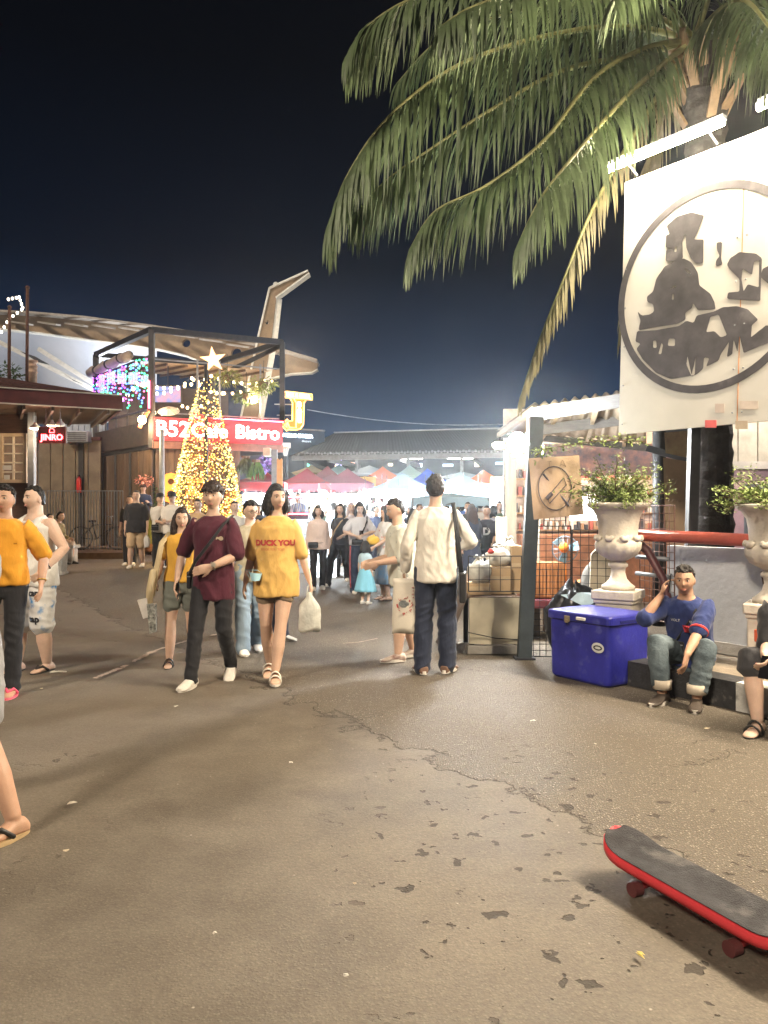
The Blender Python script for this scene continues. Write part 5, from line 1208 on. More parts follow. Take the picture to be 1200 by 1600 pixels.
mb = MB(); mb.bbox((0.06, -cw / 2 - .02, hz + .035), (.10, .02, .026), .006); loc(mb).build('handle', m_white, lid)
mb = MB(); mb.bbox((-.10, -cw / 2 - .016, hz + .02), (.06, .014, .05), .004); mb.bbox((-.10, -cw / 2 - .024, hz + .0), (.035, .014, .03), .004); loc(mb).build('latch', M('latch_metal', (.5, .42, .28), .35, .8), t)
m4 = W @ plane_matrix((.23, -cw / 2 - .004, .33), (1, 0, 0), (0, 0, 1)); el_ = [(.065 * math.cos(i * .26), .043 * math.sin(i * .26)) for i in range(24)]
filled('oval_sticker', [el_], M('sticker_white', (.55, .56, .55), .4, var=.15), t, m4, .001)
filled('sticker_mark', [[(x * .72, y * .5) for x, y in el_], [(x * .5, y * .25) for x, y in el_]], m_dark, t, m4 @ Matrix.Translation((0, 0, .0015)), .001)
mb = MB(); mb.box((cl / 2 + .014, 0, hz + .03), (.006, .3, .02)); loc(mb).build('side_grip', M('cooler_dark', (.012, .014, .12), .5), lid)
# ------------------------------------------------------------------ gate post with the cardboard notice
t = thing('dark_post', 'leaning dark steel post carrying the cardboard no smoking notice', 'post', (PX(819, 7.7), 7.7, 0))
a, b = V((PX(819, 7.7), 7.7, 0)), P(838, 652, 7.75)
mb = MB(); mb.bar(a, b, .135, .10, V((0, 1, 0))); mb.build('shaft', M('post_dark_green', (.035, .045, .05), .5, var=.3), t)
mb = MB(); mb.box(a + V((0, 0, .01)), (.2, .16, .02)); mb.build('foot_plate', m_dark, t)
t = thing('cardboard_notice', 'creased cardboard notice with a hand drawn no smoking ring', 'notice', P(868, 760, 7.55))
mb = MB(); nu, nv = 12, 12; cnr = [(826, 716), (905, 711), (912, 804), (834, 812)]
def cb(u, v, off=0.0):
    tp = V((cnr[0][0] + (cnr[1][0] - cnr[0][0]) * u, cnr[0][1] + (cnr[1][1] - cnr[0][1]) * u, 0)); bt = V((cnr[3][0] + (cnr[2][0] - cnr[3][0]) * u, cnr[3][1] + (cnr[2][1] - cnr[3][1]) * u, 0)); q = tp.lerp(bt, v)
    return P(q.x, q.y, 7.56 - off + .10 * u * u + (.03 * abs(u - .5)) + .012 * math.sin(v * 7 + u * 3))
for off in (0, -.006):
    for j in range(nv + 1):
        for i in range(nu + 1): mb.v.append(cb(i / nu, j / nv, off))
for k in range(2):
    for j in range(nv):
        for i in range(nu): o = k * (nu + 1) * (nv + 1); mb.f.append([o + j * (nu + 1) + i, o + j * (nu + 1) + i + 1, o + (j + 1) * (nu + 1) + i + 1, o + (j + 1) * (nu + 1) + i]); mb.mi.append(0)
m_card = M('cardboard', (.33, .235, .155), .85, 0, .16, 4, .12, 30, dirt=((.30, .20, .12), 3, .62))
mb.build('sheet', m_card, t, True)
def draw(pts, r_, name, mat=None):
    mb = MB(); mb.tube([cb(u, v, .012) for u, v in pts], r_, 5); return mb.build(name, mat or M('marker_ink', (.06, .05, .06), .7, var=.2), t)
draw([(.47 + .33 * math.cos(i * .262), .52 + .36 * math.sin(i * .262)) for i in range(25)], .005, 'ring_line')
draw([(.26, .27), (.72, .83)], .010, 'slash_line')
draw([(.3, .66), (.66, .36), (.70, .48), (.34, .76), (.3, .66)], .005, 'cigarette_outline')
draw([(.29, .68), (.4, .60)], .022, 'cigarette_tip')
draw([(.36, .07), (.44, .07), (.40, .07), (.40, .17), (.36, .17), (.46, .17)], .003, 'faint_lettering', M('marker_faint', (.24, .17, .12), .7))
draw([(.60, .18), (.66, .06), (.72, .18), (.63, .13), (.69, .13)], .003, 'faint_lettering', M('marker_faint', ()))
# ------------------------------------------------------------------ wire mesh panels
m_wire = M('wire_black', (.02, .02, .022), .5, .3, var=0)
m_wirer = M('wire_rust', (.12, .06, .045), .6, .2, var=0)
def wire_panel(a, b, z0, z1, cell, label, mat, r_=.0028):
    a, b = V(a), V(b); L_ = (b - a).length; t = thing('wire_mesh_panel', label, 'mesh panel', V((a.x, a.y, z0)))
    mb = MB(); fr = [at_z(a, z0), at_z(b, z0), at_z(b, z1), at_z(a, z1), at_z(a, z0)]
    for p, q in zip(fr, fr[1:]): mb.tube([p, q], r_ * 2.2, 6)
    mb.build('rim', mat, t)
    mb = MB(); n = max(1, round(L_ / cell)); m_ = max(1, round((z1 - z0) / cell))
    for i in range(1, n): p = a.lerp(b, i / n); mb.bar(at_z(p, z0), at_z(p, z1), r_ * 2)
    for j in range(1, m_): z = z0 + (z1 - z0) * j / m_; mb.bar(at_z(a, z), at_z(b, z), r_ * 2)
    tag(mb.build('wire_grid', mat, t), kind='stuff')
wire_panel((PX(824, 7.72), 7.72, 0), (PX(892, 7.72), 7.72, 0), .02, PZ(822, 7.72), .062, 'tall black wire mesh panel right of the dark post', m_wire)
wire_panel((PX(850, 7.66), 7.66, 0), (PX(884, 7.66), 7.66, 0), PZ(822, 7.66), PZ(788, 7.66), .055, 'small wire mesh piece over the panel below the notice', m_wire)
wire_panel((PX(894, 7.6), 7.6, 0), (PX(960, 7.45), 7.45, 0), .25, PZ(828, 7.6), .075, 'wire mesh panel behind the urn pedestal', m_wire)
wire_panel((PX(1000, 7.5), 7.5, 0), (PX(1054, 7.0), 7.0, 0), .45, PZ(790, 7.2), .07, 'rusty wire mesh panel in front of the cardboard poster', m_wirer)
wire_panel((PX(732, 7.85), 7.85, 0), (PX(815, 7.85), 7.85, 0), .66, 1.02, .115, 'low wire mesh around the cardboard boxes', m_wire)
# ------------------------------------------------------------------ box counter left of the post
yc = 7.95; xl, xr_ = PX(733, yc), PX(812, yc); zc = PZ(932, yc)
t = thing('cloth_counter', 'low counter with beige cloth front left of the dark post', 'counter', ((xl + xr_) / 2, yc, 0))
mb = MB(); mb.bbox(((xl + xr_) / 2, yc + .35, zc - .02), (xr_ - xl, .72, .04), .008); mb.build('top', m_wood, t)
mb = MB(); nn, mm = 16, 10
for j in range(mm + 1):
    for i in range(nn + 1):
        u, v = i / nn, j / mm; mb.v.append(V((xl + (xr_ - xl) * u, yc - .03 + .014 * math.sin(u * 9 + v * 2) * v + .008 * math.sin(v * 9 + u * 4), zc - .01 - (zc - .12) * v)))
for j in range(mm):
    for i in range(nn): mb.f.append([j * (nn + 1) + i, j * (nn + 1) + i + 1, (j + 1) * (nn + 1) + i + 1, (j + 1) * (nn + 1) + i]); mb.mi.append(0)
mb.build('cloth_front', M('cloth_beige', (.55, .50, .38), .85, 0, .15, 3, .15, 8), t, True)
mb = MB(); mb.tube([V((xl - .02, yc - .06, zc - .36)), V(((xl + xr_) / 2, yc - .065, zc - .42)), V((xr_ + .05, yc - .06, zc - .44))], .006, 5); mb.build('tie_cord', m_cord, t)
mb = MB()
for x in (xl + .03, xr_ - .03):
    for y in (.05, .62): mb.box((x, yc + y, zc / 2), (.05, .05, zc - .04))
mb.build('legs_frame', m_dark, t)
mb = MB(); mb.bbox(((xl + xr_) / 2, yc - .0, .05), (xr_ - xl + .05, .1, .09), .01); mb.build('base_board', m_conc, t)
mb = MB(); mb.add([V((xl - .02, yc, zc - .02)), V((xl - .02, yc + .7, zc - .02)), V((xl - .30, yc + .75, .0)), V((xl - .26, yc - .02, .0))], [(0, 1, 2, 3)]); mb.build('black_sheet', m_black, t)
for k, (x0_, x1_, z0_, z1_, y_, lab) in enumerate(((732, 768, 931, 912, 8.05, 'flat cardboard box at the left of the counter'), (764, 800, 931, 886, 8.12, 'square cardboard box in the middle of the counter'), (798, 816, 931, 853, 8.2, 'tall cardboard box against the dark post'))):
    xa_, xb_ = PX(x0_, y_), PX(x1_, y_); za, zb = zc + .004, PZ(z1_, y_); c = V(((xa_ + xb_) / 2, y_ + .15, za)); tt = thing('cardboard_box', lab, 'box', c, 0, 'boxes on the cloth counter')
    mb = MB(); mb.bbox(c + V((0, 0, (zb - za) / 2)), (xb_ - xa_ - .008, .3, zb - za), .006); mb.build('carton', M('carton_tan', (.47, .33, .19), .85, 0, .14, 3, .1, 20), tt)
    mb = MB(); mb.box(c + V((0, -.152, (zb - za) * .6)), (xb_ - xa_ - .02, .003, .035)); mb.box(c + V((0, 0, (zb - za) + .001)), (.05, .3, .003)); mb.build('tape', M('tape_tan', (.55, .42, .26), .4), tt)
m_bag = M('plastic_bag_white', (.60, .58, .52), .45, 0, .25, 6, .4, 16, dirt=((.34, .30, .25), 4, .58))
def sack(name, c, r, label, seed, mat=m_bag, cat='bag', knot=True):
    t = thing(name, label, cat, c); c = V(c); rings = []; nv = 14; n = 22
    for i in range(nv + 1):
        th = math.pi * i / nv; rr = []
        for j in range(n):
            a = 2 * math.pi * j / n; q = V((math.sin(th) * math.cos(a), math.sin(th) * math.sin(a), -math.cos(th)))
            f = 1 + .22 * noise.noise(q * 2.2 + V((seed, 0, 0))) + .10 * noise.noise(q * 6 + V((0, seed, 0))); zz = max(q.z, -.82)
            pinch = 1 - .45 * sst(.45, 1, q.z); rr.append(c + V((q.x * r[0] * f * pinch, q.y * r[1] * f * pinch, (zz + .82) * r[2] * f)))
        rings.append(rr)
    mb = MB(); mb.rings(rings); mb.build('sack_body', mat, t, True)
    if knot:
        mb = MB()
        for s_ in (-1, 1): mb.tube([c + V((0, 0, r[2] * 1.7)), c + V((s_ * r[0] * .3, -.02, r[2] * 2.0)), c + V((s_ * r[0] * .5, -.03, r[2] * 1.9))], [.02, .016, .008], 6)
        mb.build('tied_handles', mat, t, True)
    return t
sack('plastic_sack', (PX(752, 8.0), 8.15, PZ(911, 8.05)), (.125, .12, .14), 'crumpled white plastic sack on the flat cardboard box', 1)
sack('plastic_sack', (PX(782, 8.1), 8.25, PZ(885, 8.12)), (.14, .11, .11), 'whitish plastic sack with red label on the middle box', 2)
sack('plastic_sack', (PX(800, 8.1), 8.35, PZ(884, 8.12)), (.1, .1, .15), 'tall plastic bag leaning on the tall box', 3)
c = P(767, 862, 8.05); mb = MB(); mb.ell(c, (.035, .03, .025)); mb.ell(c + V((0, 0, .012)), (.024, .024, .026)); t = mb.build('red_cup_lid', M('plastic_red', (.55, .06, .05), .4), None, True, label='red plastic lid lying among the white sacks', cat='lid')
c = V((PX(783, 9.0), 9.0, 0)); t = thing('white_placard', 'plain white upright placard behind the sacks', 'placard', c)
mb = MB(); mb.bbox(V((c.x, 9.0, (PZ(808, 9) + PZ(850, 9)) / 2)), (.125, .02, PZ(808, 9) - PZ(850, 9)), .004); mb.build('board', M('placard_white', (.8, .74, .58), .6, var=.05), t)
mb = MB(); mb.tube([c, V((c.x, 9.02, PZ(848, 9)))], .012, 6); mb.build('stick', m_wood, t)
# ------------------------------------------------------------------ shack roof and posts
def sheet(pts, n, mat, name, parent, amp=.03, waves=14):   # corrugated sheet between two edges
    mb = MB(); (a0, a1), (b0, b1) = pts; k = waves * 6
    for i in range(k + 1):
        u = i / k; dz = V((0, 0, amp * math.sin(u * waves * 6.283)))
        mb.v.extend([V(a0).lerp(V(a1), u) + dz, V(b0).lerp(V(b1), u) + dz])
    for i in range(k): mb.f.append([2 * i, 2 * i + 1, 2 * i + 3, 2 * i + 2]); mb.mi.append(0)
    return mb.build(name, mat, parent, True)
t = shack = thing('shack_roof', 'lean to with corrugated sheet roof on wooden posts behind the billboard', 'shelter', (PX(835, 10), 10, 0))
m_sheet = M('corrugated_cream', (.34, .29, .22), .6, 0, .2, 3, dirt=((.3, .22, .14), 1.8, .58))
f0, f1 = P(832, 632, 9.2), P(1010, 606, 8.6)          # front edge (higher)
g0, g1 = P(774, 674, 12.0), P(1010, 694, 12.0)
sheet(((f0, f1), (g0, g1)), 1, m_sheet, 'roof_sheet', t, .025, 11)
m_beam = M('beam_grey', (.13, .125, .12), .7, 0, .25, 4, .2, 20, stretch=(1, 1, 6))
for (a, b, w, h) in (((830, 648, 9.15), (1010, 620, 8.55), .08, .15), ((838, 672, 10.4), (1010, 652, 10.2), .08, .14), ((778, 678, 11.9), (1010, 700, 11.9), .06, .1)):
    mb = MB(); mb.bar(P(*a), P(*b), w, h); mb.build('beam', m_beam, t)
for u in (.02, .3, .6, .85):
    mb = MB(); mb.bar(f0.lerp(f1, u) - V((0, 0, .05)), g0.lerp(g1, u) - V((0, 0, .06)), .05, .07); mb.build('rafter', M('rafter_pale', (.35, .29, .2), .7), t)
for px_, y_, zt_, lab in ((833, 9.2, PZ(650, 9.2), 'post'), (797, 10.6, PZ(692, 10.6), 'post')):
    mb = MB(); mb.box((PX(px_, y_), y_, zt_ / 2), (.14 if px_ > 800 else .15, .14, zt_)); mb.build(lab, M('post_grey_wood', (.30, .25, .19), .75, 0, .25, 4, .25, 22, stretch=(5, 5, .6)), t)
# dazzling flood lamp and smaller ones
m_flood = M('flood_hot', (1, 1, 1), emit=260, ecol=(.90, .96, 1.0), var=0, sample=False)
m_warmspot = M('spot_warm', (1, .9, .7), emit=70, ecol=(1, .84, .58), var=0, sample=False)
fl = [(809, 692, 8.9, .115, m_flood, 190, (.92, .97, 1.0), 'dazzling white flood lamp on the shack post'), (779, 696, 9.6, .06, m_warmspot, 30, (1, .86, .62), 'small warm oval lamp left of the flood lamp'), (842, 696, 9.0, .05, m_warmspot, 22, (1, .86, .6), 'upper small warm lamp right of the shack post'), (842, 707, 8.95, .045, m_flood, 18, (.85, .95, 1), 'lower small cool lamp right of the shack post')]
for px_, py_, y_, r_, m_, en, cc, lab in fl:
    c = P(px_, py_, y_); tt = thing('flood_lamp', lab, 'lamp', c, group='lamps on the shack post')
    mb = MB(); mb.ell(c, (r_ * (1.3 if px_ == 779 else 1), r_ * .5, r_ * (.75 if px_ == 779 else 1.05))); mb.build('lens', m_, tt, True)
    mb = MB(); mb.lathe([(.02, 0), (r_ * .8, .03), (r_ * 1.1, .08), (r_ * 1.05, .085)], (0, 0, 0), 16); mb.v = [c + V((v.x, .10 - v.z, v.y)) for v in mb.v]; mb.build('housing', m_dark, tt, True)
    mb = MB(); mb.tube([c + V((0, .08, 0)), c + V((.05, .2, .12))], .012, 6); mb.build('bracket', m_dark, tt)
    lamp('lamp_light', c - V((0, .22, .04)), en, cc, .2, tt)
c = P(810, 712, 9.0); mb = MB(); mb.tube([c + V((-.08, 0, 0)), c + V((.08, 0, 0))], .012, 6); mb.build('small_tube_light', m_warmspot, None, True, label='small horizontal tube light under the flood lamp', cat='light')
c = P(818, 757, 8.5); mb = MB(); mb.add([c, c + V((.10, .0, .005)), c + V((.07, 0, -.13)), c + V((0, .004, 0)), c + V((.10, .004, .005)), c + V((.07, .004, -.13))], [(0, 1, 2), (3, 5, 4)]); mb.build('pennant', M('pennant_pink', (.8, .5, .45), .7, var=.1), None, label='pale pink triangular pennant left of the notice', cat='pennant')
# ------------------------------------------------------------------ shop behind the wire: slatted crates, fan, shelves, tray
ys = 9.2; m_crate = M('crate_orange_wood', (.42, .17, .06), .7, 0, .3, 4, .25, 22, stretch=(5, 5, .7))
def crate(px0, px1, py0, py1, y_, label):
    xa_, xb_ = PX(px0, y_), PX(px1, y_); z1_, z0_ = PZ(py0, y_), PZ(py1, y_); t = thing('slatted_crate', label, 'crate', ((xa_ + xb_) / 2, y_, z0_)); n = 9; w = (xb_ - xa_) / n
    sl = MB().box((0, 0, 0), (w * .78, .014, z1_ - z0_ - .04)).mesh('slat'); sl.materials.append(m_crate)
    for k in range(n):
        o = put('slat', sl, t, False); o.location = (-(xb_ - xa_) / 2 + w * (k + .5), -.2, (z1_ - z0_) / 2)
    for z in (z0_ + .03, z1_ - .03):
        mb = MB(); mb.box(((xa_ + xb_) / 2, y_ - .182, z), (xb_ - xa_, .02, .05)); mb.build('crossbar', m_crate, t)
    mb = MB(); mb.box(((xa_ + xb_) / 2, y_ + .02, (z0_ + z1_) / 2), (xb_ - xa_ - .03, .36, z1_ - z0_ - .02)); mb.build('box', M('crate_inner', (.24, .10, .04), .8), t)
    return t
crate(826, 876, 877, 932, 9.0, 'upper orange slatted crate behind the wire mesh')
c = V((PX(850, 8.95), 8.95, 0)); t = thing('maroon_bench', 'maroon covered bench supporting the slatted crate', 'bench', c)
mb = MB(); mb.bbox(c + V((0, .05, .42)), (.48, .5, .10), .015); mb.build('seat', M('vinyl_maroon', (.15, .03, .04), .5), t)
for s_ in (-1, 1): mb = MB(); mb.box(c + V((s_ * .19, .05, .18)), (.05, .4, .36)); mb.build('leg', m_dark, t)
c = P(883, 858, 9.0); t = thing('electric_fan', 'orange and pale blue electric fan behind the wire mesh', 'fan', V((c.x, c.y, PZ(920, 9.0))))
mb = MB(); R_ = .15
for k in range(14): a = k * .4488; mb.tube([c + V((math.cos(a) * .03, -.06, math.sin(a) * .03)), c + V((math.cos(a) * R_, 0, math.sin(a) * R_))], .004, 4)
mb.tube([c + V((math.cos(i * .262) * R_, 0, math.sin(i * .262) * R_)) for i in range(25)], .008, 6, False); mb.build('guard', m_grey, t)
for k in range(3):
    a = k * 2.094 + .3; m4 = plane_matrix(c + V((math.cos(a) * .085, -.02, math.sin(a) * .085)), (math.cos(a), 0, math.sin(a)), (-math.sin(a) * .9, .4, math.cos(a) * .9)); mb = MB(); mb.prism([(-.07, -.03), (.06, -.06), (.08, .05), (-.06, .03)], -.004, .004, m4); mb.build('blade', M('fan_blade_blue', (.20, .36, .46), .35), t)
mb = MB(); mb.ell(c + V((-.03, -.07, .02)), (.06, .05, .06)); mb.build('motor', M('fan_orange', (.75, .22, .03), .4), t, True)
mb = MB(); mb.tube([c + V((0, .02, -.15)), V((c.x, c.y, PZ(918, 9.0)))], .022, 8); mb.lathe([(.13, 0), (.13, .02), (.03, .05)], V((c.x, c.y, PZ(920, 9.0))), 16); mb.build('stand', M('fan_orange', ()), t, True)
c = V((PX(890, 9.15), 9.15, 0)); t = thing('shop_table', 'low brown table with orange goods behind the wire mesh', 'table', c)
zt_ = PZ(921, 9.0); mb = MB(); mb.bbox(c + V((.15, .1, zt_ - .03)), (.9, .6, .05), .01); mb.build('table_top', m_crate, t)
for s_ in (-.22, .52): mb = MB(); mb.box(c + V((s_, .1, zt_ / 2 - .03)), (.05, .5, zt_ - .06)); mb.build('leg', m_wood, t)
rnd = random.Random(31); mb = MB()
for k in range(22): mb.ell(c + V((rnd.uniform(-.2, .5), rnd.uniform(-.1, .3), zt_ + .04)), (rnd.uniform(.03, .06),) * 2 + (.04,), 8, 6)
tag(mb.build('goods', M('goods_orange', (.70, .26, .07), .5, var=.4, scale=20), t, True), kind='stuff')
# pale tablecloth-like board and black bags
c = V((PX(950, 8.3), 8.3, 0)); t = thing('cream_board', 'cream board leaning behind the wire next to the urn', 'board', c)
mb = MB(); mb.prism([(-.22, .25), (.14, .25), (.14, .98), (.05, 1.08), (-.1, 1.12), (-.2, 1.02)], -.01, .01, plane_matrix(c, (1, 0, 0), (0, -.06, 1))); mb.build('sheet', M('board_cream', (.52, .45, .34), .7, var=.12), t)
mb = MB(); mb.box(c + V((-.04, .02, .13)), (.36, .2, .25)); mb.build('prop', m_wood, t)
sack('rubbish_bag', (PX(905, 7.5), 7.62, .02), (.30, .22, .42), 'black plastic rubbish bag behind the blue cooler', 7, M('plastic_black', (.018, .018, .02), .3, 0, .2, 6, .4, 12), knot=False)
c = P(912, 928, 7.42); mb = MB(); mb.add([c + V((-.2, .1, -.02)), c + V((.14, .12, 0)), c + V((.16, -.05, -.03)), c + V((0, -.1, -.12)), c + V((-.02, .02, .012))], [(0, 1, 4), (1, 2, 4), (2, 3, 4), (3, 0, 4)]); mb.build('blue_paper', M('paper_blue', (.38, .50, .56), .6, var=.15), None, label='crumpled pale blue sheet on the rubbish bag', cat='paper')
# shop back: bright counter window and shelf wall far behind the notice
c = V((PX(920, 12.5), 12.5, 0)); t = thing('lit_kiosk', 'brightly lit kiosk front behind the urn shrub', 'kiosk', c)
mb = MB(); mb.bbox(c + V((.2, .3, .55)), (2.6, .5, 1.1), .02); mb.build('counter', M('kiosk_counter', (.5, .22, .12), .6, var=.3), t)
mb = MB(); mb.box(c + V((.2, 1.2, 1.7)), (2.8, .08, 3.2)); mb.build('back_wall', M('kiosk_back', (.55, .45, .38), .7, var=.4, scale=4), t)
mb = MB(); mb.bbox(c + V((.0, .0, PZ(793, 12.5))), (.62, .08, .42), .01); mb.build('glowing_panel', M('kiosk_glow', (1, .97, .94), emit=2.6, ecol=(1, .95, .9), var=0), t)
for z in (1.15, 1.45, 1.75, 2.05):
    mb = MB(); mb.box(c + V((.2, 1.08, z)), (2.6, .16, .025)); sh = mb.build('shelf', m_wood2, t); g_ = [MB() for _ in range(4)]
    for k in range(38):
        h_ = rnd.uniform(.05, .2); g_[rnd.randrange(4)].box(c + V((-1.0 + k * .065 + rnd.uniform(-.015, .015), 1.05, z + .014 + h_ / 2)), (rnd.uniform(.03, .062), .08, h_), rnd.uniform(-.2, .2))
    for k in range(4): tag(g_[k].build('goods', gcols[(0, 3, 5, 7)[k]], sh), kind='stuff')
mb = MB(); mb.add([c + V((-.9, -.3, 2.05)), c + V((1.6, -.3, 2.05)), c + V((1.6, -.34, 2.55)), c + V((-.9, -.34, 2.55))], [(0, 1, 2, 3)]); mb.build('awning_print', M('print_blue', (.3, .34, .5), .7, var=.5, scale=7, col2=(.65, .35, .3)), t)
lamp('kiosk_light', c + V((-.1, -.1, 1.95)), 38, (1, .84, .66), .2, t); lamp('kiosk_light', c + V((.9, .1, 1.95)), 26, (1, .80, .58), .2, t)
# ------------------------------------------------------------------ behind the rail: cardboard poster strip, dark posts, pink kiosk
t = thing('poster_strip', 'tall cardboard strip with coloured print behind the wire mesh', 'poster', (PX(1060, 8.2), 8.2, .2))
def quad(pp, y_, name, mat, parent): mb = MB(); mb.add([P(a, b, y_) for a, b in pp] + [P(a, b, y_ + .02) for a, b in pp], [(0, 1, 2, 3), (4, 5, 6, 7), (0, 1, 5, 4), (1, 2, 6, 5), (2, 3, 7, 6), (3, 0, 4, 7)]); return mb.build(name, mat, parent)
quad(((1036, 715), (1082, 722), (1076, 840), (1040, 830)), 8.3, 'cardboard', m_card, t)
quad(((1042, 842), (1074, 846), (1070, 900), (1044, 900)), 8.3, 'lower_card', M('card_print', (.55, .45, .34), .8, var=.5, scale=9, col2=(.6, .3, .2)), t)
quad(((1038, 676), (1085, 672), (1078, 716), (1040, 708)), 8.32, 'printed_top', M('print_maroon', (.26, .12, .12), .7, var=.5, scale=3, col2=(.42, .34, .2)), t)
quad(((1085, 676), (1090, 676), (1082, 766), (1078, 766)), 8.34, 'pink_edge', M('edge_pink', (.75, .38, .45), .6), t)
for k in range(3):
    mb = MB(); 
    for j in range(5): a = P(1044 + j * 6, 752 + k * 16, 8.28); mb.bar(a, a + V((.02, 0, .03)), .006)
    mb.build('faint_lettering', M('marker_faint', ()), t)
mb = MB(); mb.tube([P(1030, 640, 8.6), V((PX(1030, 8.6), 8.6, .2))], .075, 10); mb.build('dark_pillar', m_black, None, True, label='dark round pillar left of the palm trunk', cat='pillar')
mb = MB(); mb.bar(P(1010, 700, 8.5), P(1088, 722, 8.35), .05, .07); mb.build('dark_crossbar', m_black, None, label='dark slanted bar between the pillar and the palm', cat='bar')
yk2 = 10.5; t = thing('pink_kiosk', 'pink kiosk with grey framed window at the right edge', 'kiosk', (PX(1200, yk2), yk2, .2))
m_pink = M('kiosk_pink', (.52, .33, .36), .6, var=.15)
x0, x1 = PX(1128, yk2), PX(1128, yk2) + 2.6
wx0, wx1, wz0, wz1 = PX(1163, yk2), PX(1163, yk2) + 1.0, PZ(870, yk2), PZ(760, yk2); zt2 = PZ(735, yk2)
mb = MB(); mb.box(((x0 + wx0) / 2, yk2, (zt2 + .2) / 2), (wx0 - x0, .1, zt2 - .2)); mb.box(((wx1 + x1) / 2, yk2, (zt2 + .2) / 2), (x1 - wx1, .1, zt2 - .2)); mb.box(((wx0 + wx1) / 2, yk2, (wz1 + zt2) / 2), (wx1 - wx0, .1, zt2 - wz1)); mb.box(((wx0 + wx1) / 2, yk2, (.2 + wz0) / 2), (wx1 - wx0, .1, wz0 - .2)); mb.build('wall', m_pink, t)
mb = MB(); 
for x in (wx0, wx1): mb.box((x, yk2 - .04, (wz0 + wz1) / 2), (.06, .06, wz1 - wz0 + .06))
for z in (wz0, wz1): mb.box(((wx0 + wx1) / 2, yk2 - .041, z), (wx1 - wx0, .055, .06))
wn_ = mb.build('window_frame', m_grey, t); mb = MB(); mb.box(((wx0 + wx1) / 2, yk2 + .01, (wz0 + wz1) / 2), (wx1 - wx0, .01, wz1 - wz0)); mb.build('pane', M('kiosk_pane', (.10, .075, .07), .15, var=.5), wn_)
mb = MB(); mb.box(((x0 + x1) / 2, yk2 - .06, zt2 + .06), (x1 - x0 + .1, .25, .1)); mb.build('ledge', M('ledge_pale', (.5, .46, .42), .6), t)
for k in range(9):
    mb = MB(); mb.box((x0 + .1 + k * .27, yk2 + .05, PZ(700, yk2)), (.25, .04, 1.0)); mb.build('board', M('board_pale', (.46, .42, .35), .7, var=.2), t)
lamp('kiosk_lamp', V((PX(1185, yk2), yk2 - .9, 3.1)), 40, (1, .86, .72), .2, t)
mb = MB(); mb.bbox(K(.15, .62, .48), (.16, .06, .10), .01); 
mb.build('orange_bag', M('bag_orange', (.75, .13, .05), .5), None, label='bright orange pouch behind the seated man', cat='bag')
c = K(.55, .72, .2); t = sack('black_backpack', c, (.22, .16, .28), 'black bag standing against the low wall', 12, M('bag_black', (.02, .02, .022), .6), 'bag', False)
# ------------------------------------------------------------------ people
SKIN = {'tan': (.46, .275, .185), 'mid': (.55, .36, .26), 'fair': (.62, .43, .33), 'dark': (.34, .19, .12)}
def skin_mat(k):
    c = SKIN[k]
    return M('skin_' + k, c, .5, 0, .10, 9, .05, 60, spec=.35, sub=.12)
CLOUD = {}
def cloud_tex(s):
    if s not in CLOUD:
        tx = bpy.data.textures.new('folds', 'CLOUDS'); tx.noise_scale = s; tx.noise_depth = 2; CLOUD[s] = tx
    return CLOUD[s]
def ringp(c, x, y, rx, ry, n=14, p=1.0): 
    out = []
    for i in range(n):
        a = 2 * math.pi * i / n; ca, sa = math.cos(a), math.sin(a)
        if p != 1: ca = math.copysign(abs(ca) ** p, ca); sa = math.copysign(abs(sa) ** p, sa)
        out.append(c + x * (rx * ca) + y * (ry * sa))
    return out
def limb(mb, pts, radii, n=12, ref=V((1, 0, 0)), flat=None):
    pts = [V(p) for p in pts]; k = len(pts); rings = []
    for i, p in enumerate(pts):
        d = (pts[min(i + 1, k - 1)] - pts[max(i - 1, 0)]).normalized(); x = (ref - d * ref.dot(d))
        x = x.normalized() if x.length > .05 else frame(d)[0]; y = d.cross(x).normalized(); r = radii[i]
        rx, ry = r if isinstance(r, tuple) else (r, r); rings.append(ringp(p, x, y, rx, ry, n))
    # rounded ends
    d0 = (pts[0] - pts[1]).normalized(); d1 = (pts[-1] - pts[-2]).normalized(); r0 = radii[0] if not isinstance(radii[0], tuple) else min(radii[0]); r1 = radii[-1] if not isinstance(radii[-1], tuple) else min(radii[-1])
    c0, c1 = pts[0], pts[-1]
    rings.insert(0, [c0 + (q - c0) * .6 + d0 * r0 * .6 for q in rings[0]]); rings.append([c1 + (q - c1) * .6 + d1 * r1 * .6 for q in rings[-1]])
    mb.rings(rings)
def ik(a, b, l1, l2, pole):
    d = b - a; L_ = d.length; 
    if L_ > (l1 + l2) * .999: b = a + d.normalized() * (l1 + l2) * .999; d = b - a; L_ = d.length
    ca = (l1 * l1 + L_ * L_ - l2 * l2) / (2 * l1 * L_); ca = max(-1, min(1, ca)); sa = math.sqrt(max(0, 1 - ca * ca)); dn = d.normalized(); pp = pole - dn * pole.dot(dn); pp.normalize()
    return a + dn * (l1 * ca) + pp * (l1 * sa), b
def interp(a, b, m, n):                           # points along a bent limb a-m-b
    return [a.lerp(m, i / n) for i in range(n)] + [m.lerp(b, i / n) for i in range(n + 1)]
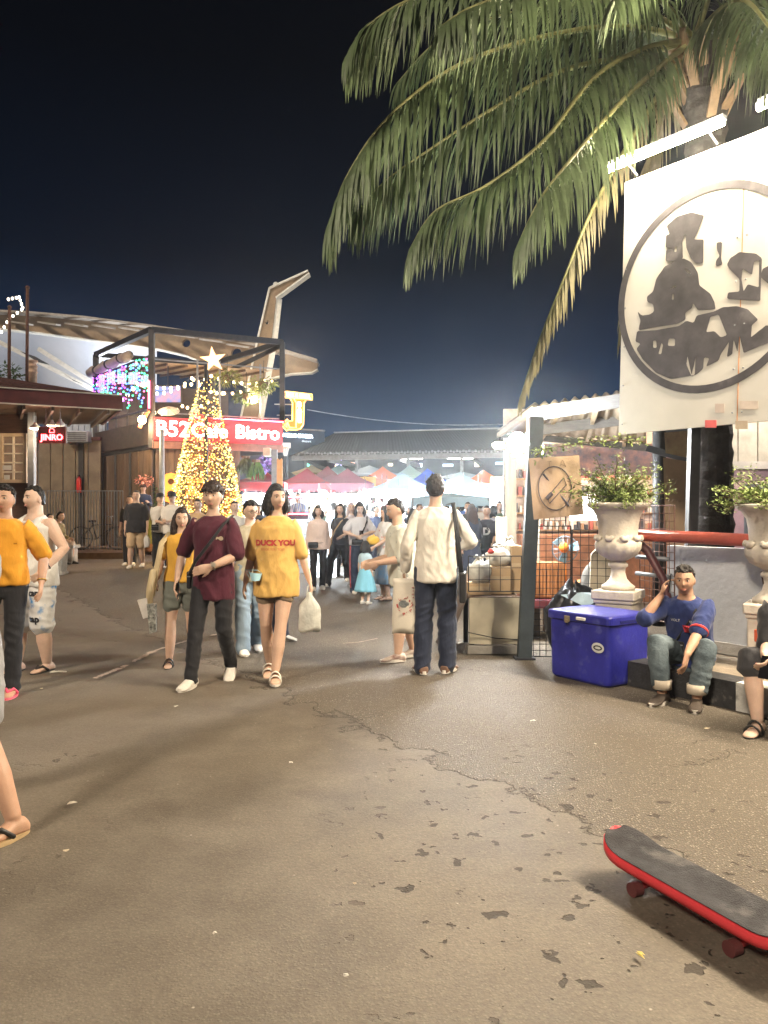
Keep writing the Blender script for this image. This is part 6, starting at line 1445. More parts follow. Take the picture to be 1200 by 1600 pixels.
def head_pts(mb, Hm, s=1.0, fem=False):
    nu, nv = 40, 32; rings = []
    for i in range(1, nv):
        th = math.pi * i / nv; rr = []
        for j in range(nu):
            a = 2 * math.pi * j / nu; q = V((math.sin(th) * math.cos(a), math.sin(th) * math.sin(a), -math.cos(th)))
            x, y, z = q.x * .077, q.y * .096, q.z * .118
            fr = max(0, -q.y)                                   # front is -y
            low = sst(-.1, -.95, q.z)
            x *= 1 - .26 * low; y *= 1 - .12 * low * (1 if q.y > 0 else .3)
            if q.y > 0 and z < -.03: y *= .82
            if fr > .2:
                def ga(cx, cz, sx_, sz_): return math.exp(-((x - cx) / sx_) ** 2 - ((z - cz) / sz_) ** 2) * fr
                y -= .020 * ga(0, -.022, .011, .017) + .011 * ga(0, .002, .008, .018)
                y += .007 * (ga(.031, .010, .018, .012) + ga(-.031, .010, .018, .012))
                y -= .005 * (ga(.03, .030, .024, .008) + ga(-.03, .030, .024, .008))
                y -= .006 * ga(0, -.060, .020, .010) + .008 * ga(0, -.098, .022, .014)
                y -= .004 * (ga(.042, -.022, .02, .018) + ga(-.042, -.022, .02, .018))
            rr.append(Hm @ (V((x, y, z)) * s))
        rings.append(rr)
    mb.rings(rings)
    for sd in (-1, 1):
        Q = Matrix.Rotation(sd * .35, 3, 'Z'); c = V((sd * .075, .008, -.008)) * s
        mb.ell((0, 0, 0), (.010 * s, .019 * s, .031 * s), 10, 8); k = 9 * 0; n = 10 * 7
        for v in range(len(mb.v) - n, len(mb.v)): mb.v[v] = Hm @ (c + Q @ mb.v[v])
def hand(mb, w, d, palm, fing, side, s=1.0, spread=.0, grip=0.0):
    # w wrist, d direction of the hand, palm = normal out of the palm, thumb towards fing x ...
    d = d.normalized(); palm = (palm - d * palm.dot(d)).normalized(); ac = d.cross(palm) * side       # across, thumb side
    L_ = .088 * s
    limb(mb, [w - d * .02, w + d * L_ * .35, w + d * L_ * .8, w + d * L_ * 1.02], [(.026 * s, .018 * s), (.037 * s, .016 * s), (.041 * s, .014 * s), (.036 * s, .011 * s)], 12, ac)
    for k, (o, ln) in enumerate(((.029, .070), (.010, .079), (-.010, .074), (-.028, .058))):
        q = w + d * L_ * .97 + ac * o * s; dd = (d + ac * o * 2.5 * spread).normalized(); pts = [q - dd * .012]; c = grip if grip else .22 + .05 * k
        for j in range(4): pts.append(q if j == 0 else pts[-1] + dd * ln * s / 3); dd = (dd * math.cos(c) + palm * math.sin(c)).normalized()
        limb(mb, pts, [.0088 * s, .0088 * s, .0083 * s, .0078 * s, .007 * s], 8, ac)
    q = w + d * L_ * .18 + ac * .026 * s; dd = (d * .75 + ac * .62 + palm * .25).normalized(); pts = [q - dd * .01, q]
    for j in range(3): pts.append(pts[-1] + dd * .026 * s); dd = (dd + d * .25 + palm * .12 - ac * .2 * (1 + 2 * grip)).normalized()
    limb(mb, pts, [.013 * s, .013 * s, .0115 * s, .010 * s, .008 * s], 8, palm)
def foot_shape(mb, an, fd, s, gr, w=1.0, h=1.0, pitch=0.0):
    fd = V(fd).normalized(); sd = V((fd.y, -fd.x, 0)).normalized(); q0 = V((an.x, an.y, gr)); Q = Matrix.Rotation(-pitch, 3, sd)
    rows = [(-.075, .030, .05, .045), (-.055, .036, .075, .05), (0, .038, .085, .06), (.05, .040, .06, .06), (.10, .045, .042, .042), (.14, .045, .030, .03), (.172, .036, .022, .022), (.185, .02, .014, .014)]
    pv = V((0, 0, .082)); rings = []
    for y, rw, top, _ in rows:
        n = 14; rr = []
        for i in range(n):
            a = 2 * math.pi * i / n; x = rw * w * math.cos(a); z = top * h / 2 + top * h / 2 * math.sin(a)
            if math.sin(a) < 0: z *= .6
            p = fd * y * s + sd * x * s + V((0, 0, z * s)); p = pv + Q @ (p - pv); rr.append(q0 + p)
        rings.append(rr)
    mb.rings(rings)
def remesh(o, vox, smooth=2, fold=None, fs=.12):
    m = o.modifiers.new('join', 'REMESH'); m.mode = 'VOXEL'; m.voxel_size = vox; m.use_smooth_shade = True; m.adaptivity = 0
    if smooth: q = o.modifiers.new('soften', 'SMOOTH'); q.factor = .5; q.iterations = smooth
    if fold: q = o.modifiers.new('folds', 'DISPLACE'); q.texture = cloud_tex(fs); q.strength = fold; q.mid_level = .5; q.texture_coords = 'LOCAL'
def cloth(name, col, **k):
    return M('cloth_' + name, col, .85, 0, k.pop('var', .10), k.pop('scale', 5), k.pop('bump', .55), k.pop('bscale', 11), spec=.2, sheen=.15, stretch=(1.3, 1.3, .55), **k)
FOLDS = []
def person(label, loc, yaw, H=1.70, fem=False, skin='tan', vox=.0075, group=None,
           la=None, ra=None, lw=None, rw=None, lfoot=0.0, rfoot=0.0, pelvis=(0, 0, 0), lean=(0, 0), head=(0, 0, 0), lpole=None, rpole=None, lknee=None, rknee=None, lh=None, rh=None, lpalm=None, rpalm=None, lgrip=0, rgrip=0, lpitch=0, rpitch=0,
           top=None, sleeve=.5, hem=.80, tfit=1.0, tank=False, legs=None, leg_len=1.0, lfit=1.0, skirt=None, shoes=None, shoe='sneaker', hair='short', haircol=(.015, .012, .011), hat=None, build=1.0, child=1.0, cat='person', face=True, gr=None, arms_bare=True, clav=1.0):
    """All joints in the figure's own frame for a 1.72 m body, facing -y, left = +x."""
    s = H / 1.72; x, y = loc[0], loc[1]; z = gr if gr is not None else gz(x, y)
    t = thing('person', label, cat, (x, y, z), yaw, group); W = WM[t.name] @ Matrix.Scale(s, 4)
    sw = (.142 if fem else .160) * clav; hw = .092 if fem else .088; B_ = build
    pel = V((0, 0, .915)) + V(pelvis); ld = V((lean[0], lean[1], 1)).normalized()            # spine direction
    def sp(zz):                                        # zz: height above the pelvis joint
        u = zz / .5; d = V((0, 0, 1)).lerp(ld, min(1, .45 + .55 * max(0, u))).normalized() if zz > 0 else V((0, 0, 1)); return pel + d * zz
    sx_ = V((1, 0, 0)); sy_ = ld.cross(sx_).normalized() * -1; sy_ = V((0, ld.z, -ld.y)).normalized()
    chest = sp(.462); shL, shR = chest + V((sw, 0, 0)), chest - V((sw, 0, 0)); neck = sp(.56); 
    Hm = Matrix.Translation(sp(.56) + V((0, -.012, .0)) + ld * .135) @ Matrix.Rotation(head[0], 4, 'Z') @ Matrix.Rotation(head[1], 4, 'X') @ Matrix.Rotation(head[2], 4, 'Y')
    hipL, hipR = pel + V((hw, 0, -.0)), pel - V((hw, 0, 0))
    la = V(la) if la else V((.10, 0, .085)); ra = V(ra) if ra else V((-.10, 0, .085))
    kl, la = ik(hipL, la, .425, .41, V(lknee) if lknee else V((.05, -1, 0))); kr, ra = ik(hipR, ra, .425, .41, V(rknee) if rknee else V((-.05, -1, 0)))
    lw = V(lw) if lw else shL + V((.075, -.03, -.52)); rw = V(rw) if rw else shR + V((-.075, -.03, -.52))
    el_, lw = ik(shL, lw, .285, .25, V(lpole) if lpole else V((.25, 1, -.2))); er_, rw = ik(shR, rw, .285, .25, V(rpole) if rpole else V((-.25, 1, -.2)))
    lhd = V(lh) if lh else (lw - el_).normalized() * 1.0 + V((0, -.15, -.2)); rhd = V(rh) if rh else (rw - er_).normalized() + V((0, -.15, -.2))
    # body
    fb = .93 if fem else 1.0
    tor = [(-.10, .120, .095), (-.02, .152, .110), (.06, .148, .106), (.16, .128 * fb, .096), (.26, .136 * fb, .102), (.36, .156 * fb, .110), (.43, .162 * fb, .104), (.475, .150 * fb, .086), (.505, .118, .074), (.53, .075, .064), (.56, .058, .058), (.64, .054, .056)]
    mb = MB()
    mb.rings([ringp(sp(a), sx_, sy_, b * B_, c * B_, 20, .9) for a, b, c in tor])
    armr = [.060, .056, .050, .045, .040, .043, .041, .034, .027]
    if fem: armr = [r * .86 for r in armr]
    armr = [r * (B_ if i < 5 else (1 + B_) / 2) for i, r in enumerate(armr)]
    legr = [(.088), .090, .080, .068, .056, .058, .060, .048, .038]; legr = [r * B_ * (.97 if fem else 1) for r in legr]
    aL, aR = interp(shL, lw, el_, 4), interp(shR, rw, er_, 4); lL, lR = interp(hipL, la, kl, 4), interp(hipR, ra, kr, 4)
    for pts in (aL, aR): limb(mb, pts, armr, 12)
    for pts in (lL, lR): limb(mb, pts, legr, 14)
    for side, w_, hd, pm, gp in ((1, lw, lhd, lpalm, lgrip), (-1, rw, rhd, rpalm, rgrip)):
        hand(mb, w_, hd, V(pm) if pm else V((-side, .15, .1)), None, side, .95 if fem else 1.05, .5, gp)
    fL, fR = V((math.sin(lfoot), -math.cos(lfoot), 0)), V((math.sin(rfoot), -math.cos(rfoot), 0))
    foot_shape(mb, la, fL, 1.0, la.z - .082, pitch=lpitch); foot_shape(mb, ra, fR, 1.0, ra.z - .082, pitch=rpitch)
    head_pts(mb, Hm, child, fem)
    mb.v = [W @ v for v in mb.v]; body = mb.build('body', skin_mat(skin), t, True); remesh(body, vox, 1)
    cv = max(vox * 1.25, .009)
    # top
    if top:
        mb = MB(); f = tfit; zb = hem - .915
        if tank: tt_ = [(.47, .120, .088), (.49, .085, .070)]
        else: tt_ = [(.475, .166 * fb, .095), (.508, .118, .078), (.53, .078, .070)]
        prof_ = [(zb, .168, .126), (zb + .02, .169, .128), (.05, .166, .122), (.16, .150 * (fb if f < 1.05 else 1), .114), (.26, .152 * fb, .116), (.36, .168 * fb, .120), (.43, .172 * fb, .113)]
        prof_ = [p for p in prof_ if p[0] >= zb] ; prof_.sort()
        rows = [(a, b * B_ * (1 + (f - 1) * (1.0 if a < .3 else .6)) + .010, c * B_ * (1 + (f - 1) * (1.0 if a < .3 else .6)) + .006) for a, b, c in prof_] + [(a, b * B_ + .008, c * B_ + .008) for a, b, c in tt_]
        mb.rings([ringp(sp(a), sx_, sy_, b, c, 22, .88) for a, b, c in rows])
        if not tank:
            for pts, sh_, el2, wr in ((aL, shL, el_, lw), (aR, shR, er_, rw)):
                full = [sh_.lerp(el2, i / 6) for i in range(6)] + [el2.lerp(wr, i / 6) for i in range(7)]; n = max(3, int(round(sleeve * 12)) + 1); ps = full[:n]
                rr = []
                for i in range(n):
                    base_ = armr[0] + (armr[4] - armr[0]) * min(1, i / 6) if i <= 6 else armr[5] + (armr[8] - armr[5]) * (i - 6) / 6
                    loose = (.016 if sleeve < .6 else .011) * f * min(1, .6 + i / 5); rr.append(base_ + loose + (.010 * f * i / n if sleeve < .6 else 0))
                st_ = [ps[0] - V((math.copysign(.06, sh_.x), 0, .01))]; limb(mb, st_ + ps, [rr[0]] + rr, 14)
        else:
            for sgn in (-1, 1): limb(mb, [chest + V((sgn * .075 * B_, -.095 * B_, -.04)), chest + V((sgn * .082 * B_, -.055 * B_, .03)), chest + V((sgn * .085 * B_, .0, .062)), chest + V((sgn * .08 * B_, .07, .0))], [.034, .030, .030, .034], 8)
        mb.v = [W @ v for v in mb.v]; o = mb.build('shirt', top, t, True); remesh(o, cv, 3); shirt = o; FOLDS.append((o, 0, vox))
    else: shirt = None
    if legs:
        mb = MB(); f = lfit
        mb.rings([ringp(sp(a), sx_, sy_, b * B_ + .006, c * B_ + .008, 20, .9) for a, b, c in ((-.12, .12, .10), (-.06, .158, .115), (-.0, .166, .118), (.06, .160, .112), (.10, .150, .106))])
        for hip, kn_, an_, pts in ((hipL, kl, la, lL), (hipR, kr, ra, lR)):
            full = [hip.lerp(kn_, i / 6) for i in range(6)] + [kn_.lerp(an_, i / 6) for i in range(7)]; n = max(3, int(round(leg_len * 12)) + 1); ps = full[:n]; rr = []
            for i in range(n):
                q = i / 12; nat = legr[0] + (legr[4] - legr[0]) * min(1, i / 6) if i <= 6 else (.061 + (.045 - .061) * (i - 6) / 6) * B_
                rr.append(max(nat + .008, (nat + .014) * (1 + (f - 1) * (.35 + q))))
            if leg_len >= 1: ps = ps + [ps[-1] - V((0, 0, .035))]; rr.append(rr[-1] * 1.03)
            limb(mb, ps, rr, 16)
        mb.v = [W @ v for v in mb.v]; o = mb.build('shorts' if leg_len < .75 else 'trousers', legs, t, True); remesh(o, cv, 3); FOLDS.append((o, 1, vox))
    if skirt:
        mt_, zlow, wlow = skirt; mb = MB(); rows = []; kk = 8
        for i in range(kk + 1):
            u = i / kk; zz = .12 + (zlow - .915 - .12) * u; w_ = .138 + (wlow - .138) * u ** .7; n = 40; c = pel + V((0, 0, zz)) if zz < 0 else sp(zz); rr = []
            for j in range(n):
                a = 2 * math.pi * j / n; fl = 1 + .05 * u * math.sin(a * 9 + .5 * math.sin(a * 3)); rr.append(c + V((math.cos(a) * w_ * fl, math.sin(a) * w_ * .78 * fl, 0)))
            rows.append(rr)
        mb.rings(rows); mb.v = [W @ v for v in mb.v]; mb.build('skirt', mt_, t, True)
    # shoes
    if shoes:
        for an_, fd, pt in ((la, fL, lpitch), (ra, fR, rpitch)):
            g0 = an_.z - .082; sdv = V((fd.y, -fd.x, 0))
            if shoe in ('sneaker', 'low'):
                mb = MB(); foot_shape(mb, an_, fd, 1.06, g0 + .006, 1.12, 1.10, pt); mb.v = [W @ v for v in mb.v]; so = mb.build('shoe', shoes[0], t, True); remesh(so, max(.006, vox * .8), 1)
            mb = MB(); n = 20; q0 = V((an_.x, an_.y, g0)); Q = Matrix.Rotation(-pt, 3, sdv); pv = V((0, 0, .082)); lo, hi = [], []
            zs_ = (.0, .03) if shoe in ('sneaker', 'low') else (-.014, .006)
            for zz, lst in ((zs_[0], lo), (zs_[1], hi)):
                for j in range(n):
                    a = 2 * math.pi * j / n; yy = .055 + .145 * math.cos(a); ww = (.048 if math.cos(a) > -.2 else .043) * math.sin(a) * (1.05 if shoe != 'slipper' else 1.1); p = fd * yy + sdv * ww + V((0, 0, zz)); lst.append(W @ (q0 + pv + Q @ (p - pv)))
            mb.rings([lo, hi]); mb.build('sole', shoes[1], t)
            if shoe in ('slide', 'slipper'):
                mb = MB()
                def strap(pts): limb(mb, [W @ (q0 + pv + Q @ (p - pv)) for p in pts], [(.012 if shoe == 'slipper' else .02) * s, (.012 if shoe == 'slipper' else .02) * s, (.009 if shoe == 'slipper' else .02) * s], 8)
                if shoe == 'slipper':
                    for sg in (-1, 1): strap([fd * .03 + sdv * sg * .045 + V((0, 0, .012)), fd * .085 + sdv * sg * .028 + V((0, 0, .056)), fd * .125 + sdv * .008 + V((0, 0, .036))])
                else:
                    for yy, hh in ((.045, .078), (.10, .054)):
                        pts = [fd * yy + sdv * (.05 * math.cos(a)) + V((0, 0, .01 + hh * math.sin(a))) for a in [math.pi * i / 8 for i in range(9)]]; limb(mb, [W @ (q0 + pv + Q @ (p - pv)) for p in pts], [(.017 * s, .006 * s)] * 9, 8, fd)
                mb.build('strap', shoes[0], t, True)
    # hair
    hm = M('hair_%02d%02d' % (int(haircol[0] * 200), int(haircol[2] * 200)), haircol, .55, 0, .45, 60, .8, 120, stretch=(1, 1, .12), spec=.3)
    mb = MB(); nu, nv = 30, 22; rings = []; rnd = random.Random(hash(label) % 1000 if 0 else len(label))
    big = {'short': 1.0, 'fringe': 1.06, 'long': 1.03, 'bob': 1.06, 'buzz': .965, 'curly': 1.12}[hair]
    for i in range(1, nv):
        th = math.pi * i / nv; rr = []
        for j in range(nu):
            a = 2 * math.pi * j / nu; q = V((math.sin(th) * math.cos(a), math.sin(th) * math.sin(a), -math.cos(th))); fr = -q.y
            line = {'short': .56, 'fringe': .34, 'long': .54, 'bob': .52, 'buzz': .62, 'curly': .5}[hair]          # hairline height at the front
            zl = line if fr > .35 else line - (.35 - fr) * 1.25
            zl = max(zl, -.55 if hair in ('short', 'fringe', 'buzz') else -1.2)
            if hair in ('long', 'bob', 'curly') and fr < .62: zl = min(zl, -.9 if fr < .45 else .1)
            k = sst(zl - .10, zl + .10, q.z); r = (1.085 * big + .035 * noise.noise(q * 5 + V((rnd.random() * 9, 0, 0))) + (.05 * noise.noise(q * 14) if hair in ('fringe', 'curly') else .015 * noise.noise(q * 16))) * k + .86 * (1 - k)
            if hair == 'fringe' and q.z > .3: r += .05
            rr.append(Hm @ (V((q.x * .077, q.y * .096 + .004, q.z * .118)) * r * child))
        rings.append(rr)
    mb.rings(rings)
    if vox < .01 and hair in ('fringe', 'short', 'buzz'):
        for k in range(150 if hair == 'fringe' else 60):
            a = rnd.random() * 6.283; e_ = rnd.uniform(.40, 1.35) if hair != 'fringe' else rnd.uniform(.42, 1.3); q = V((math.cos(e_) * math.cos(a), math.cos(e_) * math.sin(a), math.sin(e_)))
            if hair != 'fringe' and q.y < -.3 and q.z < .62: continue
            sc2 = V((.077, .096, .118)); b0 = V((q.x * sc2.x, q.y * sc2.y, q.z * sc2.z)) * (1.06 * big); dn_ = V((q.x * .5 + rnd.uniform(-.3, .3), q.y * .5 - .25, q.z * .3 - (.75 if hair == 'fringe' else .25) + rnd.uniform(-.2, .2))).normalized(); ll = rnd.uniform(.02, .045) * (1.15 if hair == 'fringe' else .6)
            limb(mb, [Hm @ (b0 * child), Hm @ ((b0 + q * .006 + dn_ * ll * .5) * child), Hm @ ((b0 + dn_ * ll) * child)], [.009, .0075, .003], 6)
    if hair in ('long', 'bob', 'curly'):
        dn = {'long': .34, 'bob': .19, 'curly': .17}[hair]
        for k in range(13):
            a = -.25 + (math.pi + .5) * k / 12; bx_ = V((math.cos(a) * .075, math.sin(a) * .088 + .006, .02)) * child * (1.12 if hair == 'curly' else 1)
            p0 = Hm @ bx_; wv = rnd.uniform(-.015, .015); dd = dn * rnd.uniform(.82, 1.08) * (1 if .3 < a < 2.85 else .9)
            limb(mb, [p0, p0 + V((math.cos(a) * .012, math.sin(a) * .02, -dd * .35)), p0 + V((math.cos(a) * .014 + wv, math.sin(a) * .03, -dd * .7)), p0 + V((math.cos(a) * .004 + wv, math.sin(a) * .028, -dd))], [.028, .034, .030, .012], 8)
    mb.v = [W @ v for v in mb.v]; ho = mb.build('hair', hm, t, True); remesh(ho, max(vox * .9, .007), 1, .012 if vox < .012 else None, .018)
    if hat:
        mb = MB(); pr = [(.098, -.005), (.135, -.02), (.138, -.012), (.10, .012), (.094, .06), (.075, .092), (.03, .10)] if hat[1] == 'bucket' else [(.095, .0), (.097, .03), (.09, .075), (.06, .10), (.02, .11)]
        mb.lathe(pr, (0, 0, 0), 22); mb.v = [W @ (Hm @ (V((v.x * .92, v.y * 1.1, v.z + .045)) * child)) for v in mb.v]; ht_ = mb.build('hat', hat[0], t, True)
        if hat[1] == 'cap':
            mb = MB(); mb.prism([(-.075, -.07), (.075, -.07), (.07, -.15), (.03, -.18), (-.03, -.18), (-.07, -.15)], .04, .052); mb.v = [W @ (Hm @ (v * child)) for v in mb.v]; mb.build('peak', hat[0], ht_)
    if face:
        mw, mi_, mbw, ml = M('eye_white', (.62, .58, .54), .3, var=0), M('eye_iris', (.015, .01, .008), .2, var=0), M('brow_hair', (.035, .022, .016), .7, var=0), M('lip_' + skin, tuple(c_ * f_ for c_, f_ in zip(SKIN[skin], (.80, .52, .55))), .45, var=.1)
        for sgn in (-1, 1):
            mb = MB(); mb.ell((0, 0, 0), (.0145, .007, .0062), 10, 6); mb.v = [W @ (Hm @ ((v + V((sgn * .031, -.0800, .010))) * child)) for v in mb.v]; e_ = mb.build('eye', mw, t, True)
            mb = MB(); mb.ell((0, 0, 0), (.0062, .004, .0062), 8, 6); mb.v = [W @ (Hm @ ((v + V((sgn * .031, -.0850, .010))) * child)) for v in mb.v]; mb.build('iris', mi_, e_, True)
            mb = MB(); limb(mb, [W @ (Hm @ (V((sgn * a, b, c)) * child)) for a, b, c in ((.013, -.0885, .0145), (.031, -.0855, .0185), (.047, -.073, .0115))], [.0007 * s, .0012 * s, .0007 * s], 6); mb.build('eyelid', mi_, e_, True)
            mb = MB(); limb(mb, [W @ (Hm @ (V((sgn * a, b, c)) * child)) for a, b, c in ((.013, -.0935, .029), (.031, -.090, .0345), (.051, -.074, .028))], [.0028 * s, .0036 * s, .0018 * s], 6); mb.build('eyebrow', mbw, t, True)
        mb = MB()
        for dz, r_ in ((.0035, .0042), (-.0045, .0052)): limb(mb, [W @ (Hm @ (V((a, b, -.060 + dz)) * child)) for a, b in ((-.023, -.0795), (-.010, -.0905), (0, -.0915), (.010, -.0905), (.023, -.0795))], [.0015 * s, r_ * s, r_ * .9 * s, r_ * s, .0015 * s], 6)
        mb.build('lips', ml, t, True)
    t_info = dict(t=t, W=W, Hm=Hm, lw=W @ lw, rw=W @ rw, lhd=lhd, rhd=rhd, shL=W @ shL, shR=W @ shR, chest=chest, sp=sp, shirt=shirt, s=s, pel=pel, el=W @ el_, er=W @ er_, la=la, ra=ra)
    return t_info
def chest_print(pi, txt, size, zoff, mat, xo=0.0, name='print', back=False, **kw):   # flat print laid on the shirt's front
    me = textmesh(txt, size, 0.0, **kw); me.materials.append(mat)
    m4 = pi['W'] @ plane_matrix(pi['sp'](zoff) + V((xo, -.24, 0)), (1, 0, 0), (0, 0, 1)); me.transform(m4)
    wrap_print(pi, me, name)
def wrap_print(pi, me, name):
    o = put(name, me, pi['t']); sw = o.modifiers.new('lay', 'SHRINKWRAP'); sw.target = pi['shirt']; sw.wrap_method = 'PROJECT'; sw.use_project_x = False; sw.use_project_y = True; sw.use_project_z = False; sw.use_positive_direction = True; sw.use_negative_direction = False; sw.offset = .004; sw.wrap_mode = 'ABOVE_SURFACE'
    return o
m_shoew = cloth('shoe_white', (.62, .58, .52)); m_solew = M('sole_white', (.6, .56, .5), .6); m_soled = M('sole_dark', (.03, .028, .026), .7)
c_black = cloth('black', (.018, .018, .021)); c_navy = cloth('navy_denim', (.022, .028, .05), bump=.6); c_white = cloth('white', (.62, .60, .56))
m_phone = M('phone_black', (.015, .015, .018), .15, spec=.6, var=0)
def held_bag(name, top_, w, h, label, mat, seed, d=.08, cat='bag', rz=0.0, flat=False):
    """A limp carrier bag hanging from a hand at top_."""
    top_ = V(top_); t = thing(name, label, cat, top_ - V((0, 0, h)), rz); Rz = Matrix.Rotation(rz, 3, 'Z'); rings = []; nv, n = 12, 24
    for i in range(nv + 1):
        u = i / nv; rr = []
        ww = w / 2 * (.16 + .84 * sst(0, .45, u)) if not flat else w / 2 * (.93 + .07 * u); dd = d / 2 * (.3 + .9 * math.sin(math.pi * min(1, u * .75 + .15)))
        for j in range(n):
            a = 2 * math.pi * j / n; k = 1 + (.13 * math.sin(a * 7 + 3 * u) * (1.05 - u) if not flat else .02 * math.sin(a * 5 + u * 6)) + (.16 if not flat else .04) * noise.noise(V((math.cos(a) * 2, math.sin(a) * 2, u * 4 + seed)))
            rr.append(top_ + Rz @ V((math.cos(a) * ww * k, math.sin(a) * dd * k, -.02 - (h - .02) * u + (.015 * math.sin(a * 2 + seed) if u > .9 else 0))))
        rings.append(rr)
    mb = MB(); mb.rings(rings); mb.build('bag_body', mat, t, True)
    mb = MB()
    for s_ in (-1, 1): mb.tube([top_ + Rz @ V((s_ * w * .12, 0, -.05)), top_ + Rz @ V((s_ * .015, 0, .02)), top_ + V((0, 0, .045))], .007, 5)
    mb.build('carry_loop', mat, t)
    return t
def strap_bag(pi, side, label, strap, bagc, bags, mat, name='shoulder_bag', r_=.014):
    W = pi['W']; t = thing(name, label, 'bag', W @ V(bagc)); mb = MB(); pts = [W @ V(p) for p in strap]
    limb(mb, pts, [(r_, .004)] * len(pts), 6, V((1, 0, 0))); mb.build('strap', mat, t, True)
    q = MB().bbox(bagc, bags, .015); q.v = [W @ v for v in q.v]; b_ = q.build('pouch', mat, t)
    q = MB().box(V(bagc) + V((0, -bags[1] / 2 - .002, bags[2] * .2)), (bags[0] * .9, .004, .008)); q.v = [W @ v for v in q.v]; q.build('zip', m_grey, b_)
    return t
def phone(p, d, nrm, label):
    d, nrm = V(d).normalized(), V(nrm).normalized(); t = thing('mobile_phone', label, 'phone', p); m4 = plane_matrix(p, d.cross(nrm), d)
    mb = MB(); mb.box((0, 0, 0), (.072, .148, .009), M4=m4); mb.build('case', m_phone, t)
    mb = MB(); mb.box((0, 0, .0055), (.066, .140, .002), M4=m4); mb.build('screen', M('phone_screen', (.03, .035, .045), .08, spec=.7, var=0), t)
def wristband(pi, w, e, label, mat, face_=True, name='wrist_watch'):
    d = (w - e).normalized(); c = w - d * .025; x, y, d = frame(d); t = thing(name, label, 'watch' if face_ else 'bracelet', c); mb = MB(); mb.tube([c + (x * math.cos(a) + y * math.sin(a)) * .033 for a in [i * .3927 for i in range(17)]], .006, 6, False); mb.build('band', mat, t, True)
    if face_:
        q = V((0, -1, .2)); q = (q - d * q.dot(d)).normalized(); mb = MB(); mb.tube([c + q * .028, c + q * .042], .019, 12); mb.build('dial', mat, t)
# ---- couple in front
p = person('young man in maroon t-shirt and black trousers walking towards the viewer', (-1.47, 6.62), R(-4), 1.735, skin='mid', vox=.0065,
    ra=(-.13, -.20, .085), la=(.10, .20, .145), lpitch=.5, lfoot=.1, rfoot=-.15, pelvis=(0, 0, -.02), rw=(-.29, -.07, .88), lw=(.03, -.19, 1.0), lh=(-1, -.12, -.28), lpalm=(.1, 1, 0), lpole=(1, .35, -.3), rpole=(-.6, .8, 0),
    top=cloth('maroon', (.070, .014, .026)), sleeve=.46, hem=.735, tfit=1.10, legs=c_black, leg_len=1, lfit=.96, shoes=(m_shoew, m_solew), hair='fringe', haircol=(.034, .021, .016), head=(0, .05, 0), face=True, build=.88, clav=.92)
wristband(p, p['lw'], p['el'], 'silver watch on the maroon shirt man wrist', M('watch_steel', (.5, .45, .38), .3, .8, var=0))
chest_print(p, '~o', .05, .345, M('print_cream', (.55, .45, .32), .8), .085, spacing=.6, bold=.006)
phone(p['rw'] + V((.02, -.05, -.09)), (0, -.3, -1), (-1, -.3, 0), 'dark phone in the maroon shirt man right hand')
strap_bag(p, 1, 'black strap bag across the maroon shirt man', [(.16, .05, 1.43), (.13, -.125, 1.36), (.02, -.165, 1.2), (-.10, -.165, 1.05), (-.19, -.06, .93)], (-.195, -.0, .88), (.04, .13, .15), c_black)
p = person('long haired person in oversized yellow t-shirt and white slides walking towards the viewer', (-.95, 6.78), R(3), 1.70, skin='mid', vox=.0065, fem=True,
    ra=(-.075, .16, .125), la=(.005, -.16, .085), rpitch=.35, lfoot=.08, rfoot=-.05, rw=(-.27, -.02, .86), lw=(.30, .0, .86), lgrip=.6,
    top=cloth('mustard', (.62, .38, .11)), sleeve=.52, hem=.745, tfit=1.14, legs=cloth('khaki_short', (.2, .15, .1)), leg_len=.25, shoes=(M('slide_white', (.62, .58, .5), .5), M('slide_sole', (.5, .46, .4), .6)), shoe='slide', hair='bob', head=(.5, .04, 0), build=.98)
chest_print(p, 'DUCK YOU', .066, .30, M('print_red', (.45, .05, .04), .8), .0, bold=.004)
chest_print(p, 'DUCK YOU TOO', .026, .245, M('print_red', ()), -.02)
held_bag('carrier_bag', p['lw'] + V((.0, -.03, -.07)), .19, .36, 'translucent white carrier bag held by the person in oversized yellow', M('bag_film', (.66, .66, .60), .35, var=.25, scale=9, bump=.6, bscale=22, alpha=.78), 3)
mb = MB(); c = p['rw'] + V((.11, -.12, .07)); nn = 8
for i in range(nn + 1): u = i / nn; mb.v.extend([c + V((-.055 + .11 * u, -.02 * math.sin(u * 3.14), .03 - .01 * u)), c + V((-.035 + .07 * u, -.03 * math.sin(u * 3.14), -.045 + .01 * abs(u - .5)))])
for i in range(nn): mb.f.append([2 * i, 2 * i + 1, 2 * i + 3, 2 * i + 2]); mb.mi.append(0)
mb.tube([c + V((-.055, 0, .03)), c + V((-.1, .03, .05)), c + V((-.035, 0, -.045))], .0025, 4); mb.tube([c + V((.055, 0, .02)), c + V((.02, -.02, .05)), c + V((-.1, .03, .05))], .0025, 4)
mb.build('face_mask', M('mask_blue', (.35, .58, .66), .8, var=.06), None, True, label='pale blue face mask dangling from the hand of the person in oversized yellow', cat='mask')
p = person('woman in yellow top and frayed denim shorts behind the man in maroon', (-1.95, 7.42), R(8), 1.50, skin='mid', vox=.008, fem=True,
    ra=(-.12, -.10, .085), la=(.10, .22, .14), lpitch=.45, rw=(-.26, -.03, .95), lw=(.2, -.1, .9), top=cloth('yellow_tan', (.62, .34, .05)), sleeve=.35, hem=.92, legs=cloth('denim_shorts', (.14, .15, .13), bump=.6), leg_len=.34, lfit=1.12, shoes=(M('sandal_black', (.02, .02, .02), .5), m_soled), shoe='slide', hair='long', haircol=(.03, .018, .014), head=(.15, .1, 0), build=1.05)
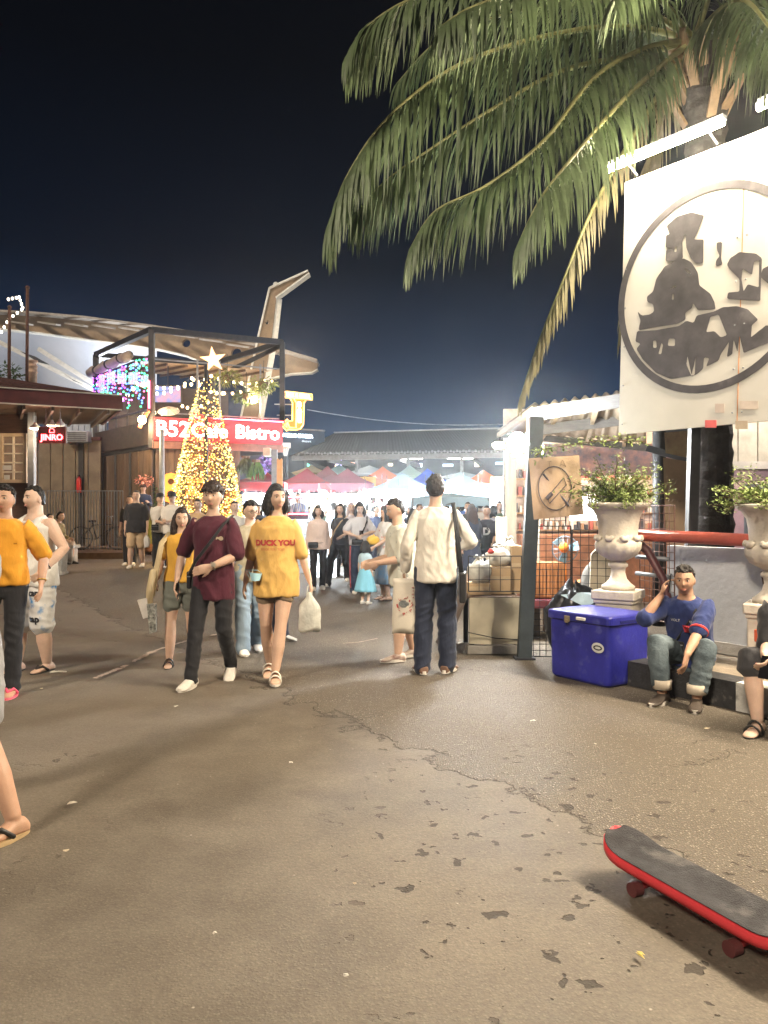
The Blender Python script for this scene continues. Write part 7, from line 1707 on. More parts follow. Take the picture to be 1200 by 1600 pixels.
W = p['W']; t = thing('tote_bag', 'long beige tote bag on the shoulder of the woman in frayed shorts', 'bag', W @ V((-.27, -.05, .8)))
mb = MB(); limb(mb, [W @ V(q) for q in ((-.13, .03, 1.46), (-.20, -.11, 1.35), (-.26, -.16, 1.0), (-.30, -.14, .78))], [(.028, .006)] * 4, 8); mb.build('strap', cloth('canvas', (.50, .40, .24)), t, True)
mb = MB(); limb(mb, [W @ V(q) for q in ((-.28, -.15, 1.05), (-.31, -.15, .85), (-.33, -.14, .66))], [(.06, .03), (.075, .035), (.05, .025)], 12, V((0, 1, 0))); mb.build('bag_body', cloth('canvas', ()), t, True)
t = thing('shopping_bag', 'small black and white shopping bag beside the beige tote', 'bag', W @ V((-.36, -.2, .5)))
mb = MB(); mb.prism([(-.07, .08), (.03, .10), (.05, -.10), (-.01, -.12)], -.03, .03, W @ plane_matrix((-.37, -.18, .66), (1, 0, 0), (0, 0, 1))); mb.build('paper_body', M('bag_white_print', (.62, .58, .54), .6, var=.2), t)
mb = MB(); mb.prism([(-.05, .10), (.045, .10), (.045, -.20), (-.02, -.22)], -.04, .04, W @ plane_matrix((-.29, -.19, .60), (1, 0, 0), (0, 0, 1))); mb.build('dark_pouch', M('bag_leaf_print', (.05, .06, .055), .6, var=.9, scale=30, col2=(.5, .5, .45)), t)
p = person('man with glasses in pale shirt and light jeans between the front couple', (-1.40, 8.05), R(20), 1.58, skin='fair', vox=.008, ra=(-.10, -.1, .085), la=(.10, .15, .12), lpitch=.3, top=cloth('pale_khaki', (.42, .38, .28)), sleeve=.5, hem=.82, legs=cloth('light_denim', (.22, .29, .36), bump=.6), lfit=1.2, shoes=(m_shoew, m_solew), hair='short', head=(.35, .22, 0))
mb = MB(); W = p['W']; Hm = p['Hm']
for sg in (-1, 1): mb.tube([W @ (Hm @ V((sg * .031 + .021 * math.cos(i * .524), -.100 + .012 * abs(math.cos(i * .524)) * (1 if sg * math.cos(i * .524) > 0 else 0), .008 + .017 * math.sin(i * .524)))) for i in range(13)], .002, 5, False); mb.tube([W @ (Hm @ V((sg * .052, -.088, .012))), W @ (Hm @ V((sg * .078, .0, .014)))], .002, 5)
mb.tube([W @ (Hm @ V((-.012, -.103, .012))), W @ (Hm @ V((.012, -.103, .012)))], .002, 5); mb.build('eyeglasses', m_black, p['t'])
person('man in orange shirt and dark jeans behind the person in oversized yellow', (-1.22, 8.9), R(70), 1.56, skin='mid', vox=.010, ra=(-.08, -.1, .085), la=(.08, .15, .12), lpitch=.3, top=cloth('orange', (.62, .11, .03)), sleeve=.5, hem=.84, legs=c_navy, lfit=1.2, shoes=(m_shoew, m_solew), hair='short', head=(.1, .2, 0))
# ---- left pair and the walker cut by the frame
p = person('man in orange yellow t-shirt and black trousers at the left edge', (-3.13, 6.35), R(12), 1.69, skin='tan', vox=.007, la=(.10, -.16, .085), ra=(-.17, .02, .12), lfoot=.0, rfoot=-.1, lw=(.30, -.06, .90), rw=(-.12, -.28, 1.15), rpole=(-1, .2, -.3), lpole=(.6, .8, 0), pelvis=(0, 0, -.01),
    top=cloth('amber', (.66, .30, .03)), sleeve=.46, hem=.90, tfit=1.06, legs=c_black, lfit=.98, shoes=(M('slipper_pink', (.72, .09, .16), .5), M('slipper_pink_sole', (.72, .14, .2), .6)), shoe='slipper', hair='short', head=(-.12, 0, 0), build=.97)
mb = MB(); mb.prism([(-.10, -.006), (.10, -.006), (.10, .006), (-.10, .006)], 0, .003, p['W'] @ plane_matrix(p['sp'](.33) + V((.02, -.24, 0)), (1, 0, 0), (0, 0, 1))); me = mb.mesh('pocket_seam'); me.materials.append(cloth('amber_dark', (.4, .15, .01))); wrap_print(p, me, 'pocket_seam')
wristband(p, p['lw'], p['el'], 'thin gold bracelet on the wrist of the man in orange yellow', M('gold_band', (.7, .45, .12), .3, .9, var=0), False, 'bracelet')
p = person('stocky man in white tank top and printed white shorts behind the orange yellow shirt', (-3.24, 7.15), R(-20), 1.70, skin='fair', vox=.007, build=1.16, la=(.12, .02, .085), ra=(-.12, -.1, .085), lw=(.27, -.16, .98), rw=(-.2, -.2, 1.0), lpole=(.7, .7, 0), head=(-.28, .0, 0),
    top=cloth('tank_white', (.70, .69, .66)), tank=True, hem=.80, tfit=1.06, legs=M('shorts_print', (.66, .66, .65), .8, 0, .08, 3, spec=.2, dirt=((.05, .24, .55), 11, .56)), leg_len=.55, lfit=1.32, shoes=(M('slipper_dark', (.03, .025, .025), .6), m_soled), shoe='slipper', hair='buzz')
wristband(p, p['lw'], p['el'], 'chunky black watch on the tank top man', m_black)
for zz, tx in ((.74, 'cap'), (.50, 'cap')):
    me = textmesh(tx, .085, .0, bold=.004); me.materials.append(M('print_black', (.03, .03, .035), .8, var=0)); me.transform(p['W'] @ plane_matrix((.105, -.36, zz), (1, 0, 0), (0, 0, 1))); o = put('shorts_lettering', me, p['t']); pts_t = [c_ for c_ in bpy.data.objects if c_.parent == p['t'] and c_.name.startswith('shorts') and 'letter' not in c_.name][0]
    sw_ = o.modifiers.new('lay', 'SHRINKWRAP'); sw_.target = pts_t; sw_.wrap_method = 'PROJECT'; sw_.use_project_x = False; sw_.use_project_y = True; sw_.use_project_z = False; sw_.use_positive_direction = True; sw_.use_negative_direction = False; sw_.offset = .004
person('person in pale pink and grey cut by the left edge', (-3.85, 6.75), R(35), 1.62, skin='mid', vox=.010, top=cloth('grey_blur', (.32, .31, .33)), sleeve=.5, legs=cloth('pink_pale', (.55, .42, .44)), lfit=1.3, shoes=(M('slipper_coral', (.6, .2, .2), .5), m_soled), shoe='slipper', hair='bob', fem=True, rw=(-.1, -.3, 1.05), lw=(.15, -.33, 1.12))
p = person('barelegged walker in flip flops stepping in at the left edge', (-2.06, 3.74), R(-12), 1.66, skin='tan', vox=.007, la=(.46, -.20, .10), ra=(-.08, .28, .17), rpitch=.6, lfoot=-.25, lpitch=-.05, lw=(.10, -.30, 1.22), lpole=(.5, .7, -.4), pelvis=(.02, 0, -.10), top=cloth('grey_tee', (.26, .26, .29)), sleeve=.45, legs=cloth('grey_shorts', (.25, .25, .26)), leg_len=.45, lfit=1.25, shoes=(M('flip_black', (.02, .02, .02), .45), M('flip_sole_tan', (.42, .30, .16), .7)), shoe='slipper', hair='short', fem=True)
W = p['W']
for k, (o_, f_) in enumerate(((.030, .188), (.012, .196), (-.008, .190), (-.024, .178), (-.036, .165))):
    fd = V((math.sin(-.25), -math.cos(-.25), 0)); sd_ = V((fd.y, -fd.x, 0)); c = p['la'] + fd * (f_ - .012) - sd_ * o_ * .9 + V((0, 0, -.058))
    mb = MB(); mb.ell(c, (.011, .015, .010), 10, 8); mb.v = [W @ v for v in mb.v]; te = mb.build('toe', skin_mat('tan'), p['t'], True)
    mb = MB(); mb.ell(c + fd * .007 + V((0, 0, .006)), (.0075, .0085, .004), 8, 6); mb.v = [W @ v for v in mb.v]; mb.build('toenail', M('nail_red', (.35, .02, .03), .25, var=0), te, True)
# ---- man seen from behind and his neighbour
p = person('tall man seen from behind in cream long sleeved shirt and dark jeans', (.47, 7.02), R(172), 1.80, skin='mid', vox=.0065, la=(.115, .03, .085), ra=(-.10, -.04, .085), lfoot=.35, rfoot=-.3, lw=(.27, -.02, .90), rw=(-.22, -.25, 1.1), rpole=(-.6, .8, -.2), lgrip=.7,
    top=cloth('cream', (.66, .62, .55), var=.05), sleeve=.97, hem=.80, tfit=1.08, legs=c_navy, lfit=1.22, shoes=(M('shoe_brown', (.16, .09, .06), .6), m_solew), hair='short', haircol=(.028, .022, .02), build=.93, clav=.96)
q = p['lw']; t = held_bag('carrier_bag', q + V((-.01, -.04, -.06)), .22, .52, 'white carrier bag with dark and red print held by the man in cream', M('bag_cream', (.62, .57, .48), .5, var=.08, bump=.2, bscale=10), 5, .05, flat=True, rz=R(-8))
bt = q + V((-.01, -.075, -.06)); mb = MB(); rnd = random.Random(2)
for k in range(16):
    a = k * .393; c = bt + V((.065 * math.cos(a), 0, -.27 + .075 * math.sin(a))); mb.bar(c + V((rnd.uniform(-.02, .02), 0, rnd.uniform(-.02, .02))), c + V((rnd.uniform(-.02, .02), 0, rnd.uniform(-.02, .02))), .012, .004)
for k in range(4): mb.bar(bt + V((.07 + .008 * (k % 2), 0, -.10 - .03 * k)), bt + V((.09, 0, -.10 - .03 * k)), .010, .004); 
mb.build('red_print', M('ink_red', (.35, .04, .04), .7, var=0), t)
mb = MB(); mb.ell(bt + V((-.0, .004, -.25)), (.05, .004, .035), 14, 8); mb.build('dark_print', M('ink_grey', (.14, .15, .15), .7, var=.5, scale=40), t)
strap_bag(p, -1, 'black leather bag hanging at the right hip of the man in cream', [(-.10, -.10, 1.47), (-.155, .02, 1.485), (-.185, .115, 1.30), (-.205, .15, 1.10), (-.225, .12, .92), (-.235, .06, .86)], (-.24, .04, .76), (.055, .24, .26), M('leather_black', (.018, .017, .017), .4, var=.2), r_=.022)
p = person('man in white floral shirt and grey shorts half hidden by the man in cream', (.20, 7.65), R(-72), 1.60, skin='mid', vox=.008, la=(.09, -.1, .085), ra=(-.10, .14, .085), lw=(.12, -.33, 1.05), rw=(-.12, -.33, 1.05), lean=(0, -.12), head=(.0, .35, 0), build=1.08,
    top=M('floral_dark', (.58, .58, .50), .8, 0, .08, 5, spec=.2, dirt=((.05, .06, .06), 16, .62)), sleeve=.46, hem=.82, tfit=1.14, legs=cloth('grey_dark', (.07, .07, .08)), leg_len=.55, lfit=1.15, shoes=(M('shoe_brown_white', (.4, .33, .28), .6, var=.3, scale=12, dirt=((.14, .06, .05), 9, .55)), m_solew), hair='short', haircol=(.025, .022, .022))
# ---- the crowd in front of the stalls
D_ = dict(vox=.012)
p = person('woman in pale pink blouse and ripped black jeans', (-1.24, 14.5), R(10), 1.58, fem=True, skin='fair', ra=(-.12, -.20, .085), la=(.10, .16, .11), lpitch=.2, top=cloth('blouse', (.66, .52, .46)), sleeve=.8, hem=.84, tfit=1.2, legs=c_black, lfit=1.0, shoes=(m_shoew, m_solew), hair='bob', **D_)
strap_bag(p, 1, 'small black bag at the hip of the pink blouse woman', [(-.15, -.1, .98), (0, -.17, .97), (.15, -.1, .98)], (-.12, -.17, .93), (.2, .07, .12), c_black)
p = person('woman in black sleeveless top and black trousers striding', (-.86, 15.2), R(-25), 1.66, fem=True, skin='fair', ra=(-.16, -.26, .10), la=(.14, .30, .14), lpitch=.4, lw=(.18, -.25, 1.05), lpole=(1, .3, 0), top=c_black, sleeve=.25, hem=.88, legs=c_black, lfit=1.25, shoes=(m_shoew, m_solew), hair='long', pelvis=(0, 0, -.04), head=(.3, 0, 0), **D_)
strap_bag(p, 1, 'tan strap bag across the woman in black', [(.14, .05, 1.45), (.08, -.13, 1.33), (-.05, -.15, 1.15), (-.16, -.08, .98)], (-.18, -.04, .9), (.06, .16, .12), cloth('tan_strap', (.45, .32, .18)))
p = person('woman in grey top and striped navy track trousers reading a phone', (-.44, 13.9), R(5), 1.64, fem=True, skin='fair', lw=(.06, -.28, 1.12), rw=(-.10, -.27, 1.10), rpole=(-1, .4, 0), lpole=(1, .4, 0), top=cloth('pale_grey', (.52, .52, .55)), sleeve=.4, hem=.92, tfit=1.1, legs=cloth('navy', (.02, .03, .06)), lfit=1.3, shoes=(m_shoew, m_solew), hair='bob', head=(.1, .35, 0), **D_)
mb = MB(); W = p['W']; limb(mb, [W @ V(q) for q in ((-.175, -.06, .9), (-.185, -.07, .6), (-.18, -.06, .3), (-.17, -.05, .12))], [(.012, .03)] * 4, 8); mb.build('red_side_stripe', cloth('stripe_red', (.5, .08, .08)), p['t'], True)
phone(p['lw'] + V((-.04, -.06, .03)), (0, -.7, .5), (0, .5, .7), 'phone held by the woman in striped trousers')
strap_bag(p, 1, 'black sling across the woman in striped trousers', [(.14, .0, 1.46), (.13, -.11, 1.36), (.04, -.15, 1.15), (-.1, -.14, 1.0)], (-.05, -.17, .98), (.22, .07, .1), c_black)
p = person('little girl in pale blue dress with dark hair', (-.30, 12.3), R(150), .97, fem=True, skin='fair', child=1.42, top=cloth('girl_blue', (.42, .55, .62)), sleeve=.35, hem=.86, skirt=(cloth('girl_skirt', (.22, .52, .66)), .36, .34), shoes=(m_shoew, m_solew), hair='bob', head=(.3, 0, 0), **D_)
p = person('woman in long white floral dress facing left', (.03, 12.9), R(-65), 1.56, fem=True, skin='mid', rw=(-.1, -.34, 1.0), lw=(.12, -.30, .98), top=M('floral_bright', (.62, .60, .58), .8, 0, .06, 5, spec=.2, dirt=((.45, .08, .05), 11, .60)), sleeve=.35, hem=.80, skirt=(M('floral_skirt', (.60, .60, .60), .8, 0, .6, 11, spec=.2, col2=(.10, .24, .42), dirt=((.6, .12, .05), 9, .60)), .30, .27), shoes=(M('sandal_tan', (.5, .4, .3), .6), m_soled), shoe='slide', hair='long', head=(0, .3, 0), build=1.06, **D_)
sack('yellow_pouch', V((PX(583, 12.7), 12.75, .93)), (.10, .06, .09), 'yellow pouch held by the floral dress woman', 8, cloth('pouch_yellow', (.66, .42, .06)), 'bag', False)
person('woman in pink top seen behind the floral shirt man', (.48, 12.6), R(150), 1.52, fem=True, skin='fair', top=cloth('rose', (.55, .28, .27)), sleeve=.3, legs=c_black, shoes=(m_shoew, m_solew), hair='long', face=False, **D_)
person('woman with pale headscarf behind the phone reader', (-.70, 16.4), R(10), 1.66, fem=True, skin='mid', top=cloth('headscarf_dress', (.42, .36, .36)), sleeve=.95, legs=c_black, shoes=(m_shoew, m_solew), hair='long', haircol=(.42, .34, .35), **D_)
person('man in blue grey jacket behind the woman in black', (-1.12, 17.2), R(140), 1.68, skin='mid', top=cloth('jacket_blue', (.14, .20, .27)), sleeve=.95, legs=c_black, shoes=(m_shoew, m_solew), face=False, **D_)
person('woman in navy dress with long brown hair right of the man in cream', (1.60, 14.0), R(-150), 1.58, fem=True, skin='fair', rw=(-.15, -.25, 1.0), top=cloth('navy_top', (.03, .04, .07)), sleeve=.5, hem=.9, skirt=(cloth('navy_skirt', (.06, .075, .12)), .45, .25), shoes=(m_soled, m_soled), shoe='slide', hair='long', haircol=(.05, .03, .025), face=False, **D_)
p = person('man in black t-shirt with white print beside the navy dress', (1.95, 14.6), R(-10), 1.58, skin='mid', lw=(.15, -.28, 1.0), rw=(-.15, -.28, 1.0), top=cloth('black_tee', (.02, .022, .03)), sleeve=.48, hem=.84, tfit=1.1, legs=c_navy, shoes=(m_shoew, m_solew), **D_)
chest_print(p, 'D', .2, .28, M('print_white', (.6, .6, .6), .8), 0, bold=.01)
# far crowd: a few builds copied
person('young woman with fair skin laughing behind the navy dress', (1.78, 15.6), R(-30), 1.62, fem=True, skin='fair', top=cloth('teal_dark', (.04, .10, .13)), sleeve=.5, legs=c_navy, shoes=(m_shoew, m_solew), hair='long', haircol=(.06, .03, .02), **D_)
cols = [(.04, .05, .08), (.45, .45, .48), (.10, .14, .3), (.35, .12, .10), (.05, .05, .05), (.5, .46, .4), (.14, .2, .16), (.3, .3, .34)]
words_ = ['navy', 'pale grey', 'blue', 'brick red', 'black', 'beige', 'dull green', 'mid grey']
far = [(698, 17.5, 0, 1.60), (713, 19.5, 1, 1.72), (722, 20.5, 2, 1.80), (731, 18.5, 4, 1.70), (742, 21, 0, 1.82), (751, 19, 5, 1.74), (771, 17.2, 7, 1.60), (780, 18.6, 6, 1.72), (850, 17, 4, 1.62), (588, 19, 2, 1.62), (610, 20, 4, 1.66), (655, 18.5, 3, 1.66), (483, 21.5, 4, 1.6), (510, 22, 6, 1.62), (447, 19.4, 4, 1.96), (466, 20.6, 2, 1.92), (404, 20.5, 0, 1.66), (575, 22, 7, 1.7), (640, 21, 0, 1.6), (540, 21, 5, 1.66)]
where = ['just right of the man in cream', 'second right of the man in cream', 'tall, under the flat blue awning', 'under the right edge of the blue awning', 'tallest under the blue awning', 'left of the black print shirt', 'right of the black print shirt', 'next to the shack post', 'behind the cardboard notice post', 'behind the phone reader right shoulder', 'left of the floral dress woman head', 'behind the floral shirt man', 'by the clothes stall', 'by the warm stall', 'by the paddle board', 'above the neon truss', 'under the bright red tent', 'in front of the orange tent', 'in front of the dazzling stall', 'behind the glowing counter']
base_p = []
for k in range(4):
    fem = k % 2 == 0; q = far[k]
    pi = person('far stroller in %s top %s' % (words_[q[2]], where[k]), (PX(q[0], q[1]), q[1]), R((-40, 20, 170, -10)[k]), q[3], fem=fem, skin=('fair', 'mid', 'mid', 'tan')[k], vox=.016, top=cloth('far_' + words_[q[2]].replace(' ', '_'), cols[q[2]]), sleeve=.5, hem=.86, tfit=1.1, legs=c_navy if k % 2 else c_black, lfit=1.15, shoes=(m_shoew, m_solew), hair=('long', 'short', 'bob', 'short')[k], group='strollers among the far stalls', lw=(.2, -.22, 1.02) if k > 1 else None, la=(.1, .12, .1), ra=(-.1, -.1, .085))
    base_p.append(pi)
kids(None)
for k in range(4, len(far)):
    q = far[k]; b = base_p[k % 4]
    o = dup(b['t'], (PX(q[0], q[1]), q[1], 0 if q[3] < 1.9 else .35), R(random.Random(k).choice((-60, -20, 15, 40, 150, 190, 100))), 'far stroller in %s top %s' % (words_[q[2]], where[k]), mats={'shirt': cloth('far_' + words_[q[2]].replace(' ', '_'), cols[q[2]])})
    s_ = (q[3] if q[3] < 1.9 else q[3] - .3) / (far[k % 4][3]); o.scale = (s_, s_, s_)
# ---- left middle ground
p = person('man in black polo and khaki shorts strolling by the bistro', (PX(213, 16.9), 16.9), R(8), 1.70, skin='mid', vox=.012, build=1.1, ra=(-.12, -.1, .085), la=(.11, .14, .11), top=cloth('polo_black', (.022, .022, .026)), sleeve=.46, hem=.80, tfit=1.12, legs=cloth('khaki', (.5, .36, .22)), leg_len=.5, lfit=1.25, shoes=(m_shoew, m_solew), hair='short')
held_bag('carrier_bag', p['lw'] + V((0, -.03, -.08)), .14, .30, 'small white bag held by the man in black polo', M('bag_white', (.62, .6, .57), .5, var=.1), 9)
person('person in dark clothes walking hidden behind the black polo', (PX(203, 17.8), 17.8), R(0), 1.6, skin='mid', vox=.014, top=c_black, legs=c_black, shoes=(m_shoew, m_solew), hair='short')
p = person('left one of the pair in white shirts and black hats', (PX(250, 17.0), 17.0), R(25), 1.62, skin='mid', vox=.012, top=cloth('white_left', (.62, .58, .52)), sleeve=.45, hem=.84, tfit=1.1, legs=c_black, lfit=1.15, shoes=(m_shoew, m_solew), hair='short', hat=(c_black, 'cap'), rw=(-.05, -.26, 1.08), head=(.2, -.1, 0), group='pair in white shirts')
strap_bag(p, 1, 'black strap bag worn by the left white shirt', [(.12, -.10, 1.42), (.02, -.16, 1.25), (-.12, -.15, 1.02)], (-.14, -.16, .95), (.16, .07, .14), c_black)
p = person('right one of the pair in white shirts and black hats', (PX(269, 16.8), 16.8), R(5), 1.66, skin='fair', vox=.012, la=(.1, -.1, .085), ra=(-.1, .1, .1), top=cloth('white_right', (.66, .62, .56)), sleeve=.45, hem=.80, tfit=1.14, legs=c_black, lfit=1.2, shoes=(m_shoew, m_solew), hair='short', hat=(c_black, 'bucket'), lw=(-.02, -.28, 1.08), rw=(-.12, -.27, 1.1), lpole=(1, .2, -.2), group='pair in white shirts')
person('person in navy raised on the terrace playing by the bistro wall', (PX(224, 21.6), 21.6), R(15), 1.62, skin='mid', vox=.014, gr=.62, lw=(.15, -.3, 1.2), rw=(-.05, -.28, 1.15), top=cloth('navy_shirt', (.03, .04, .08)), sleeve=.9, legs=c_black, shoes=(m_soled, m_soled), hair='fringe', haircol=(.05, .02, .02), head=(.1, .25, 0))
person('woman in tan top in front of the lit tree', (PX(309, 14.6), 14.6), R(-5), 1.60, fem=True, skin='mid', vox=.012, top=cloth('tan_top', (.48, .32, .17)), sleeve=.3, legs=c_black, shoes=(m_shoew, m_solew), hair='short', lw=(.1, -.25, 1.2), rw=(-.2, -.15, 1.15))
person('person in white behind the man in maroon near the tree', (PX(366, 14.0), 14.0), R(30), 1.62, skin='fair', vox=.012, top=c_white, sleeve=.5, legs=c_navy, shoes=(m_shoew, m_solew), hair='short')
# seated at the far left
t = thing('stone_bench', 'grey stone planter bench with people sitting at left', 'bench', (PX(78, 18.4), 18.4, .24))
mb = MB(); bx_ = PX(78, 18.4); mb.bbox((bx_ - .1, 18.4, .24 + .41), (1.5, .45, .08), .015); mb.build('seat', m_conc, t)
for dx in (-.6, .45): mb = MB(); mb.bbox((bx_ + dx, 18.4, .24 + .185), (.3, .36, .37), .02); mb.build('leg', m_conc, t)
mb = MB(); c = V((PX(89, 15.6), 15.6, gz(PX(89, 15.6), 15.6))); tp = thing('stone_planter', 'small tapered grey stone planter behind the tank top man', 'planter', c)
mb.rings([[c + V((sx2 * w_, sy2 * w_, z_)) for sx2, sy2 in ((-1, -1), (1, -1), (1, 1), (-1, 1))] for w_, z_ in ((.17, 0), (.17, .05), (.14, .07), (.16, .42), (.18, .43), (.18, .47), (.14, .47))]); mb.build('box', m_conc, tp)
SIT = dict(pelvis=(0, 0, -.42), la=(.12, -.42, .085), ra=(-.12, -.38, .085), lean=(0, -.28), lknee=(0.1, -.6, 1), rknee=(-.1, -.6, 1), lw=(.12, -.38, .62), rw=(-.1, -.38, .60))
person('seated man in floral shirt and olive jacket on the stone bench', (PX(84, 18.3), 18.3), R(75), 1.66, skin='mid', vox=.012, top=M('olive_print', (.26, .22, .12), .8, var=.4, scale=14), sleeve=.9, legs=cloth('pale_shorts', (.45, .38, .32)), leg_len=.55, lfit=1.2, shoes=(m_soled, m_soled), hair='short', gr=.24, **SIT)
person('seated person in dark trousers and white shoes nearer on the bench', (PX(76, 17.9), 17.7), R(60), 1.60, skin='mid', vox=.012, top=cloth('white_dots', (.4, .4, .38)), sleeve=.5, legs=c_navy, lfit=1.1, shoes=(m_shoew, m_solew), hair='short', gr=.24, **SIT)
# ---- seated men on the kerb
p = person('seated man in navy and red sports shirt talking on a phone', (2.43, 6.13), math.atan2(kn.y, kn.x) + R(90) + R(22), 1.62, skin='tan', vox=.0065, gr=0, build=1.02, pelvis=(0, .06, -.585), la=(.15, -.40, .085), ra=(-.12, -.38, .085), lfoot=.15, rfoot=-.2, lean=(0, -.30), lknee=(.30, -.5, 1), rknee=(-.25, -.5, 1),
    rw=(-.17, -.21, .865), rpole=(-.6, -.4, -1), rh=(.18, .22, 1), rpalm=(1, .25, 0), rgrip=.45, lw=(.08, -.56, .36), lpole=(.6, .1, -.2), lh=(-.15, -.25, -1), lpalm=(-1, .2, 0), head=(.12, .12, 0),
    top=cloth('sports_navy', (.022, .035, .12)), sleeve=.46, hem=.88, tfit=1.08, legs=M('washed_denim', (.06, .085, .105), .85, 0, .5, 4, .3, 60, spec=.2, col2=(.16, .20, .22)), leg_len=.93, lfit=1.12, shoes=(M('shoe_worn_brown', (.06, .045, .035), .7, var=.3), m_solew), hair='short', haircol=(.022, .018, .016))
W = p['W']; q = W.inverted() @ p['rw']
phone(W @ V((-.103, -.185, .965)), W.to_3x3() @ V((.05, .22, 1)), W.to_3x3() @ V((1, .1, 0)), 'black phone held to the ear of the seated man')
for sgn, wp in ((1, None),):
    pass
chest_print(p, 'VOLT', .030, .34, M('print_white', ()), -.07)
chest_print(p, 'ooo', .035, .34, M('print_white', ()), .06, spacing=.6)
mb = MB(); mb.prism([(-.045, .03), (.045, .03), (.03, -.03), (-.03, -.03)], 0, .003, p['W'] @ plane_matrix(p['sp'](.27) + V((.03, -.30, 0)), (1, 0, 0), (0, 0, 1))); me = mb.mesh('red_badge'); me.materials.append(M('badge_red', (.6, .05, .07), .6)); wrap_print(p, me, 'red_badge')
mb = MB()   # red cuffs and collar trim
shl, ell = p['shL'], p['el']; cu_ = shl.lerp(ell, .94); x_, y_, d_ = frame(ell - shl); mb.tube([shl.lerp(ell, .90), shl.lerp(ell, .955)], [.071, .074], 18); mb.build('red_cuff', cloth('trim_red', (.6, .04, .03)), p['t'], True)
strap_bag(p, 1, 'black strap bag across the seated man', [p['sp'](.49) + V((.11, .03, 0)), p['sp'](.44) + V((.10, -.12, 0)), p['sp'](.30) + V((.02, -.145, 0)), p['sp'](.16) + V((-.07, -.13, 0))], p['sp'](.10) + V((-.09, -.13, 0)), (.15, .06, .09), c_black)
for an_, yy in ((p['la'], 0), (p['ra'], 0)):
    mb = MB(); c = W @ (an_ + V((0, .0, .075))); mb.tube([c - V((0, 0, .035)), c + V((0, 0, .035))], .070, 16); mb.build('jeans_cuff', cloth('cuff_pale', (.46, .40, .32)), p['t'], True)
p = person('man in dark shirt sitting at the right edge with hands clasped on a phone', (2.86, 5.30), math.atan2(kn.y, kn.x) + R(90) + R(12), 1.70, skin='fair', vox=.007, gr=0, pelvis=(0, .05, -.54), la=(.14, -.42, .085), ra=(-.14, -.40, .085), lean=(0, -.38), lknee=(.3, -.5, 1), rknee=(-.3, -.5, 1), lw=(.02, -.52, .55), rw=(-.06, -.50, .54), lh=(-.5, -.5, -.6), rh=(.4, -.5, -.6), lgrip=.5, rgrip=.4, top=cloth('charcoal', (.03, .03, .034)), sleeve=.48, hem=.88, legs=cloth('charcoal_shorts', (.05, .05, .055)), leg_len=.55, lfit=1.3, shoes=(M('sandal_black', ()), m_soled), shoe='slide', hair='short', head=(0, .2, 0))
phone((p['lw'] + p['rw']) / 2 + V((-.06, -.05, -.06)), (.3, .2, 1), (-1, -.5, 0), 'pale phone held by the man at the right edge')
person('person bending over goods behind the wire mesh', (PX(918, 8.75), 8.75), R(60), 1.55, skin='mid', vox=.012, gr=.0, top=cloth('olive_grey', (.16, .15, .13)), sleeve=.5, legs=c_black, shoes=(m_soled, m_soled), hair='short', **SIT)

# ---- creases: displace the joined clothes along their normals
dg = bpy.context.evaluated_depsgraph_get()
for o, kind_, vox in FOLDS:
    if vox > .0125: continue
    me = bpy.data.meshes.new_from_object(o.evaluated_get(dg)); old = o.data; o.modifiers.clear(); o.data = me
    off = V((len(o.parent['label']) * 1.7, 3.1, 0)); zs = [v.co.z for v in me.vertices]; z0, z1 = min(zs), max(zs); nn = [v.normal.copy() for v in me.vertices]
    for v, n_ in zip(me.vertices, nn):
        p = v.co; u = (p.z - z0) / (z1 - z0)
        if kind_ == 0:
            a = abs(noise.noise(V((p.x * 7 + p.z * 3, p.y * 7, p.z * 3.2)) + off)); b = abs(noise.noise(V((p.x * 15 - p.z * 6, p.y * 15, p.z * 9)) + off))
            d = (.34 - a) * .030 * (.45 + .75 * (1 - u)) + (.3 - b) * .011; d = min(d, .010) + .002
        else:
            a = abs(noise.noise(V((p.x * 5, p.y * 5, p.z * 13 + p.x * 6)) + off)); b = abs(noise.noise(V((p.x * 12, p.y * 12, p.z * 6)) + off))
            k = .55 + .8 * math.exp(-((u - .45) / .16) ** 2) + .9 * math.exp(-(u / .16) ** 2); d = (.34 - a) * .016 * k + (.3 - b) * .007; d = min(d, .008) + .002
        v.co = p + n_ * d
    me.update()
# ------------------------------------------------------------------ red skateboard rolling in at the lower right
dA, dB = V((.95, 3.18, .105)), V((1.34, 2.38, .105)); td = (dB - dA).normalized(); tn = V((-td.y, td.x, 0)); tn = tn if tn.x > 0 else -tn
t = thing('skateboard', 'red skateboard with black grip tape at the lower right edge', 'skateboard', (dA + dB) / 2 - V((0, 0, .105)))
m_tr = M('skateboard_red', (.62, .05, .06), .4, 0, .15, 6, .05, 20, dirt=((.40, .04, .04), 9, .60)); m_td = M('grip_tape', (.035, .034, .038), .9, 0, .5, 14, .5, 160, dirt=((.10, .095, .09), 7, .58))
wd = .235; L_ = (dB - dA).length
def sect(l, k, z0, z1):
    u = abs(l - L_ / 2) / (L_ / 2); w_ = (wd / 2) * (1 - max(0, (u - .72) / .28) ** 2.6) ** .5 - k; e_ = max(0, u - .62); z = .38 * e_ * e_; w_ = max(w_, .004)
    c = dA + td * l + V((0, 0, z)); up = V((0, 0, 1)); return [c + tn * (w_ * a_) + up * (zz + .010 * a_ * a_) for a_, zz in ((-1, (z0 + z1) / 2), (-.97, z0), (-.5, z0), (0, z0), (.5, z0), (.97, z0), (1, (z0 + z1) / 2), (.97, z1), (.5, z1), (0, z1), (-.5, z1), (-.97, z1))]
mb = MB(); mb.rings([sect(L_ * i / 36, 0, -.030, .006) for i in range(37)]); mb.build('deck', m_tr, t, True)
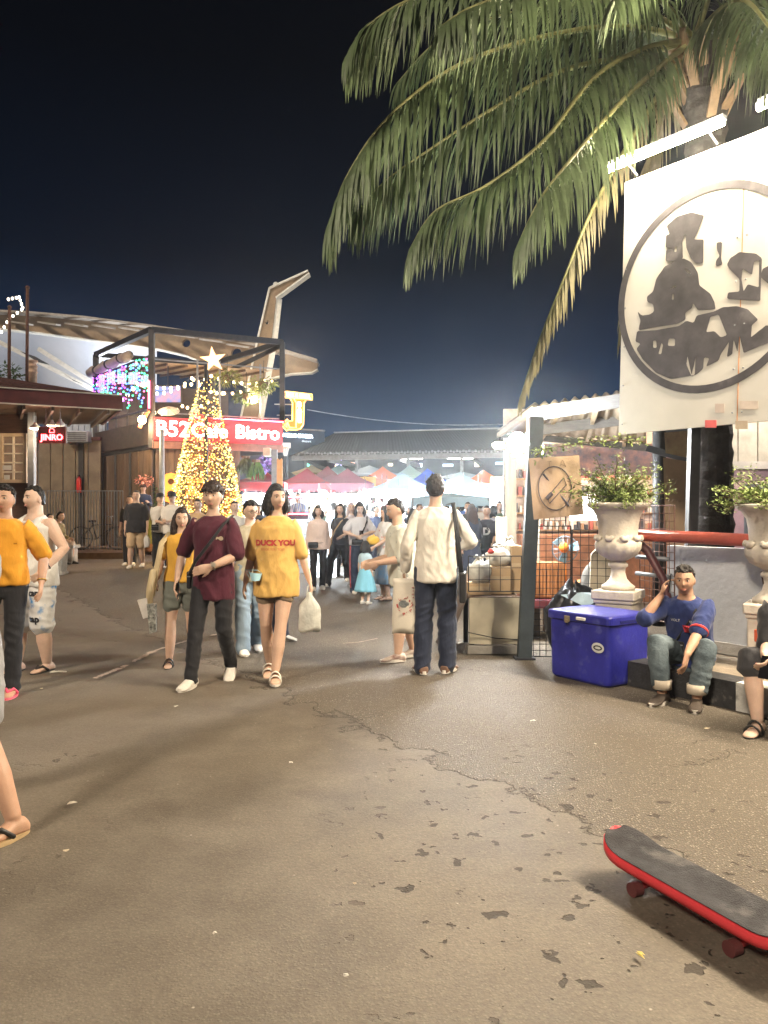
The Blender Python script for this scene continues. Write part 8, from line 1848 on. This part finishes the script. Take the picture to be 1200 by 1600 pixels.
mb = MB(); mb.rings([sect(L_ * (.012 + .976 * i / 36), .007, .0085, .0115) for i in range(37)]); mb.build('grip_tape', m_td, t, True)
for k in (.22, .66):
    c = dA + td * k - V((0, 0, .060)); mb = MB(); mb.bbox(c + V((0, 0, .022)), (.07, .07, .035), .006, math.atan2(td.y, td.x)); mb.tube([c - tn * .085 - V((0, 0, .012)), c + tn * .085 - V((0, 0, .012))], .012, 10); tr = mb.build('truck', M('truck_red', (.45, .05, .05), .4, .3), t)
    for w_ in (-1, 1):
        q = c + tn * .095 * w_ - V((0, 0, .028)) + V((0, 0, .0)); q.z = .029; mb = MB(); mb.tube([q - tn * .02, q + tn * .02], .027, 18); mb.build('wheel', M('wheel_dark', (.10, .03, .03), .5), tr)
# ------------------------------------------------------------------ worn paint lines and litter on the asphalt
rnd = random.Random(17)
def paint(pts, w, name, label, keep=.62, mat=None):
    mb = MB(); P0 = [V((PX(a, 1767 / (b - 800)), 1767 / (b - 800), 0)) for a, b in pts]; path = []
    for a, b in zip(P0, P0[1:]):
        n = max(2, int((b - a).length / .035)); path += [a.lerp(b, i / n) for i in range(n)]
    for a, b in zip(path, path[1:]):
        if noise.noise(a * 1.7) + .6 * noise.noise(a * 7) > keep - .75 + rnd.uniform(-.1, .1): continue
        d = (b - a).normalized(); s_ = V((-d.y, d.x, 0)); k_ = .5 + .5 * noise.noise(a * 9 + V((5, 0, 0))); w0, w1 = w * k_ * rnd.uniform(.2, .8), w * (1 - k_) * rnd.uniform(.2, .8); b = b + d * .012; zz = V((0, 0, .019))
        mb.add([a + s_ * w0 + zz, a - s_ * w1 + zz, b - s_ * w0 + zz, b + s_ * w1 + zz], [(0, 1, 2, 3)])
    if mb.v: tag(mb.build(name, mat or M('worn_paint', (.50, .40, .33), .75, var=.3, scale=20), ground), kind='stuff')
paint([(140, 1066), (190, 1046), (240, 1020), (290, 1004), (345, 992), (372, 984)], .085, 'worn_line', '', .9)
paint([(470, 1012), (560, 1006), (640, 990), (700, 978)], .03, 'worn_line', '', .45)
PLACE = ['right of the near bare foot', 'below the near bare foot', 'in front of the tank top man', 'below the man in maroon', 'in front of the man in cream', 'below the seated man', 'far left near the bench', 'in the middle of the lane', 'left of the skateboard', 'at the lower middle', 'at the lower left of middle', 'near the bottom edge', 'above the skateboard tip', 'beside the pink flip flop', 'beside the cooler']
bits = [(112, 1262, .055, (.66, .62, .52)), (103, 1337, .05, (.5, .42, .3)), (85, 1053, .07, (.62, .58, .5)), (275, 1108, .05, (.55, .52, .45)), (833, 1131, .05, (.6, .55, .45)), (1105, 1143, .05, (.66, .6, .5)), (120, 884, .09, (.6, .55, .48)), (455, 1197, .03, (.6, .56, .5)), (1058, 1406, .018, (.66, .58, .35)), (555, 1389, .02, (.6, .55, .5)), (335, 1468, .02, (.62, .5, .4)), (540, 1535, .02, (.6, .55, .5)), (930, 1168, .02, (.6, .55, .5)), (65, 1080, .03, (.6, .55, .5)), (1000, 1050, .02, (.6, .55, .5))]
for k, (a, b, r_, cc) in enumerate(bits):
    y_ = 1767 / (b - 800); r_ *= .7; c = V((PX(a, y_), y_, gz(PX(a, y_), y_) + .016)); an = rnd.random() * 3.14; mb = MB(); n = 7
    o1 = [c + V((math.cos(an + i * .9) * r_ * rnd.uniform(.35, .8), math.sin(an + i * .9) * r_ * rnd.uniform(.3, .6), .004 + rnd.uniform(0, .008))) for i in range(n)]
    mb.add(o1 + [c + V((0, 0, .011))], [(i, (i + 1) % n, n) for i in range(n)]); mb.build('paper_scrap', M('scrap_%d' % (k % 4), cc, .8, var=.1), None, label='small pale paper scrap on the asphalt ' + PLACE[k], cat='litter', group='paper scraps on the asphalt')
mb = MB(); y_ = 1767 / 695.; c = V((PX(993, y_), y_, .016)); leaf_card(mb, c, V((.2, -.6, .05)), V((0, 0, 1)), .05, .016); leaf_card(mb, c + V((.002, 0, .004)), V((.25, -.6, .12)), V((0, 0, 1)), .045, .014); mb.build('fallen_leaf', M('leaf_fallen', (.55, .45, .12), .6, var=.2), None, label='curled yellow fallen leaf on the asphalt at lower right', cat='leaf')
mb = MB(); a, b = V((PX(78, 6.95), 6.95, .02)), V((PX(104, 6.98), 6.98, .022)); mb.tube([a, a.lerp(b, .5) + V((0, .01, .004)), b], .006, 6); mb.build('drinking_straw', M('straw_pale', (.6, .58, .5), .5, var=0), None, True, label='pale drinking straw lying in front of the left pair', cat='straw')
# ------------------------------------------------------------------ thin haze added to give the lamps a glow like lens glare
mb = MB(); mb.box((0, 24, 4.6), (64, 64, 11.4))
hz_m = bpy.data.materials.new('night_haze'); hz_m.use_nodes = True; n_ = hz_m.node_tree; n_.nodes.remove(n_.nodes['Principled BSDF'])
pv_ = n_.nodes.new('ShaderNodeVolumePrincipled'); pv_.inputs['Density'].default_value = .0013; pv_.inputs['Color'].default_value = (.88, .90, .92, 1); pv_.inputs['Anisotropy'].default_value = .88
n_.links.new(pv_.outputs[0], n_.nodes['Material Output'].inputs['Volume'])
mb.build('haze', hz_m, kind='stuff', label='thin smoky night air lit by the lamps')
